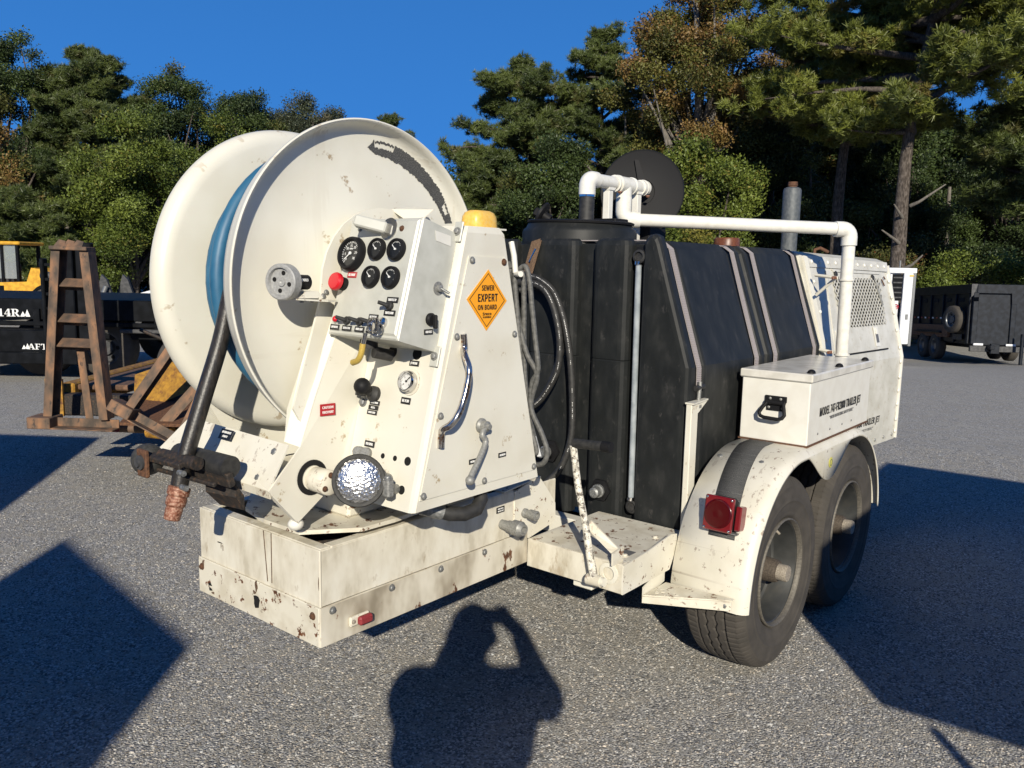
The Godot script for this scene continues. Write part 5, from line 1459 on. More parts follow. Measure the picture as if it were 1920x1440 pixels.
func hoses(tr: Node3D) -> void:
	var g: Material = M.galvanised
	# blue jetting hose on the reel, its black leader and nozzle hanging through the guide
	var bh := ride("jetting_hose", "blue hose wound on the big cream reel with black leader and rusty nozzle hanging", "hose", tr)
	var pts: Array = []
	for i in 190:
		var t := TAU * i / 60.0 - 0.6
		var lay := i / 60.0
		var r := 0.373 + 0.004 * sin(lay * 2.3) + 0.006 * sin(t * 0.5 + 1.0)
		pts.append(V(-1.352 + cos(t) * r, 1.004 - 0.0465 * lay + 0.004 * sin(t * 1.7), 1.4345 + sin(t) * r))
	bar("wound_hose", pts, 0.0212, M.hose_blue, bh, 16)
	for q in [[0.335, 1.092, 6.0], [0.318, 1.096, 6.2]]:
		pts = []
		for i in int(q[2] * 48) + 1:
			var t := TAU * i / 48.0
			pts.append(V(-1.352 + cos(t) * q[0], q[1] - 0.039 * i / 48.0, 1.4345 + sin(t) * q[0]))
		bar("wound_hose", pts, 0.0195, M.hose_blue, bh, 10)
	bar("leader", spline([V(-1.62, 0.925, 1.56), V(-1.69, 0.93, 1.47), V(-1.718, 0.93, 1.415), V(-1.755, 0.93, 1.282), V(-1.810, 0.93, 1.135), V(-1.868, 0.93, 0.979), V(-1.892, 0.93, 0.887)]), 0.0225, M.pipe_black, bh, 18)
	var ax := (V(-1.918, 0.93, 0.814) - V(-1.866, 0.93, 0.979)).normalized()
	turned("nozzle", V(-1.886, 0.93, 0.905), ax, [Vector2(0.024, 0), Vector2(0.029, 0.003), Vector2(0.029, 0.022), Vector2(0.025, 0.027), Vector2(0.027, 0.034), Vector2(0.026, 0.05), Vector2(0.0215, 0.056), Vector2(0.0225, 0.062), Vector2(0.021, 0.088), Vector2(0.018, 0.091), Vector2(0, 0.091)], M.copper_rust, bh, 28, 0.85)
	# roller guide the leader passes through (part of the trailer)
	var gd := Node3D.new()
	gd.name = "hose_guide"
	tr.add_child(gd, true)
	var mb := MB.new()
	mb.ball(V(-1.895, 1.078, 0.955), 0.044, Vector3(1, 1, 1), 26)
	obj("guide_ball", mb, M.lamp_rubber, gd)
	var gx := V(0.018, -0.2, -0.002).normalized()
	var gup := (Vector3(0, 0.97, 0.24) - gx * gx.dot(Vector3(0, 0.97, 0.24))).normalized()
	var bas := Basis(gx, gup, gx.cross(gup))
	for q in [[-1.90, 0.98, 0.970, 0.17, 0.016, 0.03], [-1.875, 0.92, 0.930, 0.25, 0.012, 0.012], [-1.83, 0.90, 0.935, 0.22, 0.040, 0.02]]:
		mb = MB.new()
		mb.box(Transform3D(bas, V(q[0], q[1], q[2])), Vector3(q[3], q[4], q[5]), 0.003)
		obj("guide_bar", mb, M.rusty_iron, gd)
	mb = MB.new()
	mb.box(Transform3D(Basis(), V(-1.925, 1.045, 0.955)), Vector3(0.05, 0.075, 0.012), 0.003)
	obj("end_plate", mb, M.rust, gd)
	turned("axle_nut", V(-1.931, 1.045, 0.958), Vector3(0, 0, 1), [Vector2(0.02, 0), Vector2(0.02, 0.006), Vector2(0.012, 0.008), Vector2(0.011, 0.014), Vector2(0, 0.014)], M.dark_grey, gd, 18)
	bar("roller", [V(-1.885, 1.02, 0.975), V(-1.872, 0.86, 0.975)], 0.018, M.rusty_iron, gd, 18)
	bar("roller", [V(-1.83, 1.03, 0.968), V(-1.815, 0.80, 0.966)], 0.030, M.black_rubber, gd, 18)
	for q in [[-1.905, 0.885, 0.952], [-1.905, 0.875, 0.915]]:
		bar("bright_bolt", [V(q[0], q[1] + 0.012, q[2]), V(q[0], q[1] - 0.012, q[2])], 0.008, M.galvanised, gd, 8)
	slab("carrier_block", [V(-1.83, 0.90, 0.885), V(-1.79, 0.82, 0.875), V(-1.765, 0.82, 0.835), V(-1.79, 0.90, 0.84)], Vector3(0, 0.04, 0), M.rusty_iron, gd)

	# grey power cable in loops on the white hook
	bar("cable_hook", [V(-0.985, 0.552, 1.572), V(-0.985, 0.540, 1.53), V(-0.988, 0.530, 1.478)], 0.009, M.flange_white, tr, 10)
	bar("cable_hook", [V(-1.0, 0.50, 1.475), V(-0.986, 0.530, 1.475)], 0.009, M.flange_white, tr, 10)
	var ca := ride("power_cable", "grey power cable hanging in long loops on a white hook beside the column", "cable", tr)
	var loops := [
		[[-0.99, 0.545, 1.49], [-0.985, 0.562, 1.505], [-0.985, 0.566, 1.46], [-0.985, 0.552, 1.35], [-0.985, 0.532, 1.2], [-0.985, 0.515, 1.05], [-0.985, 0.478, 0.96], [-0.985, 0.442, 0.925], [-0.985, 0.438, 0.945], [-0.982, 0.47, 1.02], [-0.98, 0.50, 1.14], [-0.98, 0.523, 1.32], [-0.98, 0.54, 1.46], [-0.98, 0.535, 1.49]],
		[[-0.97, 0.528, 1.49], [-0.97, 0.505, 1.497], [-0.97, 0.488, 1.45], [-0.97, 0.478, 1.38], [-0.97, 0.462, 1.28], [-0.97, 0.448, 1.185], [-0.97, 0.470, 1.14], [-0.97, 0.472, 1.06], [-0.97, 0.430, 0.99], [-0.97, 0.405, 0.935], [-0.97, 0.418, 0.895], [-0.97, 0.455, 0.885], [-0.97, 0.475, 0.91]],
		[[-0.975, 0.54, 1.485], [-0.965, 0.520, 1.475], [-0.962, 0.516, 1.40], [-0.962, 0.512, 1.27], [-0.962, 0.505, 1.15], [-0.965, 0.478, 1.02], [-0.965, 0.452, 0.95], [-0.966, 0.447, 0.935]],
		[[-0.978, 0.55, 1.49], [-0.972, 0.545, 1.44], [-0.972, 0.528, 1.33], [-0.972, 0.492, 1.23], [-0.97, 0.452, 1.17], [-0.968, 0.47, 1.10], [-0.968, 0.478, 1.05]],
		[[-0.99, 0.552, 1.49], [-0.99, 0.556, 1.40], [-0.99, 0.535, 1.28], [-0.99, 0.528, 1.12], [-0.99, 0.49, 0.98], [-0.99, 0.462, 0.93]],
	]
	for l in loops:
		pts = []
		for p in l:
			pts.append(V(p[0], p[1], p[2]))
		bar("cable_loop", spline(pts, 5), 0.0085, M.cable_grey, ca, 10)
	slab("cable_tag", [V(-0.972, 0.462, 0.98), V(-0.972, 0.448, 0.975), V(-0.972, 0.425, 0.915), V(-0.972, 0.440, 0.912)], Vector3(0, 0, 0.002), M.white_panel, ca)
	# black pressure hose in a coil hung by a brown strap
	var bk := ride("pressure_hose", "black pressure hose coil with white print hung on a brown strap before the tank", "hose", tr)
	loops = [
		[[-0.32, 1.04, 1.452], [-0.30, 1.00, 1.456], [-0.30, 0.95, 1.440], [-0.30, 0.895, 1.402], [-0.305, 0.852, 1.335], [-0.31, 0.818, 1.25], [-0.31, 0.792, 1.125], [-0.31, 0.777, 0.96], [-0.315, 0.776, 0.82], [-0.33, 0.81, 0.70], [-0.36, 0.855, 0.635], [-0.40, 0.875, 0.59]],
		[[-0.32, 1.05, 1.40], [-0.295, 1.00, 1.42], [-0.29, 0.94, 1.40], [-0.29, 0.89, 1.34], [-0.29, 0.858, 1.26], [-0.29, 0.853, 1.18], [-0.295, 0.872, 1.09], [-0.30, 0.912, 1.0], [-0.32, 0.96, 0.93], [-0.34, 1.0, 0.89]],
		[[-0.34, 1.06, 1.43], [-0.33, 1.0, 1.435], [-0.325, 0.93, 1.415], [-0.325, 0.882, 1.36], [-0.325, 0.848, 1.27], [-0.325, 0.835, 1.18], [-0.325, 0.845, 1.09], [-0.33, 0.885, 1.01], [-0.34, 0.93, 0.95], [-0.36, 1.0, 0.9]],
	]
	for l in loops:
		pts = []
		for p in l:
			pts.append(V(p[0], p[1], p[2]))
		bar("hose_coil", spline(pts, 6), 0.014, M.black_rubber, bk, 14)
	mb = MB.new()
	for l in loops.size():
		pts = []
		for p in loops[l]:
			pts.append(V(p[0], p[1], p[2]))
		var sp := spline(pts, 6)
		for i in range(4, sp.size() - 4):
			if rng.randf() < 0.62:
				var d: Vector3 = (sp[i + 1] - sp[i - 1]).normalized()
				var out := (Vector3(0.55, 0.25, 0.8) - d * d.dot(Vector3(0.55, 0.25, 0.8))).normalized()
				for k in 3:
					mb.box(Transform3D(Basis(d, out.cross(d), out), sp[i] + d * (k - 1) * 0.006 + out * 0.0141), Vector3(rng.randf_range(0.0012, 0.0034), 0.0024, 0.0004))
	obj("hose_print", mb, M.ink_white, bk)
	var stp := ride("hanging_strap", "brown webbing strap with a clip holding the black hose coil", "strap", tr)
	slab("webbing", [V(-0.245, 1.05, 1.60), V(-0.245, 1.005, 1.612), V(-0.285, 1.03, 1.42), V(-0.285, 1.085, 1.40)], Vector3(0, 0, 0.003), M.strap_brown, stp)
	slab("webbing", [V(-0.25, 1.03, 1.60), V(-0.25, 0.995, 1.605), V(-0.30, 1.01, 1.44), V(-0.30, 1.035, 1.42)], Vector3(0, 0, 0.003), M.strap_brown, stp)
	bar("clip", [V(-0.262, 1.015, 1.57), V(-0.27, 1.04, 1.515)], 0.006, M.chrome, stp, 8)
	# bunch of keys in the ignition
	var ky := ride("key_bunch", "steel keys on a ring with yellow tag hanging from the control box", "keys", tr)
	var kb := box_pt(0.500, 1.347, 0.02)
	for i in 3:
		var t := Vector3(cos(i * 1.1), 0, sin(i * 1.1))
		pts = []
		for k in 25:
			var an := TAU * k / 24.0
			pts.append(kb + Vector3(0.004 * i - 0.004, -0.008 - 0.004 * i, 0.016) + (t * cos(an) + Vector3(0.2, 0.95, 0.2) * sin(an)) * 0.019)
		bar("key_ring", pts, 0.002, M.chrome, ky, 8)
	for i in 2:
		slab("key", [kb + Vector3(0.0 + 0.012 * i, 0.012, 0.02), kb + Vector3(0.018 + 0.012 * i, 0.010, 0.026), kb + Vector3(0.016 + 0.012 * i, -0.022, 0.026), kb + Vector3(0.002 + 0.012 * i, -0.022, 0.022)], Vector3(0.0, 0.001, 0.002), M.chrome, ky)
	bar("snap_hook", [kb + Vector3(-0.018, -0.03, 0.03), kb + Vector3(-0.024, -0.058, 0.032)], 0.006, M.chrome, ky, 10)
	bar("tag_cord", spline([kb + Vector3(-0.025, -0.056, 0.032), kb + Vector3(-0.030, -0.082, 0.034), kb + Vector3(-0.044, -0.100, 0.033), kb + Vector3(-0.068, -0.108, 0.030)]), 0.008, M.amber_tag, ky, 12)
	pts = []
	for k in 9:
		pts.append(kb + Vector3(-0.066 - 0.001 * k, -0.108 - 0.0035 * k + 0.0005 * k * k, 0.028))
	bar("bead_chain", pts, 0.003, M.grey_cast, ky, 6)

# ------------------------------------------------------------------ ground
func ground_y(z: float) -> float:   # the lot is level here and falls away towards the trees
	return -0.85 * smoothstep(11.0, 24.0, -z)

func ground() -> void:
	var st := SurfaceTool.new()
	st.begin(Mesh.PRIMITIVE_TRIANGLES)
	var zs: Array = [60.0, 20.0, 5.0, -2.0, -6.0, -10.0]
	for i in 29:
		zs.append(-11.0 - 0.5 * i)
	zs.append_array([-40.0, -80.0, -200.0, -600.0])
	var xs: Array = [-600.0, -150.0, -40.0, -10.0, 0.0, 10.0, 40.0, 150.0, 600.0]
	for z: float in zs:
		for x: float in xs:
			st.add_vertex(Vector3(x, ground_y(z), z))
	var n := xs.size()
	for i in zs.size() - 1:
		for j in n - 1:
			var p := i * n + j
			st.add_index(p); st.add_index(p + n); st.add_index(p + 1)
			st.add_index(p + 1); st.add_index(p + n); st.add_index(p + n + 1)
	st.generate_normals()
	put("ground", st.commit(), M.gravel).set_meta("kind", "structure")
	# loose chippings lying on the surface
	var mesh := MB.new()
	var v: Array = []
	for p in [[1, 0, 0.2], [0.3, 0.1, 1], [-0.8, -0.1, 0.7], [-0.9, 0.1, -0.5], [0.1, 0, -1], [0.8, 0.05, -0.7]]:
		v.append(Vector3(p[0], p[1] * 0.5, p[2]))
	var top := Vector3(0.1, 0.62, -0.05)
	for i in 6:
		mesh.tri(v[i], v[(i + 1) % 6], top, v[i] + v[(i + 1) % 6] + top)
		mesh.tri(v[i], v[(i + 1) % 6], Vector3(0, -0.5, 0), v[i] + v[(i + 1) % 6] - top)
	var mm := MultiMesh.new()
	mm.transform_format = MultiMesh.TRANSFORM_3D
	mm.use_colors = true
	mm.mesh = mesh.done()
	var n2 := 170000
	mm.instance_count = n2
	for i in n2:
		var d := 1.7 * pow(8.0 / 1.7, pow(rng.randf(), 0.8))
		var az := rng.randf_range(-0.75, 0.75)
		var s := rng.randf_range(0.0020, 0.0042) * (1.9 if rng.randf() < 0.015 else 1.0)
		var b := Basis(Vector3.UP, rng.randf() * TAU).rotated(Vector3.RIGHT, rng.randf_range(-0.4, 0.4)).scaled(Vector3(s * rng.randf_range(0.8, 1.5), s * rng.randf_range(0.7, 1.2), s))
		mm.set_instance_transform(i, Transform3D(b, Vector3(sin(az) * d, 0.001, -cos(az) * d)))
		var t := pow(rng.randf(), 1.5)
		var w := rng.randf_range(-0.02, 0.04) * (0.4 + t)
		mm.set_instance_color(i, L(0.11 + 0.46 * t + w, 0.11 + 0.44 * t, 0.105 + 0.40 * t - w))
	var o := MultiMeshInstance3D.new()
	o.name = "loose_gravel"
	o.multimesh = mm
	o.material_override = M.chippings
	add_child(o, true)
	o.set_meta("kind", "stuff")
	tag(o, "loose grey stone chippings scattered over the gravel lot", "gravel")

# ------------------------------------------------------------------ trees
var leaf_clumps: Array = []
var needle_clumps: Array = []

func clump_meshes() -> void:
	var r2 := RandomNumberGenerator.new()
	r2.seed = 5
	for k in 3:
		var st := SurfaceTool.new()
		st.begin(Mesh.PRIMITIVE_TRIANGLES)
		st.set_smooth_group(-1)
		for i in 24:
			var c := Vector3(r2.randfn(), r2.randfn() * 0.7, r2.randfn()) * 0.17
			var n := Vector3(r2.randf_range(-0.9, 0.9), r2.randf_range(0.2, 1.0), r2.randf_range(-0.6, 1.0)).normalized()
			var u := n.cross(Vector3(r2.randf() - 0.5, r2.randf() - 0.5, r2.randf() - 0.5)).normalized()
			var w := n.cross(u)
			var s := r2.randf_range(0.034, 0.06)
			var p := [c - u * s, c + w * s * 0.62 - n * s * 0.12, c + u * s * 1.15, c - w * s * 0.62 - n * s * 0.12]
			for q in [[0, 1, 2], [0, 2, 3]]:
				for e in q:
					st.add_vertex(p[e])
		st.generate_normals()
		leaf_clumps.append(st.commit())
	for k in 3:
		var st := SurfaceTool.new()
		st.begin(Mesh.PRIMITIVE_TRIANGLES)
		st.set_smooth_group(-1)
		for i in 34:
			var th := r2.randf() * TAU
			var el := r2.randf_range(-0.45, 1.45)
			var d := Vector3(cos(th) * cos(el), sin(el), sin(th) * cos(el))
			var s := d.cross(Vector3(r2.randf() - 0.5, r2.randf() - 0.5, r2.randf() - 0.5)).normalized() * 0.0066
			var b := d * 0.015
			var e := d * r2.randf_range(0.085, 0.15)
			for q in [b - s, b + s, e + s * 0.3, b - s, e + s * 0.3, e - s * 0.3]:
				st.add_vertex(q)
		st.generate_normals()
		needle_clumps.append(st.commit())

func limb(mb: MB, p: Vector3, q: Vector3, r0: float, r1: float, bend := 0.1) -> void:
	var n := 4
	var pts: Array = []
	var rad: Array = []
	var off := Vector3(rng.randfn(), rng.randfn() * 0.5, rng.randfn()) * bend * p.distance_to(q) * 0.35
	for i in n + 1:
		var k := float(i) / n
		pts.append(p.lerp(q, k) + off * sin(k * PI))
		rad.append(lerpf(r0, r1, k))
	mb.tube(pts, rad, 7, false)

# tones: [dark, light, odd] linear; puffs are clusters of foliage at the ends of limbs
func foliage(parent: Node, puffs: Array, clumps: Array, m: Material, tones: Array, per_m3: float, scale: float) -> void:
	var sets: Array = [[], [], []]
	var cols: Array = [[], [], []]
	for p in puffs:
		var c: Vector3 = p[0]
		var r: Vector3 = p[1]
		var n := int(clampf(per_m3 * pow(r.x * r.y * r.z, 0.72), 8, 340))
		var tone := rng.randf()
		var odd := rng.randf()
		for i in n:
			var d := Vector3(rng.randfn(), rng.randfn(), rng.randfn()).normalized()
			var k := pow(rng.randf(), 0.42)
			var pos := c + d * k * r
			var s := scale * rng.randf_range(0.75, 1.3)
			var b := Basis(Vector3.UP, rng.randf() * TAU)
			b = b.rotated(Vector3(d.z, 0, -d.x).normalized() if absf(d.y) < 0.99 else Vector3.RIGHT, -0.6 * sqrt(maxf(0.0, 1.0 - d.y * d.y)) + rng.randfn() * 0.25)
			var w := rng.randi() % 3
			sets[w].append(Transform3D(b.scaled(Vector3.ONE * s), pos))
			var col: Color = (tones[0] as Color).lerp(tones[1], clampf(tone * 0.65 + rng.randf() * 0.5 - 0.05, 0.0, 1.0))
			if odd < tones[3] or rng.randf() < tones[3] * 0.3:
				col = col.lerp(tones[2], rng.randf_range(0.4, 1.0))
			cols[w].append(col)
	for w in 3:
		var mm := MultiMesh.new()
		mm.transform_format = MultiMesh.TRANSFORM_3D
		mm.use_colors = true
		mm.mesh = clumps[w]
		mm.instance_count = sets[w].size()
		for i in sets[w].size():
			mm.set_instance_transform(i, sets[w][i])
			mm.set_instance_color(i, cols[w][i])
		var o := MultiMeshInstance3D.new()
		o.name = numbered(parent, "foliage")
		o.multimesh = mm
		o.material_override = m
		parent.add_child(o, true)
		o.set_meta("kind", "stuff")

func pine(label: String, at: Vector3, h: float, crown_from: float, spread: float, tr_r: float, tones: Array, lean := Vector3.ZERO, dens := 1.0, group := "pine trees along the edge of the lot") -> Node3D:
	var t := thing("pine_tree", label, "pine tree", at, group)
	var mb := MB.new()
	var top := Vector3(lean.x, h, lean.z)
	var pts: Array = []
	var rad: Array = []
	for i in 13:
		var k := i / 12.0
		pts.append(Vector3(lean.x * k * k, h * k - 0.2, lean.z * k * k) + Vector3(sin(k * 7.0 + h) * 0.02 * h * k * (1.0 - k) * 2.0, 0, 0))
		rad.append(tr_r * (1.0 - 0.86 * k) * (1.25 if i == 0 else 1.0))
	mb.tube(pts, rad, 14, false)
	obj("trunk", mb, M.bark, t)
	mb = MB.new()
	var puffs: Array = []
	var levels := int((h - crown_from) / 0.5)
	for i in levels:
		var y := lerpf(crown_from, h * 0.985, float(i) / (levels - 1))
		var k := (y - crown_from) / (h - crown_from)
		var reach := spread * (0.45 + 0.75 * sin(PI * clampf(k * 0.85 + 0.18, 0, 1))) * (1.0 if k < 0.85 else lerpf(1.0, 0.45, (k - 0.85) / 0.15))
		var n := 4 if k < 0.12 else 6
		for j in n:
			if rng.randf() < 0.12:
				continue
			var an := rng.randf() * TAU
			var l := reach * rng.randf_range(0.45, 1.05)
			var kk := y / h
			var p := Vector3(lean.x * kk * kk, y, lean.z * kk * kk)
			var q := p + Vector3(cos(an) * l, rng.randf_range(-0.12, 0.45) * l * 0.6 + 0.15, sin(an) * l)
			limb(mb, p, q, 0.03 + 0.022 * l, 0.012, 0.25)
			var m := 3 + int(l * 3.0)
			for s in m:
				var f := lerpf(0.35, 1.05, float(s) / maxi(1, m - 1))
				var c := p.lerp(q, f) + Vector3(rng.randfn(), rng.randfn() * 0.35 + 0.12, rng.randfn()) * 0.2 * l * 0.55
				var sz := rng.randf_range(0.20, 0.46)
				puffs.append([c, Vector3(sz * 1.15, sz * 0.78, sz * 1.15)])
	obj("limbs", mb, M.bark, t)
	foliage(t, puffs, needle_clumps, M.needle, tones, 190.0 * dens, 1.4)
	return t

func broadleaf(label: String, at: Vector3, h: float, crown_from: float, spread: float, tones: Array, dens := 1.0, pale := false, leafs := 1.0, called := "maple_tree", cat := "tree", group := "broadleaf trees along the edge of the lot") -> void:
	var t := thing(called, label, cat, at, group)
	var mb := MB.new()
	var fork := crown_from + (h - crown_from) * 0.3
	var r := 0.06 + h * 0.012
	limb(mb, Vector3(0, -0.2, 0), Vector3(rng.randfn() * 0.2, fork, rng.randfn() * 0.2), r, r * 0.65, 0.04)
	obj("trunk", mb, M.bark_pale if pale else M.bark, t)
	mb = MB.new()
	var puffs: Array = []
	var n := int(20 + 5.5 * spread * (h - crown_from) * 0.5)
	var mid := (crown_from + h) * 0.5
	for i in n:
		var d := Vector3(rng.randfn(), rng.randfn(), rng.randfn()).normalized()
		var k := pow(rng.randf(), 0.33)
		var yy := d.y * k
		var narrow := (1.0 - 0.35 * maxf(0.0, yy)) * (1.0 + 0.20 * sin(d.x * 3.1 + h * 5.0) * sin(yy * 4.0 + h * 3.0) + 0.12 * sin(d.z * 5.0 + h))
		var c := Vector3(d.x * spread * k * narrow, mid + yy * (h - crown_from) * 0.5, d.z * spread * k * narrow)
		var sz := rng.randf_range(0.34, 0.8) * (0.75 + 0.05 * spread)
		puffs.append([c, Vector3(sz * 1.15, sz * 0.75, sz * 1.15)])
		if i % 3 == 0:
			limb(mb, Vector3(0, lerpf(crown_from * 0.8, fork, rng.randf()), 0), c, 0.05 + 0.008 * h, 0.012, 0.25)
	obj("limbs", mb, M.bark_pale if pale else M.bark, t)
	foliage(t, puffs, leaf_clumps, M.leaf, tones, 195.0 * dens, 1.0 * leafs)

# ground point under a compass bearing: x/z slope of the view, and depth
func spot(slope: float, depth: float) -> Vector3:
	return Vector3(slope * depth, ground_y(-depth), -depth)

func px(x: float) -> float:   # bearing of a column of the photograph
	return (x - 960.0) / 1554.0 * 1.02

func trees() -> void:
	clump_meshes()
	var deep := [L(0.014, 0.028, 0.009), L(0.066, 0.098, 0.022), L(0.09, 0.09, 0.02), 0.05]
	var pin := [L(0.026, 0.042, 0.011), L(0.105, 0.135, 0.030), L(0.10, 0.095, 0.03), 0.06]
	var pin2 := [L(0.055, 0.072, 0.010), L(0.190, 0.215, 0.034), L(0.16, 0.12, 0.03), 0.08]
	var lime := [L(0.036, 0.062, 0.008), L(0.155, 0.195, 0.030), L(0.20, 0.17, 0.03), 0.10]
	var fall := [L(0.045, 0.050, 0.010), L(0.16, 0.155, 0.032), L(0.22, 0.125, 0.04), 0.42]
	var grey := [L(0.030, 0.040, 0.022), L(0.080, 0.095, 0.050), L(0.13, 0.11, 0.06), 0.12]
	# left of the reel, from the frame's edge inwards
	broadleaf("tall dark broadleaf tree at the left edge behind the wheel loader", spot(px(25), 40), 13.2, 2.5, 3.6, deep, 1.2)
	broadleaf("tree with browning leaves lowest at the left edge of the lot", spot(px(-20), 33), 7.6, 1.0, 2.4, fall, 1.0)
	pine("tall round topped pine rising left of the hose reel", spot(px(185), 40), 11.6, 4.6, 2.7, 0.24, pin, Vector3(0.3, 0, 0), 1.5)
	pine("young bushy pine standing behind the rusty upright ramp", spot(px(70), 31), 4.5, 0.3, 1.5, 0.10, pin, Vector3.ZERO, 1.2)
	pine("short young pine just right of the yellow loader cab", spot(px(-5), 30), 4.2, 0.3, 1.4, 0.10, pin, Vector3.ZERO, 1.2)
	broadleaf("bright yellow green maple between the round pine and the reel", spot(px(265), 34), 8.0, 0.6, 2.7, lime, 1.2)
	broadleaf("mid green tree with forked crown left of the reel top", spot(px(350), 42), 11.6, 2.0, 2.6, deep, 1.15)
	broadleaf("leafy green maple partly hidden by the far reel flange", spot(px(430), 38), 8.6, 0.5, 2.6, lime, 1.1)
	broadleaf("dark green tree rising just above the reel flanges", spot(px(480), 46), 11.4, 2.0, 3.0, deep, 1.1)
	broadleaf("thin pale airy tree showing sky through its top", spot(px(565), 48), 12.2, 3.0, 2.5, grey, 0.75, true)
	broadleaf("olive tree fading behind the top of the reel", spot(px(620), 50), 11.2, 2.0, 2.6, grey, 0.95)
	pine("pine whose tip alone shows above the reel rim", spot(px(735), 52), 10.9, 7.0, 1.6, 0.2, pin, Vector3.ZERO, 1.2)
	pine("dark pine hidden behind the two reel flanges", spot(px(640), 56), 10.2, 3.0, 2.4, 0.2, pin, Vector3.ZERO, 1.0)
	# right of the reel
	pine("pointed pine against blue sky right of the hose reel", spot(px(955), 38), 11.0, 2.8, 2.7, 0.2, pin, Vector3(0.2, 0, 0), 1.35)
	pine("smaller pine leaning against the pointed pine by the beacon", spot(px(880), 36), 6.6, 1.0, 1.7, 0.14, pin, Vector3.ZERO, 1.2)
	broadleaf("green maple low behind the tank's filler neck", spot(px(1030), 34), 7.4, 0.4, 2.3, deep, 1.25)
	var fk := pine("tall forked pine with bare pale limbs behind the black disc", spot(px(1120), 38), 12.4, 5.6, 2.2, 0.2, pin, Vector3(-0.3, 0, 0), 1.2)
	var fm := MB.new()
	for q in [[0.3, 4.6, 1.0, 6.8, 0.9], [0.5, 5.6, 0.2, 8.6, 1.1], [0.5, 5.6, 1.1, 9.2, 1.0], [0.4, 5.2, -1.4, 6.6, 1.2], [0.2, 3.4, 0.5, 5.7, 0.8]]:
		limb(fm, Vector3(q[0] + 0.3, q[1], 0.6), Vector3(q[2] + 0.3, q[3], q[4] + 1.2), 0.10, 0.035, 0.12)
	obj("bare_limbs", fm, M.bark_pale, fk)
	broadleaf("tall maple turning brown and orange above the fill pipe", spot(px(1280), 35), 14.8, 4.5, 3.2, fall, 1.15, true)
	broadleaf("yellow green maple directly behind the black reel disc", spot(px(1290), 30), 6.8, 0.4, 2.3, lime, 1.15)
	broadleaf("shaded green tree behind the exhaust stack", spot(px(1430), 34), 8.5, 0.5, 2.8, deep, 1.3)
	broadleaf("brown tinged tree filling the gap beside the large pine", spot(px(1420), 42), 14.5, 3.0, 3.2, fall, 1.1)
	var bp := pine("large near pine with bare grey trunk and wide yellow green crown", spot(px(1652), 25.5), 14.0, 6.5, 4.3, 0.27, pin2, Vector3(0.8, 0, 0.4), 1.4)
	for q in [[0.35, 4.45, 1.0, 4.95], [-0.30, 3.35, -0.75, 3.6], [0.3, 2.6, 0.52, 2.9], [-0.2, 4.1, -0.45, 4.35]]:
		bar("dead_branch", [Vector3(q[0] * 0.4 + 0.08, q[1] - 0.1, 0.2), Vector3(q[0], q[1], 0.45), Vector3(q[2], q[3], 0.6)], [0.06, 0.045, 0.02], M.bark_pale, bp, 8)
	pine("tall pine filling the sky left of the large near pine", spot(px(1545), 30), 15.0, 6.8, 3.4, 0.26, pin2, Vector3(0.3, 0, 0), 1.4)
	pine("blue green pine at the right edge with drooping boughs", spot(px(1925), 25), 10.5, 3.6, 2.5, 0.17, pin, Vector3(-0.1, 0, 0), 1.4)
	broadleaf("yellowing thicket shrub behind the dump trailer", spot(px(1745), 27.5), 2.9, 0.0, 1.5, lime, 1.3, false, 0.8, "shrub", "shrub", "")
	broadleaf("reddish tipped shrub beside the large pine's trunk", spot(px(1620), 28.5), 3.4, 0.1, 1.2, [L(0.03, 0.04, 0.01), L(0.09, 0.09, 0.02), L(0.22, 0.07, 0.03), 0.3], 1.1, false, 0.8, "shrub", "shrub", "")
	broadleaf("low green shrub at the right edge behind the dump trailer", spot(px(1890), 28), 3.2, 0.2, 1.3, lime, 0.9, false, 0.8, "shrub", "shrub", "")
	broadleaf("dark tree in deep shade behind the large pine's trunk", spot(px(1640), 36), 9.0, 0.5, 3.2, deep, 1.2)
	broadleaf("dark tree in shade behind the dump trailer's gate", spot(px(1850), 36), 9.5, 0.5, 3.4, deep, 1.2)
	# woodland behind, one mass
	var w := thing("woodland", "dense dark woodland closing the view behind the front trees", "woodland")
	var puffs: Array = []
	for i in 1500:
		var a := lerpf(-0.95, 0.95, rng.randf())
		var d := 46.0 + 14.0 * rng.randf() - (7.0 if a > 0.2 else 0.0)
		var hmax := 7.0
		if a < -0.28:
			hmax = 8.5
		elif a < 0.02:
			hmax = lerpf(8.0, 6.0, (a + 0.28) / 0.3)
		elif a > 0.12:
			hmax = 9.5
		var sz := rng.randf_range(0.8, 1.5)
		puffs.append([Vector3(a * d, -0.85 + hmax * pow(rng.randf(), 0.8), -d), Vector3(sz * 1.2, sz, sz)])
	foliage(w, puffs, leaf_clumps, M.leaf, deep, 60.0, 2.0)
	w.set_meta("kind", "stuff")
	var mb := MB.new()
	for i in 46:
		var a := lerpf(-0.75, 0.8, rng.randf())
		var d := 34.0 + 16.0 * rng.randf()
		limb(mb, Vector3(a * d, -1.0, -d), Vector3(a * d + rng.randfn() * 0.3, 5.0, -d), 0.13, 0.07, 0.03)
	obj("trunks", mb, M.bark_pale, w).set_meta("kind", "stuff")

# ------------------------------------------------------------------ neighbours on the lot
func wbox(called: String, lo: Vector3, hi: Vector3, m: Material, parent: Node, ch := 0.01) -> MeshInstance3D:
	return cbox(called, lo, hi, m, parent, ch)

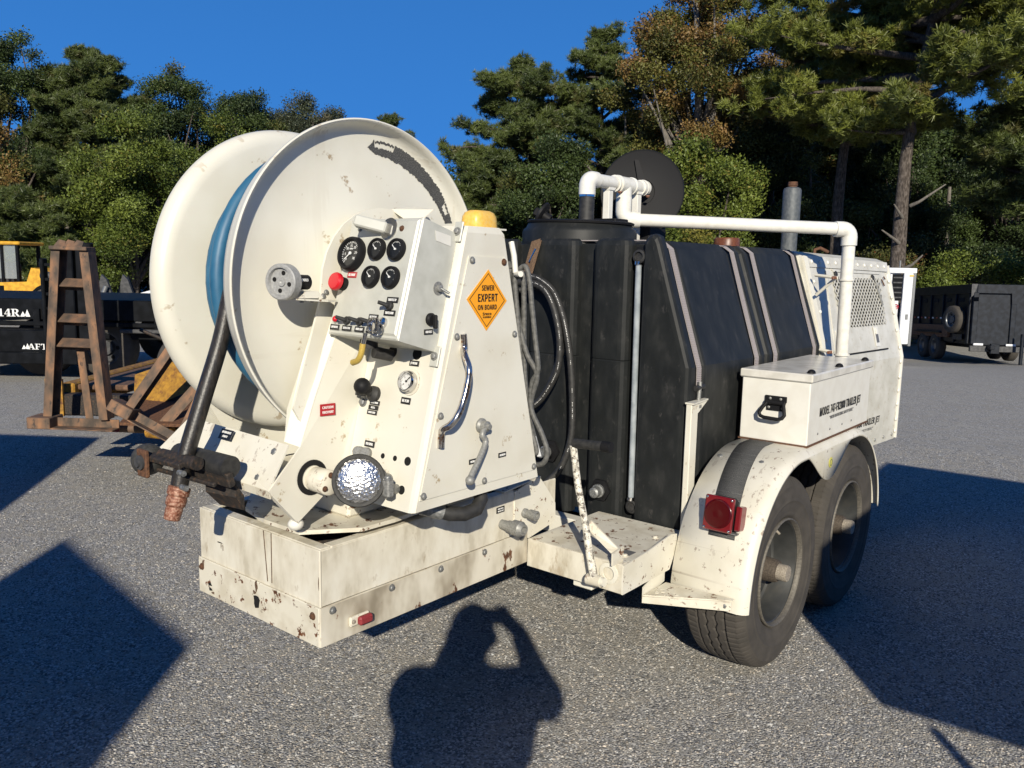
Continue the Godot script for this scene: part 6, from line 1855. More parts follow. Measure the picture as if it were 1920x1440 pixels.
func plain_wheel(at: Vector3, axis: Vector3, r: float, w: float, parent: Node, rim: Material) -> void:
	var k := Node3D.new()
	k.name = numbered(parent, "wheel")
	parent.add_child(k, true)
	axis = axis.normalized()
	turned("tyre", at, axis, [Vector2(r * 0.58, -w * 0.5), Vector2(r * 0.9, -w * 0.5), Vector2(r * 0.985, -w * 0.38), Vector2(r, -w * 0.2), Vector2(r, w * 0.2), Vector2(r * 0.985, w * 0.38), Vector2(r * 0.9, w * 0.5), Vector2(r * 0.58, w * 0.5)], M.tyre, k, 40, 0.7)
	turned("rim", at, axis, [Vector2(r * 0.3, -w * 0.4), Vector2(r * 0.6, -w * 0.46), Vector2(r * 0.6, w * 0.46), Vector2(r * 0.52, w * 0.42), Vector2(r * 0.46, w * 0.12), Vector2(r * 0.28, w * 0.1), Vector2(r * 0.24, w * 0.3), Vector2(0, w * 0.3)], rim, k, 32, 0.6)
	var u := axis.cross(Vector3.UP).normalized()
	var v := u.cross(axis)
	for i in 6:
		var t := TAU * i / 6.0
		turned("vent_hole", at + (u * cos(t) + v * sin(t)) * r * 0.37 + axis * w * 0.125, axis, [Vector2(r * 0.07, 0), Vector2(r * 0.07, 0.002), Vector2(0, 0.002)], M.dark_hole, k, 10)

func loading_ramp(parent: Node, base: Vector3, bas: Basis, h: float, w0: float, w1: float, rungs: bool) -> void:
	var r := Node3D.new()
	r.name = numbered(parent, "loading_ramp")
	parent.add_child(r, true)
	r.transform = Transform3D(bas, base)
	for s in [-1.0, 1.0]:
		var p := Vector3(s * w0 * 0.5, 0.03, 0)
		var q := Vector3(s * w1 * 0.5, h, 0)
		var d := (q - p).normalized()
		var x := Vector3(1, 0, 0) - d * d.x
		x = x.normalized()
		var b := Basis(x, d, x.cross(d))
		var mb := MB.new()
		var l := p.distance_to(q)
		# channel section: web and two flanges
		mb.box(Transform3D(b, (p + q) * 0.5 + b.x * s * 0.028), Vector3(0.008, l, 0.10), 0.001)
		for f in [-1.0, 1.0]:
			mb.box(Transform3D(b, (p + q) * 0.5 + b.z * f * 0.046), Vector3(0.05, l, 0.009), 0.001)
		obj("side_rail", mb, M.ramp_steel, r)
	if rungs:
		for k in [0.46, 0.60, 0.80]:
			var w := lerpf(w0, w1, k)
			var mb := MB.new()
			mb.box(Transform3D(Basis(Vector3.RIGHT, 0.55), Vector3(0, h * k, 0)), Vector3(w - 0.05, 0.008, 0.09), 0.001)
			mb.box(Transform3D(Basis(Vector3.RIGHT, 0.0), Vector3(0, h * k - 0.025, -0.03)), Vector3(w - 0.05, 0.05, 0.008), 0.001)
			obj("rung", mb, M.ramp_steel, r)
		var cap := MB.new()
		for i in 3:
			var x := (i - 1) * w1 * 0.34
			cap.plate([Vector3(x - w1 * 0.19, h, 0.07), Vector3(x + w1 * 0.19, h, 0.07), Vector3(x + w1 * 0.16, h + 0.035, 0.03), Vector3(x - w1 * 0.1, h + 0.045, 0.03)], Vector3(0, -0.004, -0.008))
		cap.box(Transform3D(Basis(), Vector3(0, h - 0.01, 0.02)), Vector3(w1 + 0.07, 0.025, 0.11), 0.004)
		obj("top_cap", cap, M.ramp_steel, r)
		var br := MB.new()
		br.box(Transform3D(Basis(Vector3(0, 0, 1), 0.10), Vector3(0.02, h * 0.22, -0.05)), Vector3(0.05, h * 0.42, 0.008), 0.001)
		obj("prop", br, M.ramp_steel, r)
	else:
		var br := MB.new()
		br.box(Transform3D(Basis(Vector3(0, 0, 1), -0.2), Vector3(0.08, h * 0.3, -0.1)), Vector3(0.07, h * 0.6, 0.008), 0.001)
		obj("prop", br, M.ramp_steel, r)
	var ft := MB.new()
	ft.box(Transform3D(Basis(), Vector3(-w0 * 0.5 - 0.03, 0.005, 0.03)), Vector3(0.15, 0.075, 0.17), 0.004)
	obj("foot", ft, M.ramp_steel, r)
	var an := MB.new()
	an.box(Transform3D(Basis(), Vector3(0.03, -0.028, 0.06)), Vector3(w0 + 0.12, 0.008, 0.10), 0.001)
	an.box(Transform3D(Basis(), Vector3(0.03, 0.0, 0.012)), Vector3(w0 + 0.12, 0.06, 0.008), 0.001)
	obj("foot_angle", an, M.ramp_steel, r)

func neighbours() -> void:
	# ----- yellow tag trailer with its rusty ramps folded up
	var t := thing("tag_trailer", "yellow tag trailer with rusty loading ramps folded up behind the hose reel", "trailer", Vector3(-2.3, 0, -7.5))
	var o := Vector3(2.3, 0, 7.5)
	wbox("deck_boards", Vector3(-3.15, 0.56, -10.4) + o, Vector3(-1.2, 0.60, -5.85) + o, M.bare_wood, t)
	for x in [-3.2, -1.25]:
		wbox("side_beam", Vector3(x, 0.42, -10.4) + o, Vector3(x + 0.1, 0.615, -5.8) + o, M.trailer_yellow, t)
	wbox("rear_beam", Vector3(-3.2, 0.40, -5.82) + o, Vector3(-1.15, 0.55, -5.70) + o, M.rusty_iron, t)
	slab("side_plate", [Vector3(-2.62, 0.50, -5.66) + o, Vector3(-2.45, 0.50, -5.66) + o, Vector3(-2.1, 0.66, -5.8) + o, Vector3(-2.3, 0.82, -5.95) + o, Vector3(-2.62, 0.70, -5.7) + o], Vector3(0, 0, -0.02), M.trailer_yellow, t)
	slab("deck_tail", [Vector3(-2.55, 0.44, -5.3) + o, Vector3(-1.5, 0.42, -5.35) + o, Vector3(-1.3, 0.58, -6.2) + o, Vector3(-2.6, 0.60, -6.0) + o], Vector3(0, -0.02, 0), M.rust, t)
	slab("lamp_plate", [Vector3(-3.24, 0.40, -5.68) + o, Vector3(-3.12, 0.40, -5.68) + o, Vector3(-3.12, 0.66, -5.68) + o, Vector3(-3.24, 0.66, -5.68) + o], Vector3(0, 0, -0.02), M.trailer_yellow, t)
	turned("tail_lamp", Vector3(-3.18, 0.535, -5.67) + o, Vector3(0, 0, 1), [Vector2(0.045, 0), Vector2(0.042, 0.012), Vector2(0, 0.016)], M.lamp_red_old, t, 20).scale = Vector3(1, 1, 1)
	bar("hinge_bar", [Vector3(-3.1, 0.36, -5.55) + o, Vector3(-1.2, 0.33, -5.5) + o], 0.03, M.ramp_steel, t)
	bar("hinge_barrel", [Vector3(-2.42, 0.36, -5.42) + o, Vector3(-2.25, 0.35, -5.40) + o], 0.045, M.trailer_yellow, t)
	wbox("red_reflector", Vector3(-2.72, 0.355, -5.40) + o, Vector3(-2.60, 0.38, -5.39) + o, M.lamp_red, t, 0.002)
	for z in [-8.2, -9.1]:
		for x in [-3.32, -1.02]:
			plain_wheel(Vector3(x, 0.36, z) + o, Vector3(signf(x + 2.2), 0, 0), 0.36, 0.22, t, M.dark_grey)
	bar("chain", spline([Vector3(-2.75, 0.98, -6.1) + o, Vector3(-2.5, 0.88, -6.1) + o, Vector3(-2.25, 0.84, -6.0) + o]), 0.014, M.rusty_iron, t, 6)
	loading_ramp(t, Vector3(-2.865, 0.415, -5.40) + o, Basis(Vector3(0, 0, 1), -0.02), 1.15, 0.36, 0.17, true)
	loading_ramp(t, Vector3(-2.30, 0.43, -5.25) + o, Basis(Vector3(0, 0, 1), -0.50) * Basis(Vector3.RIGHT, -0.18), 1.1, 0.36, 0.2, false)

	# ----- black deck-over trailer
	t = thing("deck_trailer", "black deck-over trailer with white lettering along its side at the left edge", "trailer", Vector3(-6.0, ground_y(-10.3), -10.3))
	wbox("deck_edge", Vector3(-5.5, 0.72, -2.3), Vector3(1.9, 0.98, 0.0), M.truck_black, t)
	wbox("rub_rail", Vector3(-5.5, 0.645, -0.02), Vector3(1.9, 0.70, 0.04), M.truck_black, t)
	wbox("lower_rail", Vector3(-5.5, 0.48, -0.25), Vector3(1.9, 0.60, -0.12), M.truck_black, t)
	for i in 10:
		wbox("stake_pocket", Vector3(-5.2 + 0.75 * i, 0.62, 0.0), Vector3(-5.12 + 0.75 * i, 0.86, 0.035), M.truck_black, t, 0.004)
	wbox("tail_frame", Vector3(-1.0, 0.28, 0.05), Vector3(0.55, 0.62, 0.35), M.truck_black, t)
	wbox("bumper", Vector3(-1.5, 0.22, 0.35), Vector3(0.6, 0.36, 0.45), M.truck_black, t)
	wbox("tool_frame", Vector3(-0.62, 0.34, 0.42), Vector3(-0.30, 0.74, 0.5), M.dark_grey, t)
	for i in 3:
		wbox("frame_slot", Vector3(-0.58 + 0.09 * i, 0.40, 0.5), Vector3(-0.52 + 0.09 * i, 0.68, 0.506), M.dark_hole, t, 0.001)
	words("D14R", Vector3(-0.33, 0.80, 0.004), Vector3(1, 0, 0), Vector3(0, 1, 0), 0.095, M.ink_white, t, 1.0, true, 0.36).mesh.font = font_serif
	words("AFTS", Vector3(0.30, 0.42, 0.354), Vector3(1, 0, 0), Vector3(0, 1, 0), 0.07, M.ink_white, t, 1.0, true, 0.26).mesh.font = font_serif
	for q in [[-0.09, 0.755, 0.09, 2], [1.62, 0.72, 0.13, 3], [0.11, 0.39, 0.07, 2]]:
		var mb := MB.new()
		for i in q[3]:
			var x: float = q[0] + i * q[2] * 0.6
			var hh: float = q[2] * (1.0 if i % 2 else 0.72)
			mb.plate([Vector3(x - q[2] * 0.4, q[1], 0), Vector3(x + q[2] * 0.4, q[1], 0), Vector3(x, q[1] + hh, 0)], Vector3(0, 0, 0.001))
		var lg := obj("tree_mark", mb, M.ink_white, t)
		lg.position.z = 0.36 if q[1] < 0.5 else 0.003
	for z in [0.0, -1.9]:
		for x in [0.05, 0.85, 2.2]:
			plain_wheel(Vector3(x, 0.37, -0.05 + z if z < 0.0 else -0.2), Vector3(0, 0, 1 if z == 0.0 else -1), 0.37, 0.24, t, M.dark_grey)
	var fd := MB.new()
	fd.box(Transform3D(Basis(), Vector3(1.62, 0.60, -0.1)), Vector3(1.0, 0.05, 0.3), 0.01)
	obj("mudguard", fd, M.dark_grey, t)

	# ----- black folded gate at the trailer's tail
	t = thing("ramp_gate", "black ladder ramp standing upright on the black trailer's tail", "ramp", Vector3(-5.25, ground_y(-9.5) + 0.28, -9.5))
	for x in [-0.10, 0.10]:
		wbox("post", Vector3(x - 0.022, 0.0, -0.05), Vector3(x + 0.022, 1.2, 0.05), M.truck_black, t)
	for i in 7:
		wbox("rung", Vector3(-0.08, 0.12 + 0.165 * i, -0.03), Vector3(0.08, 0.155 + 0.165 * i, 0.03), M.truck_black, t, 0.004)
	wbox("lower_panel", Vector3(-0.08, 0.30, -0.04), Vector3(0.08, 0.55, -0.02), M.truck_black, t, 0.004)
	var ta := thing("rack_post", "tall black post right behind the rusty upright ramp", "post", Vector3(-4.95, ground_y(-9.3), -9.3))
	wbox("post", Vector3(-0.11, 0.3, -0.05), Vector3(0.06, 1.62, 0.05), M.truck_black, ta)
	wbox("lamp_box", Vector3(0.08, 0.55, -0.05), Vector3(0.26, 1.66, 0.03), M.truck_black, ta)

	# ----- grey loader bucket lying behind the black trailer
	t = thing("loader_bucket", "dark grey steel bucket arms rising behind the black trailer", "bucket", Vector3(-6.35, ground_y(-13.2), -13.2))
	for q in [[-0.12, 0.0], [0.10, -0.25]]:
		slab("arm_plate", [Vector3(q[0] - 0.12, 0.6, q[1]), Vector3(q[0] + 0.22, 0.6, q[1]), Vector3(q[0] + 0.02, 1.22, q[1]), Vector3(q[0] - 0.06, 1.30, q[1]), Vector3(q[0] - 0.10, 1.16, q[1])], Vector3(0, 0, -0.06), M.dark_grey, t)
	slab("cutting_blade", [Vector3(-0.3, 0.6, -0.3), Vector3(0.34, 0.6, -0.3), Vector3(0.05, 1.28, -0.42), Vector3(-0.06, 1.18, -0.42)], Vector3(0, 0, -0.04), M.truck_black, t)
	bar("ram", [Vector3(-0.25, 0.7, 0.08), Vector3(-0.08, 1.12, 0.06)], 0.035, M.galvanised, t)

	# ----- white vehicle beyond
	t = thing("white_truck", "white truck nose just left of the cream reel flange", "truck", Vector3(-10.8, ground_y(-24.0), -24.0))
	slab("bonnet", [Vector3(-0.55, 0.95, 0), Vector3(0.9, 0.95, 0), Vector3(0.9, 1.62, 0), Vector3(0.25, 1.42, 0), Vector3(-0.40, 1.24, 0)], Vector3(0, 0, -1.8), M.white_panel, t)
	slab("side_vent", [Vector3(-0.1, 1.16, 0.004), Vector3(0.12, 1.18, 0.004), Vector3(0.15, 1.27, 0.004), Vector3(-0.06, 1.25, 0.004)], Vector3(0, 0, 0.008), M.dark_hole, t)
	wbox("cab", Vector3(0.9, 0.95, -1.8), Vector3(2.4, 2.1, 0.0), M.white_panel, t, 0.06)
	wbox("chassis", Vector3(-0.5, 0.5, -1.7), Vector3(2.4, 0.95, -0.1), M.dark_grey, t)
	for x in [0.0, 1.9]:
		plain_wheel(Vector3(x, 0.42, -0.1), Vector3(0, 0, 1), 0.42, 0.26, t, M.dark_grey)

	# ----- yellow wheel loader
	t = thing("wheel_loader", "yellow wheel loader with glazed cab at the left edge", "loader", Vector3(-14.3, ground_y(-24.0), -24.0))
	wbox("roof", Vector3(-1.4, 2.66, -1.2), Vector3(0.18, 2.76, 0.1), M.machine_yellow, t, 0.03)
	for x in [-1.2, -0.42, 0.02]:
		wbox("cab_post", Vector3(x, 1.6, -0.05), Vector3(x + 0.08, 2.68, 0.05), M.truck_black, t)
	wbox("far_post", Vector3(0.02, 1.6, -1.1), Vector3(0.1, 2.68, -1.0), M.truck_black, t)
	slab("cab_glass", [Vector3(-1.12, 1.7, 0.0), Vector3(0.02, 1.7, 0.0), Vector3(0.02, 2.66, 0.0), Vector3(-1.12, 2.66, 0.0)], Vector3(0, 0, -0.02), M.glass, t)
	wbox("seat", Vector3(-0.7, 1.5, -0.8), Vector3(-0.3, 2.15, -0.3), M.dark_grey, t, 0.05)
	slab("engine_cover", [Vector3(-1.4, 1.1, 0.05), Vector3(1.0, 1.1, 0.05), Vector3(0.92, 1.9, 0.05), Vector3(0.72, 1.98, 0.05), Vector3(0.45, 2.02, 0.05), Vector3(0.3, 1.62, 0.05), Vector3(-1.4, 1.55, 0.05)], Vector3(0, 0, -1.2), M.machine_yellow, t)
	slab("front_frame", [Vector3(0.85, 1.25, 0.0), Vector3(1.2, 1.2, 0.0), Vector3(1.05, 1.92, 0.0), Vector3(0.85, 1.95, 0.0)], Vector3(0, 0, -0.5), M.machine_yellow, t)
	for i in 3:
		wbox("grille_bar", Vector3(-1.2 + i * 0.32, 1.2, 0.05), Vector3(-1.0 + i * 0.32, 1.5, 0.07), M.truck_black if i != 1 else M.lamp_red_old, t, 0.01)
	bar("lift_arm", [Vector3(0.9, 1.85, 0.3), Vector3(2.0, 1.55, 0.3), Vector3(2.9, 0.7, 0.3)], 0.13, M.dark_grey, t)
	plain_wheel(Vector3(1.25, 0.75, 0.35), Vector3(0, 0, 1), 0.75, 0.5, t, M.machine_yellow)
	plain_wheel(Vector3(-1.3, 0.75, 0.35), Vector3(0, 0, 1), 0.75, 0.5, t, M.machine_yellow)
	var mg: Array = []
	for i in 9:
		var a := PI * (0.15 + 0.72 * i / 8.0)
		mg.append(Vector3(1.25 + cos(a) * 0.86, 0.75 + sin(a) * 0.82, 0.3))
	bar("mudguard", mg, 0.07, M.truck_black, t, 8)

	# ----- white enclosed trailer seen past the engine hood
	t = thing("cargo_trailer", "white enclosed trailer corner seen right of the cream engine hood", "trailer", Vector3(6.9, ground_y(-16.0), -16.0))
	var dy := -ground_y(-16.0)
	wbox("body", Vector3(-1.6, 0.14 + dy, -3.2), Vector3(0.52, 1.52 + dy, -0.06), M.white_panel, t)
	wbox("top_rail", Vector3(-1.6, 1.50 + dy, -0.10), Vector3(0.80, 1.60 + dy, 0.0), M.white_panel, t)
	wbox("door_panel", Vector3(0.56, 0.14 + dy, -0.06), Vector3(0.74, 1.50 + dy, 0.0), M.white_panel, t)
	wbox("corner_post", Vector3(0.74, 0.10 + dy, -0.3), Vector3(0.80, 1.50 + dy, -0.01), M.galvanised, t)
	slab("mesh_window", [Vector3(0.36, 0.98 + dy, -0.05), Vector3(0.555, 0.98 + dy, -0.05), Vector3(0.555, 1.48 + dy, -0.05), Vector3(0.36, 1.48 + dy, -0.05)], Vector3(0, 0, 0.01), M.truck_black, t)
	for i in 5:
		wbox("window_bar", Vector3(0.37, 1.02 + 0.095 * i + dy, -0.036), Vector3(0.545, 1.05 + 0.095 * i + dy, -0.02), M.dark_grey, t, 0.004)
	turned("notice_ring", Vector3(0.47, 0.86 + dy, -0.045), Vector3(0, 0, 1), [Vector2(0.05, 0), Vector2(0.05, 0.004), Vector2(0.035, 0.004), Vector2(0.035, 0)], M.red_plate, t, 20)
	wbox("notice_bar", Vector3(0.44, 0.85 + dy, -0.044), Vector3(0.50, 0.87 + dy, -0.042), M.red_plate, t, 0.0)
	wbox("door_latch", Vector3(0.64, 0.62 + dy, 0.0), Vector3(0.69, 0.72 + dy, 0.012), M.galvanised, t, 0.003)
	wbox("side_marker", Vector3(0.66, 1.44 + dy, 0.0), Vector3(0.74, 1.47 + dy, 0.01), M.amber, t, 0.002)
	bar("aerial_post", [Vector3(0.47, 1.52 + dy, -0.02), Vector3(0.47, 1.74 + dy, -0.02)], 0.016, M.galvanised, t, 8)
	for z in [-1.2, -2.0]:
		plain_wheel(Vector3(0.45, 0.34, z), Vector3(1, 0, 0), 0.34, 0.2, t, M.spare_rim)

	# ----- black dump trailer at the right edge
	t = thing("dump_trailer", "black high sided dump trailer with spare wheel at the right edge", "dump trailer", Vector3(11.05, ground_y(-20.0) + 0.02, -20.0))
	var f := Vector3(0.52, -0.22, -4.3).normalized()
	var rt := f.cross(Vector3.UP).normalized()
	t.basis = Basis(rt, rt.cross(f), -f)
	var w := 1.85
	var ln := 4.35
	wbox("left_side", Vector3(0, 0.50, -ln), Vector3(0.06, 1.72, 0), M.dump_black, t)
	wbox("right_side", Vector3(w - 0.06, 0.50, -ln), Vector3(w, 1.72, 0), M.dump_black, t)
	wbox("floor", Vector3(0.06, 0.46, -ln), Vector3(w - 0.06, 0.54, 0), M.dump_black, t)
	wbox("front_wall", Vector3(0.06, 0.5, -ln), Vector3(w - 0.06, 1.86, -ln + 0.06), M.dump_black, t)
	wbox("top_rail", Vector3(-0.05, 1.70, -ln), Vector3(0.08, 1.92, 0.03), M.dump_black, t)
	wbox("top_rail", Vector3(w - 0.08, 1.70, -ln), Vector3(w + 0.05, 1.92, 0.03), M.dump_black, t)
	wbox("top_rail", Vector3(0.08, 1.70, -0.06), Vector3(w - 0.08, 1.92, 0.03), M.dump_black, t)
	for i in 6:
		var z := -ln + 0.1 + i * 0.82
		wbox("side_stake", Vector3(-0.05, 0.48, z), Vector3(0.0, 1.70, z + 0.09), M.dump_black, t)
		wbox("side_slot", Vector3(-0.012, 1.50, z + 0.18), Vector3(-0.006, 1.60, z + 0.5), M.dark_hole, t, 0.0)
	wbox("gate_leaf", Vector3(0.07, 0.52, -0.05), Vector3(w * 0.5 - 0.02, 1.68, 0.0), M.dump_black, t)
	wbox("gate_leaf", Vector3(w * 0.5 + 0.02, 0.52, -0.05), Vector3(w - 0.07, 1.68, 0.0), M.dump_black, t)
	for x in [0.0, w * 0.5 - 0.06, w - 0.12]:
		wbox("gate_post", Vector3(x, 0.48, 0.0), Vector3(x + 0.12, 1.72, 0.05), M.dump_black, t)
	slab("corner_gusset", [Vector3(-0.06, 1.92, 0.035), Vector3(0.08, 1.92, 0.035), Vector3(0.0, 1.66, 0.035), Vector3(-0.06, 1.60, 0.035)], Vector3(0, 0, 0.006), M.dark_grey, t)
	slab("centre_gusset", [Vector3(w * 0.5 - 0.06, 1.45, 0.055), Vector3(w * 0.5 + 0.06, 1.45, 0.055), Vector3(w * 0.5 + 0.2, 1.72, 0.055), Vector3(w * 0.5 - 0.08, 1.72, 0.055)], Vector3(0, 0, 0.01), M.dump_black, t)
	wbox("bumper", Vector3(-0.02, 0.30, 0.0), Vector3(w + 0.02, 0.44, 0.08), M.dark_grey, t)
	wbox("hitch_box", Vector3(0.42, 0.26, 0.08), Vector3(0.62, 0.50, 0.16), M.dump_black, t)
	for x in [0.06, 0.80]:
		wbox("white_reflector", Vector3(x, 0.45, 0.02), Vector3(x + 0.22, 0.50, 0.07), M.white_panel, t, 0.003)
	for i in 12:
		wbox("reflective_tape", Vector3(-0.054, 1.07, -ln + 0.1 + 0.27 * i), Vector3(-0.051, 1.11, -ln + 0.21 + 0.27 * i), M.white_panel if i % 2 else M.lamp_red_old, t, 0.0)
	wbox("tool_shelf", Vector3(-0.08, 0.60, -ln + 0.5), Vector3(0.0, 0.92, -1.2), M.bare_wood, t)
	plain_wheel(Vector3(-0.16, 1.06, -0.62), Vector3(-1, 0, 0.25), 0.34, 0.21, t, M.spare_rim)
	wbox("mud_flap", Vector3(-0.06, 0.56, -0.9), Vector3(-0.05, 0.70, -0.35), M.dark_grey, t)
	for z in [-2.05, -2.9]:
		for x in [0.02, w - 0.02]:
			plain_wheel(Vector3(x, 0.34, z), Vector3(-1 if x < 1.0 else 1, 0, 0), 0.34, 0.22, t, M.spare_rim)
	wbox("wheel_arch", Vector3(-0.14, 0.70, -3.4), Vector3(0.0, 0.74, -1.55), M.dump_black, t)
	for x in [0.35, w - 0.45]:
		wbox("chassis_rail", Vector3(x, 0.36, -ln), Vector3(x + 0.1, 0.46, 0.3), M.dump_black, t)
	bar("jack", [Vector3(w * 0.5 + 0.1, 0.02, 0.35), Vector3(w * 0.5 + 0.1, 0.75, 0.35)], 0.04, M.dump_black, t)

	# ----- vehicles standing behind the photographer; their shadows reach into the picture
	t = thing("box_truck", "white box truck parked behind and left of the photographer", "truck", Vector3(-1.6, 0, 4.2))
	var mb := MB.new()
	var ring: Array = []
	for y in [0.75, 3.0]:
		ring.append([Vector3(-0.60, y, -1.67), Vector3(0.55, y, -0.46), Vector3(0.55, y, 3.5), Vector3(-0.60, y, 3.5)])
	mb.loft(ring)
	obj("box_body", mb, M.white_panel, t)
	wbox("underframe", Vector3(-0.5, 0.35, -0.3), Vector3(0.45, 0.75, 3.4), M.dark_grey, t)
	for z in [0.6, 2.8]:
		for x in [-0.5, 0.45]:
			plain_wheel(Vector3(x, 0.4, z), Vector3(signf(x), 0, 0), 0.4, 0.24, t, M.spare_rim)
	slab("loading_board", [Vector3(-0.60, 0.0, -1.68), Vector3(0.55, 0.0, -0.47), Vector3(0.55, 0.75, -0.47), Vector3(-0.60, 0.75, -1.68)], Vector3(0.01, 0, 0.03), M.dark_grey, t)
	t = thing("utility_trailer", "black enclosed trailer parked left of the photographer", "trailer", Vector3(-4.2, 0, -1.3))
	mb = MB.new()
	ring = []
	for y in [0.45, 2.0]:
		ring.append([Vector3(0.87, y, -0.985), Vector3(1.324, y, 1.145), Vector3(-1.0, y, 1.3), Vector3(-1.0, y, -1.1)])
	mb.loft(ring)
	obj("body", mb, M.truck_black, t)
	for z in [-0.35, 0.45]:
		for x in [-0.8, 0.95]:
			plain_wheel(Vector3(x, 0.33, z), Vector3(signf(x), 0, 0), 0.33, 0.2, t, M.spare_rim)
	t = thing("tipper_trailer", "black tipper trailer parked right of the photographer", "trailer", Vector3(2.2525, 0, -1.005))
	var fx := Vector3(1.735, 0, -2.33).normalized()
	t.basis = Basis(Vector3(-fx.z, 0, fx.x), Vector3.UP, -fx)
	wbox("tipper_body", Vector3(0.0, 1.26, -1.45), Vector3(2.1, 1.90, 1.45), M.truck_black, t)
	for z in [-0.9, 0.2]:
		for x in [0.6, 1.7]:
			plain_wheel(Vector3(x, 0.4, z), Vector3(signf(x - 1.0), 0, 0), 0.4, 0.24, t, M.spare_rim)
	wbox("chassis", Vector3(0.7, 0.8, -1.4), Vector3(1.6, 1.26, 1.4), M.truck_black, t)
	bar("winch_handle", [Vector3(0.10, 1.2, 1.40), Vector3(0.35, 1.1, 1.75), Vector3(0.6, 1.06, 1.95)], 0.02, M.dark_grey, t)

# ------------------------------------------------------------------ the photographer
func flesh(bones: Array, cell: float, blend: float, called: String, m: Material, parent: Node) -> MeshInstance3D:
	var lo := Vector3.ONE * 1e9
	var hi := -lo
	for b in bones:
		var r: float = maxf(b[2], b[3]) + cell * 3.0
		lo = lo.min(b[0] - Vector3.ONE * r).min(b[1] - Vector3.ONE * r)
		hi = hi.max(b[0] + Vector3.ONE * r).max(b[1] + Vector3.ONE * r)
	var nx := int((hi.x - lo.x) / cell) + 2
	var ny := int((hi.y - lo.y) / cell) + 2
	var nz := int((hi.z - lo.z) / cell) + 2
	var f := PackedFloat32Array()
	f.resize(nx * ny * nz)
	f.fill(9.0)
	for b in bones:
		var p: Vector3 = b[0]
		var q: Vector3 = b[1]
		var pad: float = maxf(b[2], b[3]) + cell * 2.5 + blend
		var l := ((p.min(q) - lo - Vector3.ONE * pad) / cell).floor().max(Vector3.ZERO)
		var h := ((p.max(q) - lo + Vector3.ONE * pad) / cell).ceil().min(Vector3(nx - 1, ny - 1, nz - 1))
		var d := q - p
		var dd := maxf(d.length_squared(), 1e-9)
		for k in range(int(l.z), int(h.z) + 1):
			for j in range(int(l.y), int(h.y) + 1):
				for i in range(int(l.x), int(h.x) + 1):
					var x := lo + Vector3(i, j, k) * cell
					var t := clampf((x - p).dot(d) / dd, 0.0, 1.0)
					var v := x.distance_to(p + d * t) - lerpf(b[2], b[3], t)
					var id := (k * ny + j) * nx + i
					var o := f[id]
					var g := maxf(blend - absf(o - v), 0.0) / blend
					f[id] = minf(o, v) - g * g * blend * 0.25
	var st := SurfaceTool.new()
	st.begin(Mesh.PRIMITIVE_TRIANGLES)
	st.set_smooth_group(0)
	var idx := {}
	var count := 0
	for k in nz - 1:
		for j in ny - 1:
			for i in nx - 1:
				var s := Vector3.ZERO
				var n := 0
				var v: Array = []
				for c in 8:
					v.append(f[((k + (c >> 2)) * ny + j + ((c >> 1) & 1)) * nx + i + (c & 1)])
				for e in [[0, 1], [2, 3], [4, 5], [6, 7], [0, 2], [1, 3], [4, 6], [5, 7], [0, 4], [1, 5], [2, 6], [3, 7]]:
					var a: float = v[e[0]]
					var b: float = v[e[1]]
					if (a < 0.0) != (b < 0.0):
						var t := a / (a - b)
						var pa := Vector3(e[0] & 1, (e[0] >> 1) & 1, e[0] >> 2)
						var pb := Vector3(e[1] & 1, (e[1] >> 1) & 1, e[1] >> 2)
						s += pa.lerp(pb, t)
						n += 1
				if n > 0:
					st.add_vertex(lo + (Vector3(i, j, k) + s / n) * cell)
					idx[(k * ny + j) * nx + i] = count
					count += 1
	for k in range(1, nz - 1):
		for j in range(1, ny - 1):
			for i in range(1, nx - 1):
				var id := (k * ny + j) * nx + i
				var a := f[id] < 0.0
				for ax in 3:
					var step: int = [1, nx, nx * ny][ax]
					var b := f[id + step] < 0.0
					if a == b:
						continue
					var u: int = [nx, nx * ny, 1][ax]
					var w: int = [nx * ny, 1, nx][ax]
					var q := [id - u - w, id - w, id, id - u]
					var ok := true
					for z in q:
						ok = ok and idx.has(z)
					if not ok:
						continue
					var o := [0, 1, 2, 0, 2, 3] if not a else [0, 2, 1, 0, 3, 2]
					for z in o:
						st.add_index(idx[q[z]])
	st.generate_normals()
	return put(called, st.commit(), m, parent)

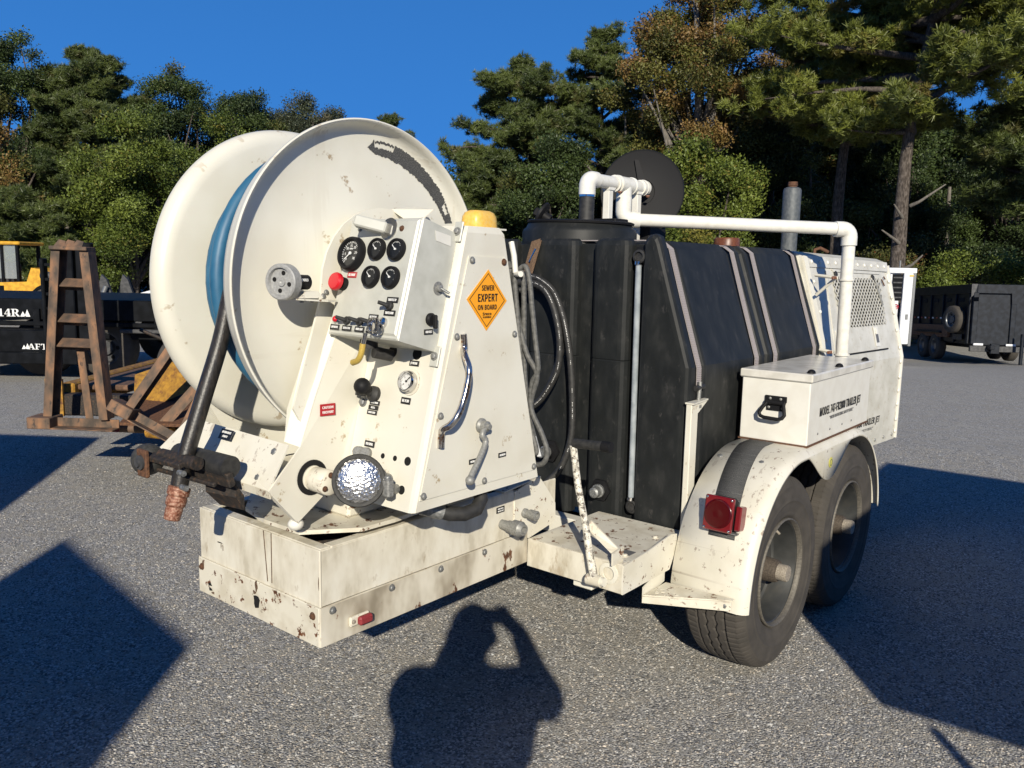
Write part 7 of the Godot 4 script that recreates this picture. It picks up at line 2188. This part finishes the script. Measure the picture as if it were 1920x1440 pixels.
func photographer() -> void:
	mk("skin", [[0.3, L(0.42, 0.24, 0.16)], [0.7, L(0.50, 0.30, 0.21)]], 0.02, Vector3(4, 4, 4), 0.55)
	mk("jacket", [[0.3, L(0.03, 0.04, 0.06)], [0.7, L(0.05, 0.06, 0.085)]], 0.02, Vector3(4, 4, 4), 0.9)
	mk("jeans", [[0.3, L(0.05, 0.07, 0.12)], [0.7, L(0.08, 0.11, 0.17)]], 0.02, Vector3(5, 5, 5), 0.9)
	mk("hair", [[0.3, L(0.02, 0.014, 0.01)], [0.7, L(0.04, 0.028, 0.02)]], 0.05, Vector3(9, 4, 9), 0.7)
	mk("boots", [[0.0, L(0.05, 0.032, 0.02)]], 0.0, Vector3.ONE, 0.6)
	var p := thing("person", "person in dark jacket and jeans holding up a phone with both hands", "person", Vector3(-0.05, 0, 0.34))
	var z := Vector3(0.05, 0, -0.34)
	var sl := Vector3(-0.245, 1.345, 0.33)
	var sr := Vector3(0.135, 1.345, 0.31)
	var el := Vector3(-0.225, 1.13, 0.17)
	var er := Vector3(0.215, 1.26, 0.14)
	var wl := Vector3(-0.118, 1.435, 0.058)
	var wr := Vector3(0.135, 1.455, 0.055)
	var hip := Vector3(-0.05, 0.90, 0.35)
	var body := [
		[Vector3(-0.051, 1.40, 0.325), Vector3(-0.051, 1.47, 0.305), 0.056, 0.052],
		[Vector3(-0.051, 1.555, 0.285), Vector3(-0.051, 1.535, 0.285), 0.092, 0.090], [Vector3(-0.051, 1.49, 0.26), Vector3(-0.051, 1.52, 0.262), 0.058, 0.066],
		[Vector3(-0.051, 1.53, 0.19), Vector3(-0.051, 1.515, 0.182), 0.011, 0.015], [Vector3(-0.148, 1.535, 0.29), Vector3(-0.148, 1.51, 0.288), 0.014, 0.010], [Vector3(0.046, 1.535, 0.29), Vector3(0.046, 1.51, 0.288), 0.014, 0.010],
		[sl, el, 0.05, 0.04], [el, wl, 0.042, 0.028], [sr, er, 0.05, 0.04], [er, wr, 0.042, 0.028],
		[sl, sr, 0.07, 0.07], [Vector3(-0.15, 1.25, 0.34), Vector3(0.05, 1.25, 0.34), 0.11, 0.11], [Vector3(-0.12, 1.05, 0.345), Vector3(0.02, 1.05, 0.345), 0.10, 0.10], [Vector3(-0.13, 0.92, 0.35), Vector3(0.03, 0.92, 0.35), 0.11, 0.11],
		[Vector3(-0.14, 0.88, 0.35), Vector3(-0.16, 0.49, 0.33), 0.085, 0.058], [Vector3(-0.16, 0.49, 0.33), Vector3(-0.17, 0.09, 0.36), 0.056, 0.038], [Vector3(0.04, 0.88, 0.35), Vector3(0.06, 0.49, 0.33), 0.085, 0.058], [Vector3(0.06, 0.49, 0.33), Vector3(0.07, 0.09, 0.36), 0.056, 0.038],
	]
	# hands closed on the two ends of the phone
	for s in [-1.0, 1.0]:
		var w: Vector3 = wl if s < 0.0 else wr
		var palm := Vector3(s * 0.094, 1.487, 0.042)
		body.append([w, palm, 0.026, 0.024])
		body.append([palm, Vector3(s * 0.094, 1.512, 0.040), 0.024, 0.022])
	for b in body:
		b[0] += z
		b[1] += z
	var bm := flesh(body, 0.016, 0.035, "body", M.skin, p)
	var fing: Array = []
	for s in [-1.0, 1.0]:
		var hands := [
			[Vector3(s * 0.092, 1.528, 0.036), Vector3(s * 0.082, 1.546, 0.022), Vector3(s * 0.058, 1.548, 0.010), Vector3(s * 0.040, 1.545, 0.004)],
			[Vector3(s * 0.096, 1.518, 0.034), Vector3(s * 0.094, 1.526, 0.004), Vector3(s * 0.078, 1.522, -0.004), Vector3(s * 0.066, 1.520, -0.006)],
			[Vector3(s * 0.097, 1.500, 0.034), Vector3(s * 0.096, 1.502, 0.004), Vector3(s * 0.079, 1.500, -0.004), Vector3(s * 0.068, 1.499, -0.006)],
			[Vector3(s * 0.096, 1.483, 0.034), Vector3(s * 0.093, 1.480, 0.006), Vector3(s * 0.078, 1.479, -0.003), Vector3(s * 0.069, 1.478, -0.005)],
			[Vector3(s * 0.092, 1.478, 0.050), Vector3(s * 0.078, 1.472, 0.036), Vector3(s * 0.060, 1.482, 0.026), Vector3(s * 0.045, 1.490, 0.024)],
		]
		for h in hands:
			for i in 3:
				fing.append([h[i] + z, h[i + 1] + z, 0.0088 - 0.0008 * i, 0.0085 - 0.001 * i])
	flesh(fing, 0.004, 0.004, "fingers", M.skin, bm)
	var coat: Array = []
	for i in [6, 7, 8, 9, 10, 11, 12]:
		var b: Array = body[i]
		var q: Vector3 = b[1]
		if i == 7 or i == 9:
			q = (b[0] as Vector3).lerp(b[1], 0.86)
		coat.append([b[0], q, b[2] + 0.016, b[3] + 0.014])
	coat.append([Vector3(-0.14, 0.93, 0.35) + z, Vector3(0.04, 0.93, 0.35) + z, 0.125, 0.125])
	coat.append([Vector3(-0.051, 1.39, 0.33) + z, Vector3(-0.051, 1.425, 0.325) + z, 0.072, 0.066])
	flesh(coat, 0.021, 0.05, "jacket", M.jacket, p)
	var leg: Array = []
	for i in [14, 15, 16, 17]:
		var b: Array = body[i]
		leg.append([b[0], b[1], b[2] + 0.014, b[3] + 0.022])
	leg.append([body[13][0], body[13][1], 0.117, 0.117])
	flesh(leg, 0.021, 0.04, "jeans", M.jeans, p)
	for x in [-0.17, 0.07]:
		flesh([[Vector3(x, 0.10, 0.37) + z, Vector3(x, 0.05, 0.38) + z, 0.05, 0.045], [Vector3(x, 0.042, 0.37) + z, Vector3(x, 0.035, 0.20) + z, 0.046, 0.036]], 0.01, 0.03, "boot", M.boots, p)
	flesh([[Vector3(-0.051, 1.572, 0.300) + z, Vector3(-0.051, 1.545, 0.315) + z, 0.094, 0.092], [Vector3(-0.051, 1.60, 0.25) + z, Vector3(-0.051, 1.60, 0.29) + z, 0.060, 0.074]], 0.01, 0.03, "hair", M.hair, bm)
	for s in [-1.0, 1.0]:
		var mb := MB.new()
		mb.ball(Vector3(-0.051 + s * 0.031, 1.545, 0.203) + z, 0.0115, Vector3.ONE, 12)
		obj("eye", mb, M.dial_white, bm)
		bar("eyebrow", [Vector3(-0.051 + s * 0.016, 1.565, 0.193) + z, Vector3(-0.051 + s * 0.046, 1.566, 0.204) + z], 0.004, M.hair, bm, 8)
	bar("mouth", [Vector3(-0.072, 1.483, 0.200) + z, Vector3(-0.051, 1.481, 0.193) + z, Vector3(-0.030, 1.483, 0.200) + z], 0.004, M.cap_brown, bm, 8)
	var ph := thing("phone", "black phone held sideways in the photographer's hands", "phone", Vector3(0, 1.5, 0.014))
	var mb := MB.new()
	mb.box(Transform3D(Basis(), Vector3.ZERO), Vector3(0.16, 0.076, 0.008), 0.003)
	obj("case", mb, M.black_plastic, ph)
	mb = MB.new()
	mb.box(Transform3D(Basis(), Vector3(0, 0, 0.0045)), Vector3(0.15, 0.068, 0.001), 0.0004)
	obj("screen", mb, M.dial_black, ph)

# ------------------------------------------------------------------ set up
func _ready() -> void:
	rng.seed = 20240
	var cam := Camera3D.new()
	cam.name = "camera"
	cam.position = Vector3(0, 1.5, 0)
	cam.basis = Basis(Vector3.RIGHT, -deg_to_rad(8.1297)) * Basis(Vector3(0, 0, 1), deg_to_rad(1.124))
	cam.fov = rad_to_deg(2.0 * atan(720.0 / 1554.0))
	cam.near = 0.02
	cam.far = 2000.0
	add_child(cam)
	cam.make_current()
	var we := WorldEnvironment.new()
	we.name = "environment"
	var env := Environment.new()
	env.background_mode = Environment.BG_SKY
	var sky := Sky.new()
	var sm := ProceduralSkyMaterial.new()
	sm.sky_top_color = Color(0.02, 0.115, 0.34)
	sm.sky_horizon_color = Color(0.25, 0.55, 0.89)
	sm.sky_curve = 0.62
	sm.ground_horizon_color = Color(0.30, 0.32, 0.33)
	sm.ground_bottom_color = Color(0.20, 0.20, 0.19)
	sm.sun_angle_max = 14.0
	sm.sun_curve = 0.12
	sm.energy_multiplier = 0.88
	sky.sky_material = sm
	env.sky = sky
	env.tonemap_mode = Environment.TONE_MAPPER_LINEAR
	env.tonemap_exposure = 1.12
	env.sdfgi_enabled = true
	env.ssao_enabled = true
	env.ssil_enabled = true
	we.environment = env
	add_child(we)
	var sun := DirectionalLight3D.new()
	sun.name = "sun"
	var s := Vector3(0.0245, 0.402, 0.9153).normalized()
	sun.basis = Basis(Vector3.UP.cross(s).normalized(), s.cross(Vector3.UP.cross(s).normalized()), s)
	sun.light_energy = 1.6
	sun.light_color = Color(1.0, 0.965, 0.895)
	sun.light_angular_distance = 0.5
	sun.shadow_enabled = true
	add_child(sun)
	materials()
	ground()
	trees()
	neighbours()
	trailer()
	photographer()
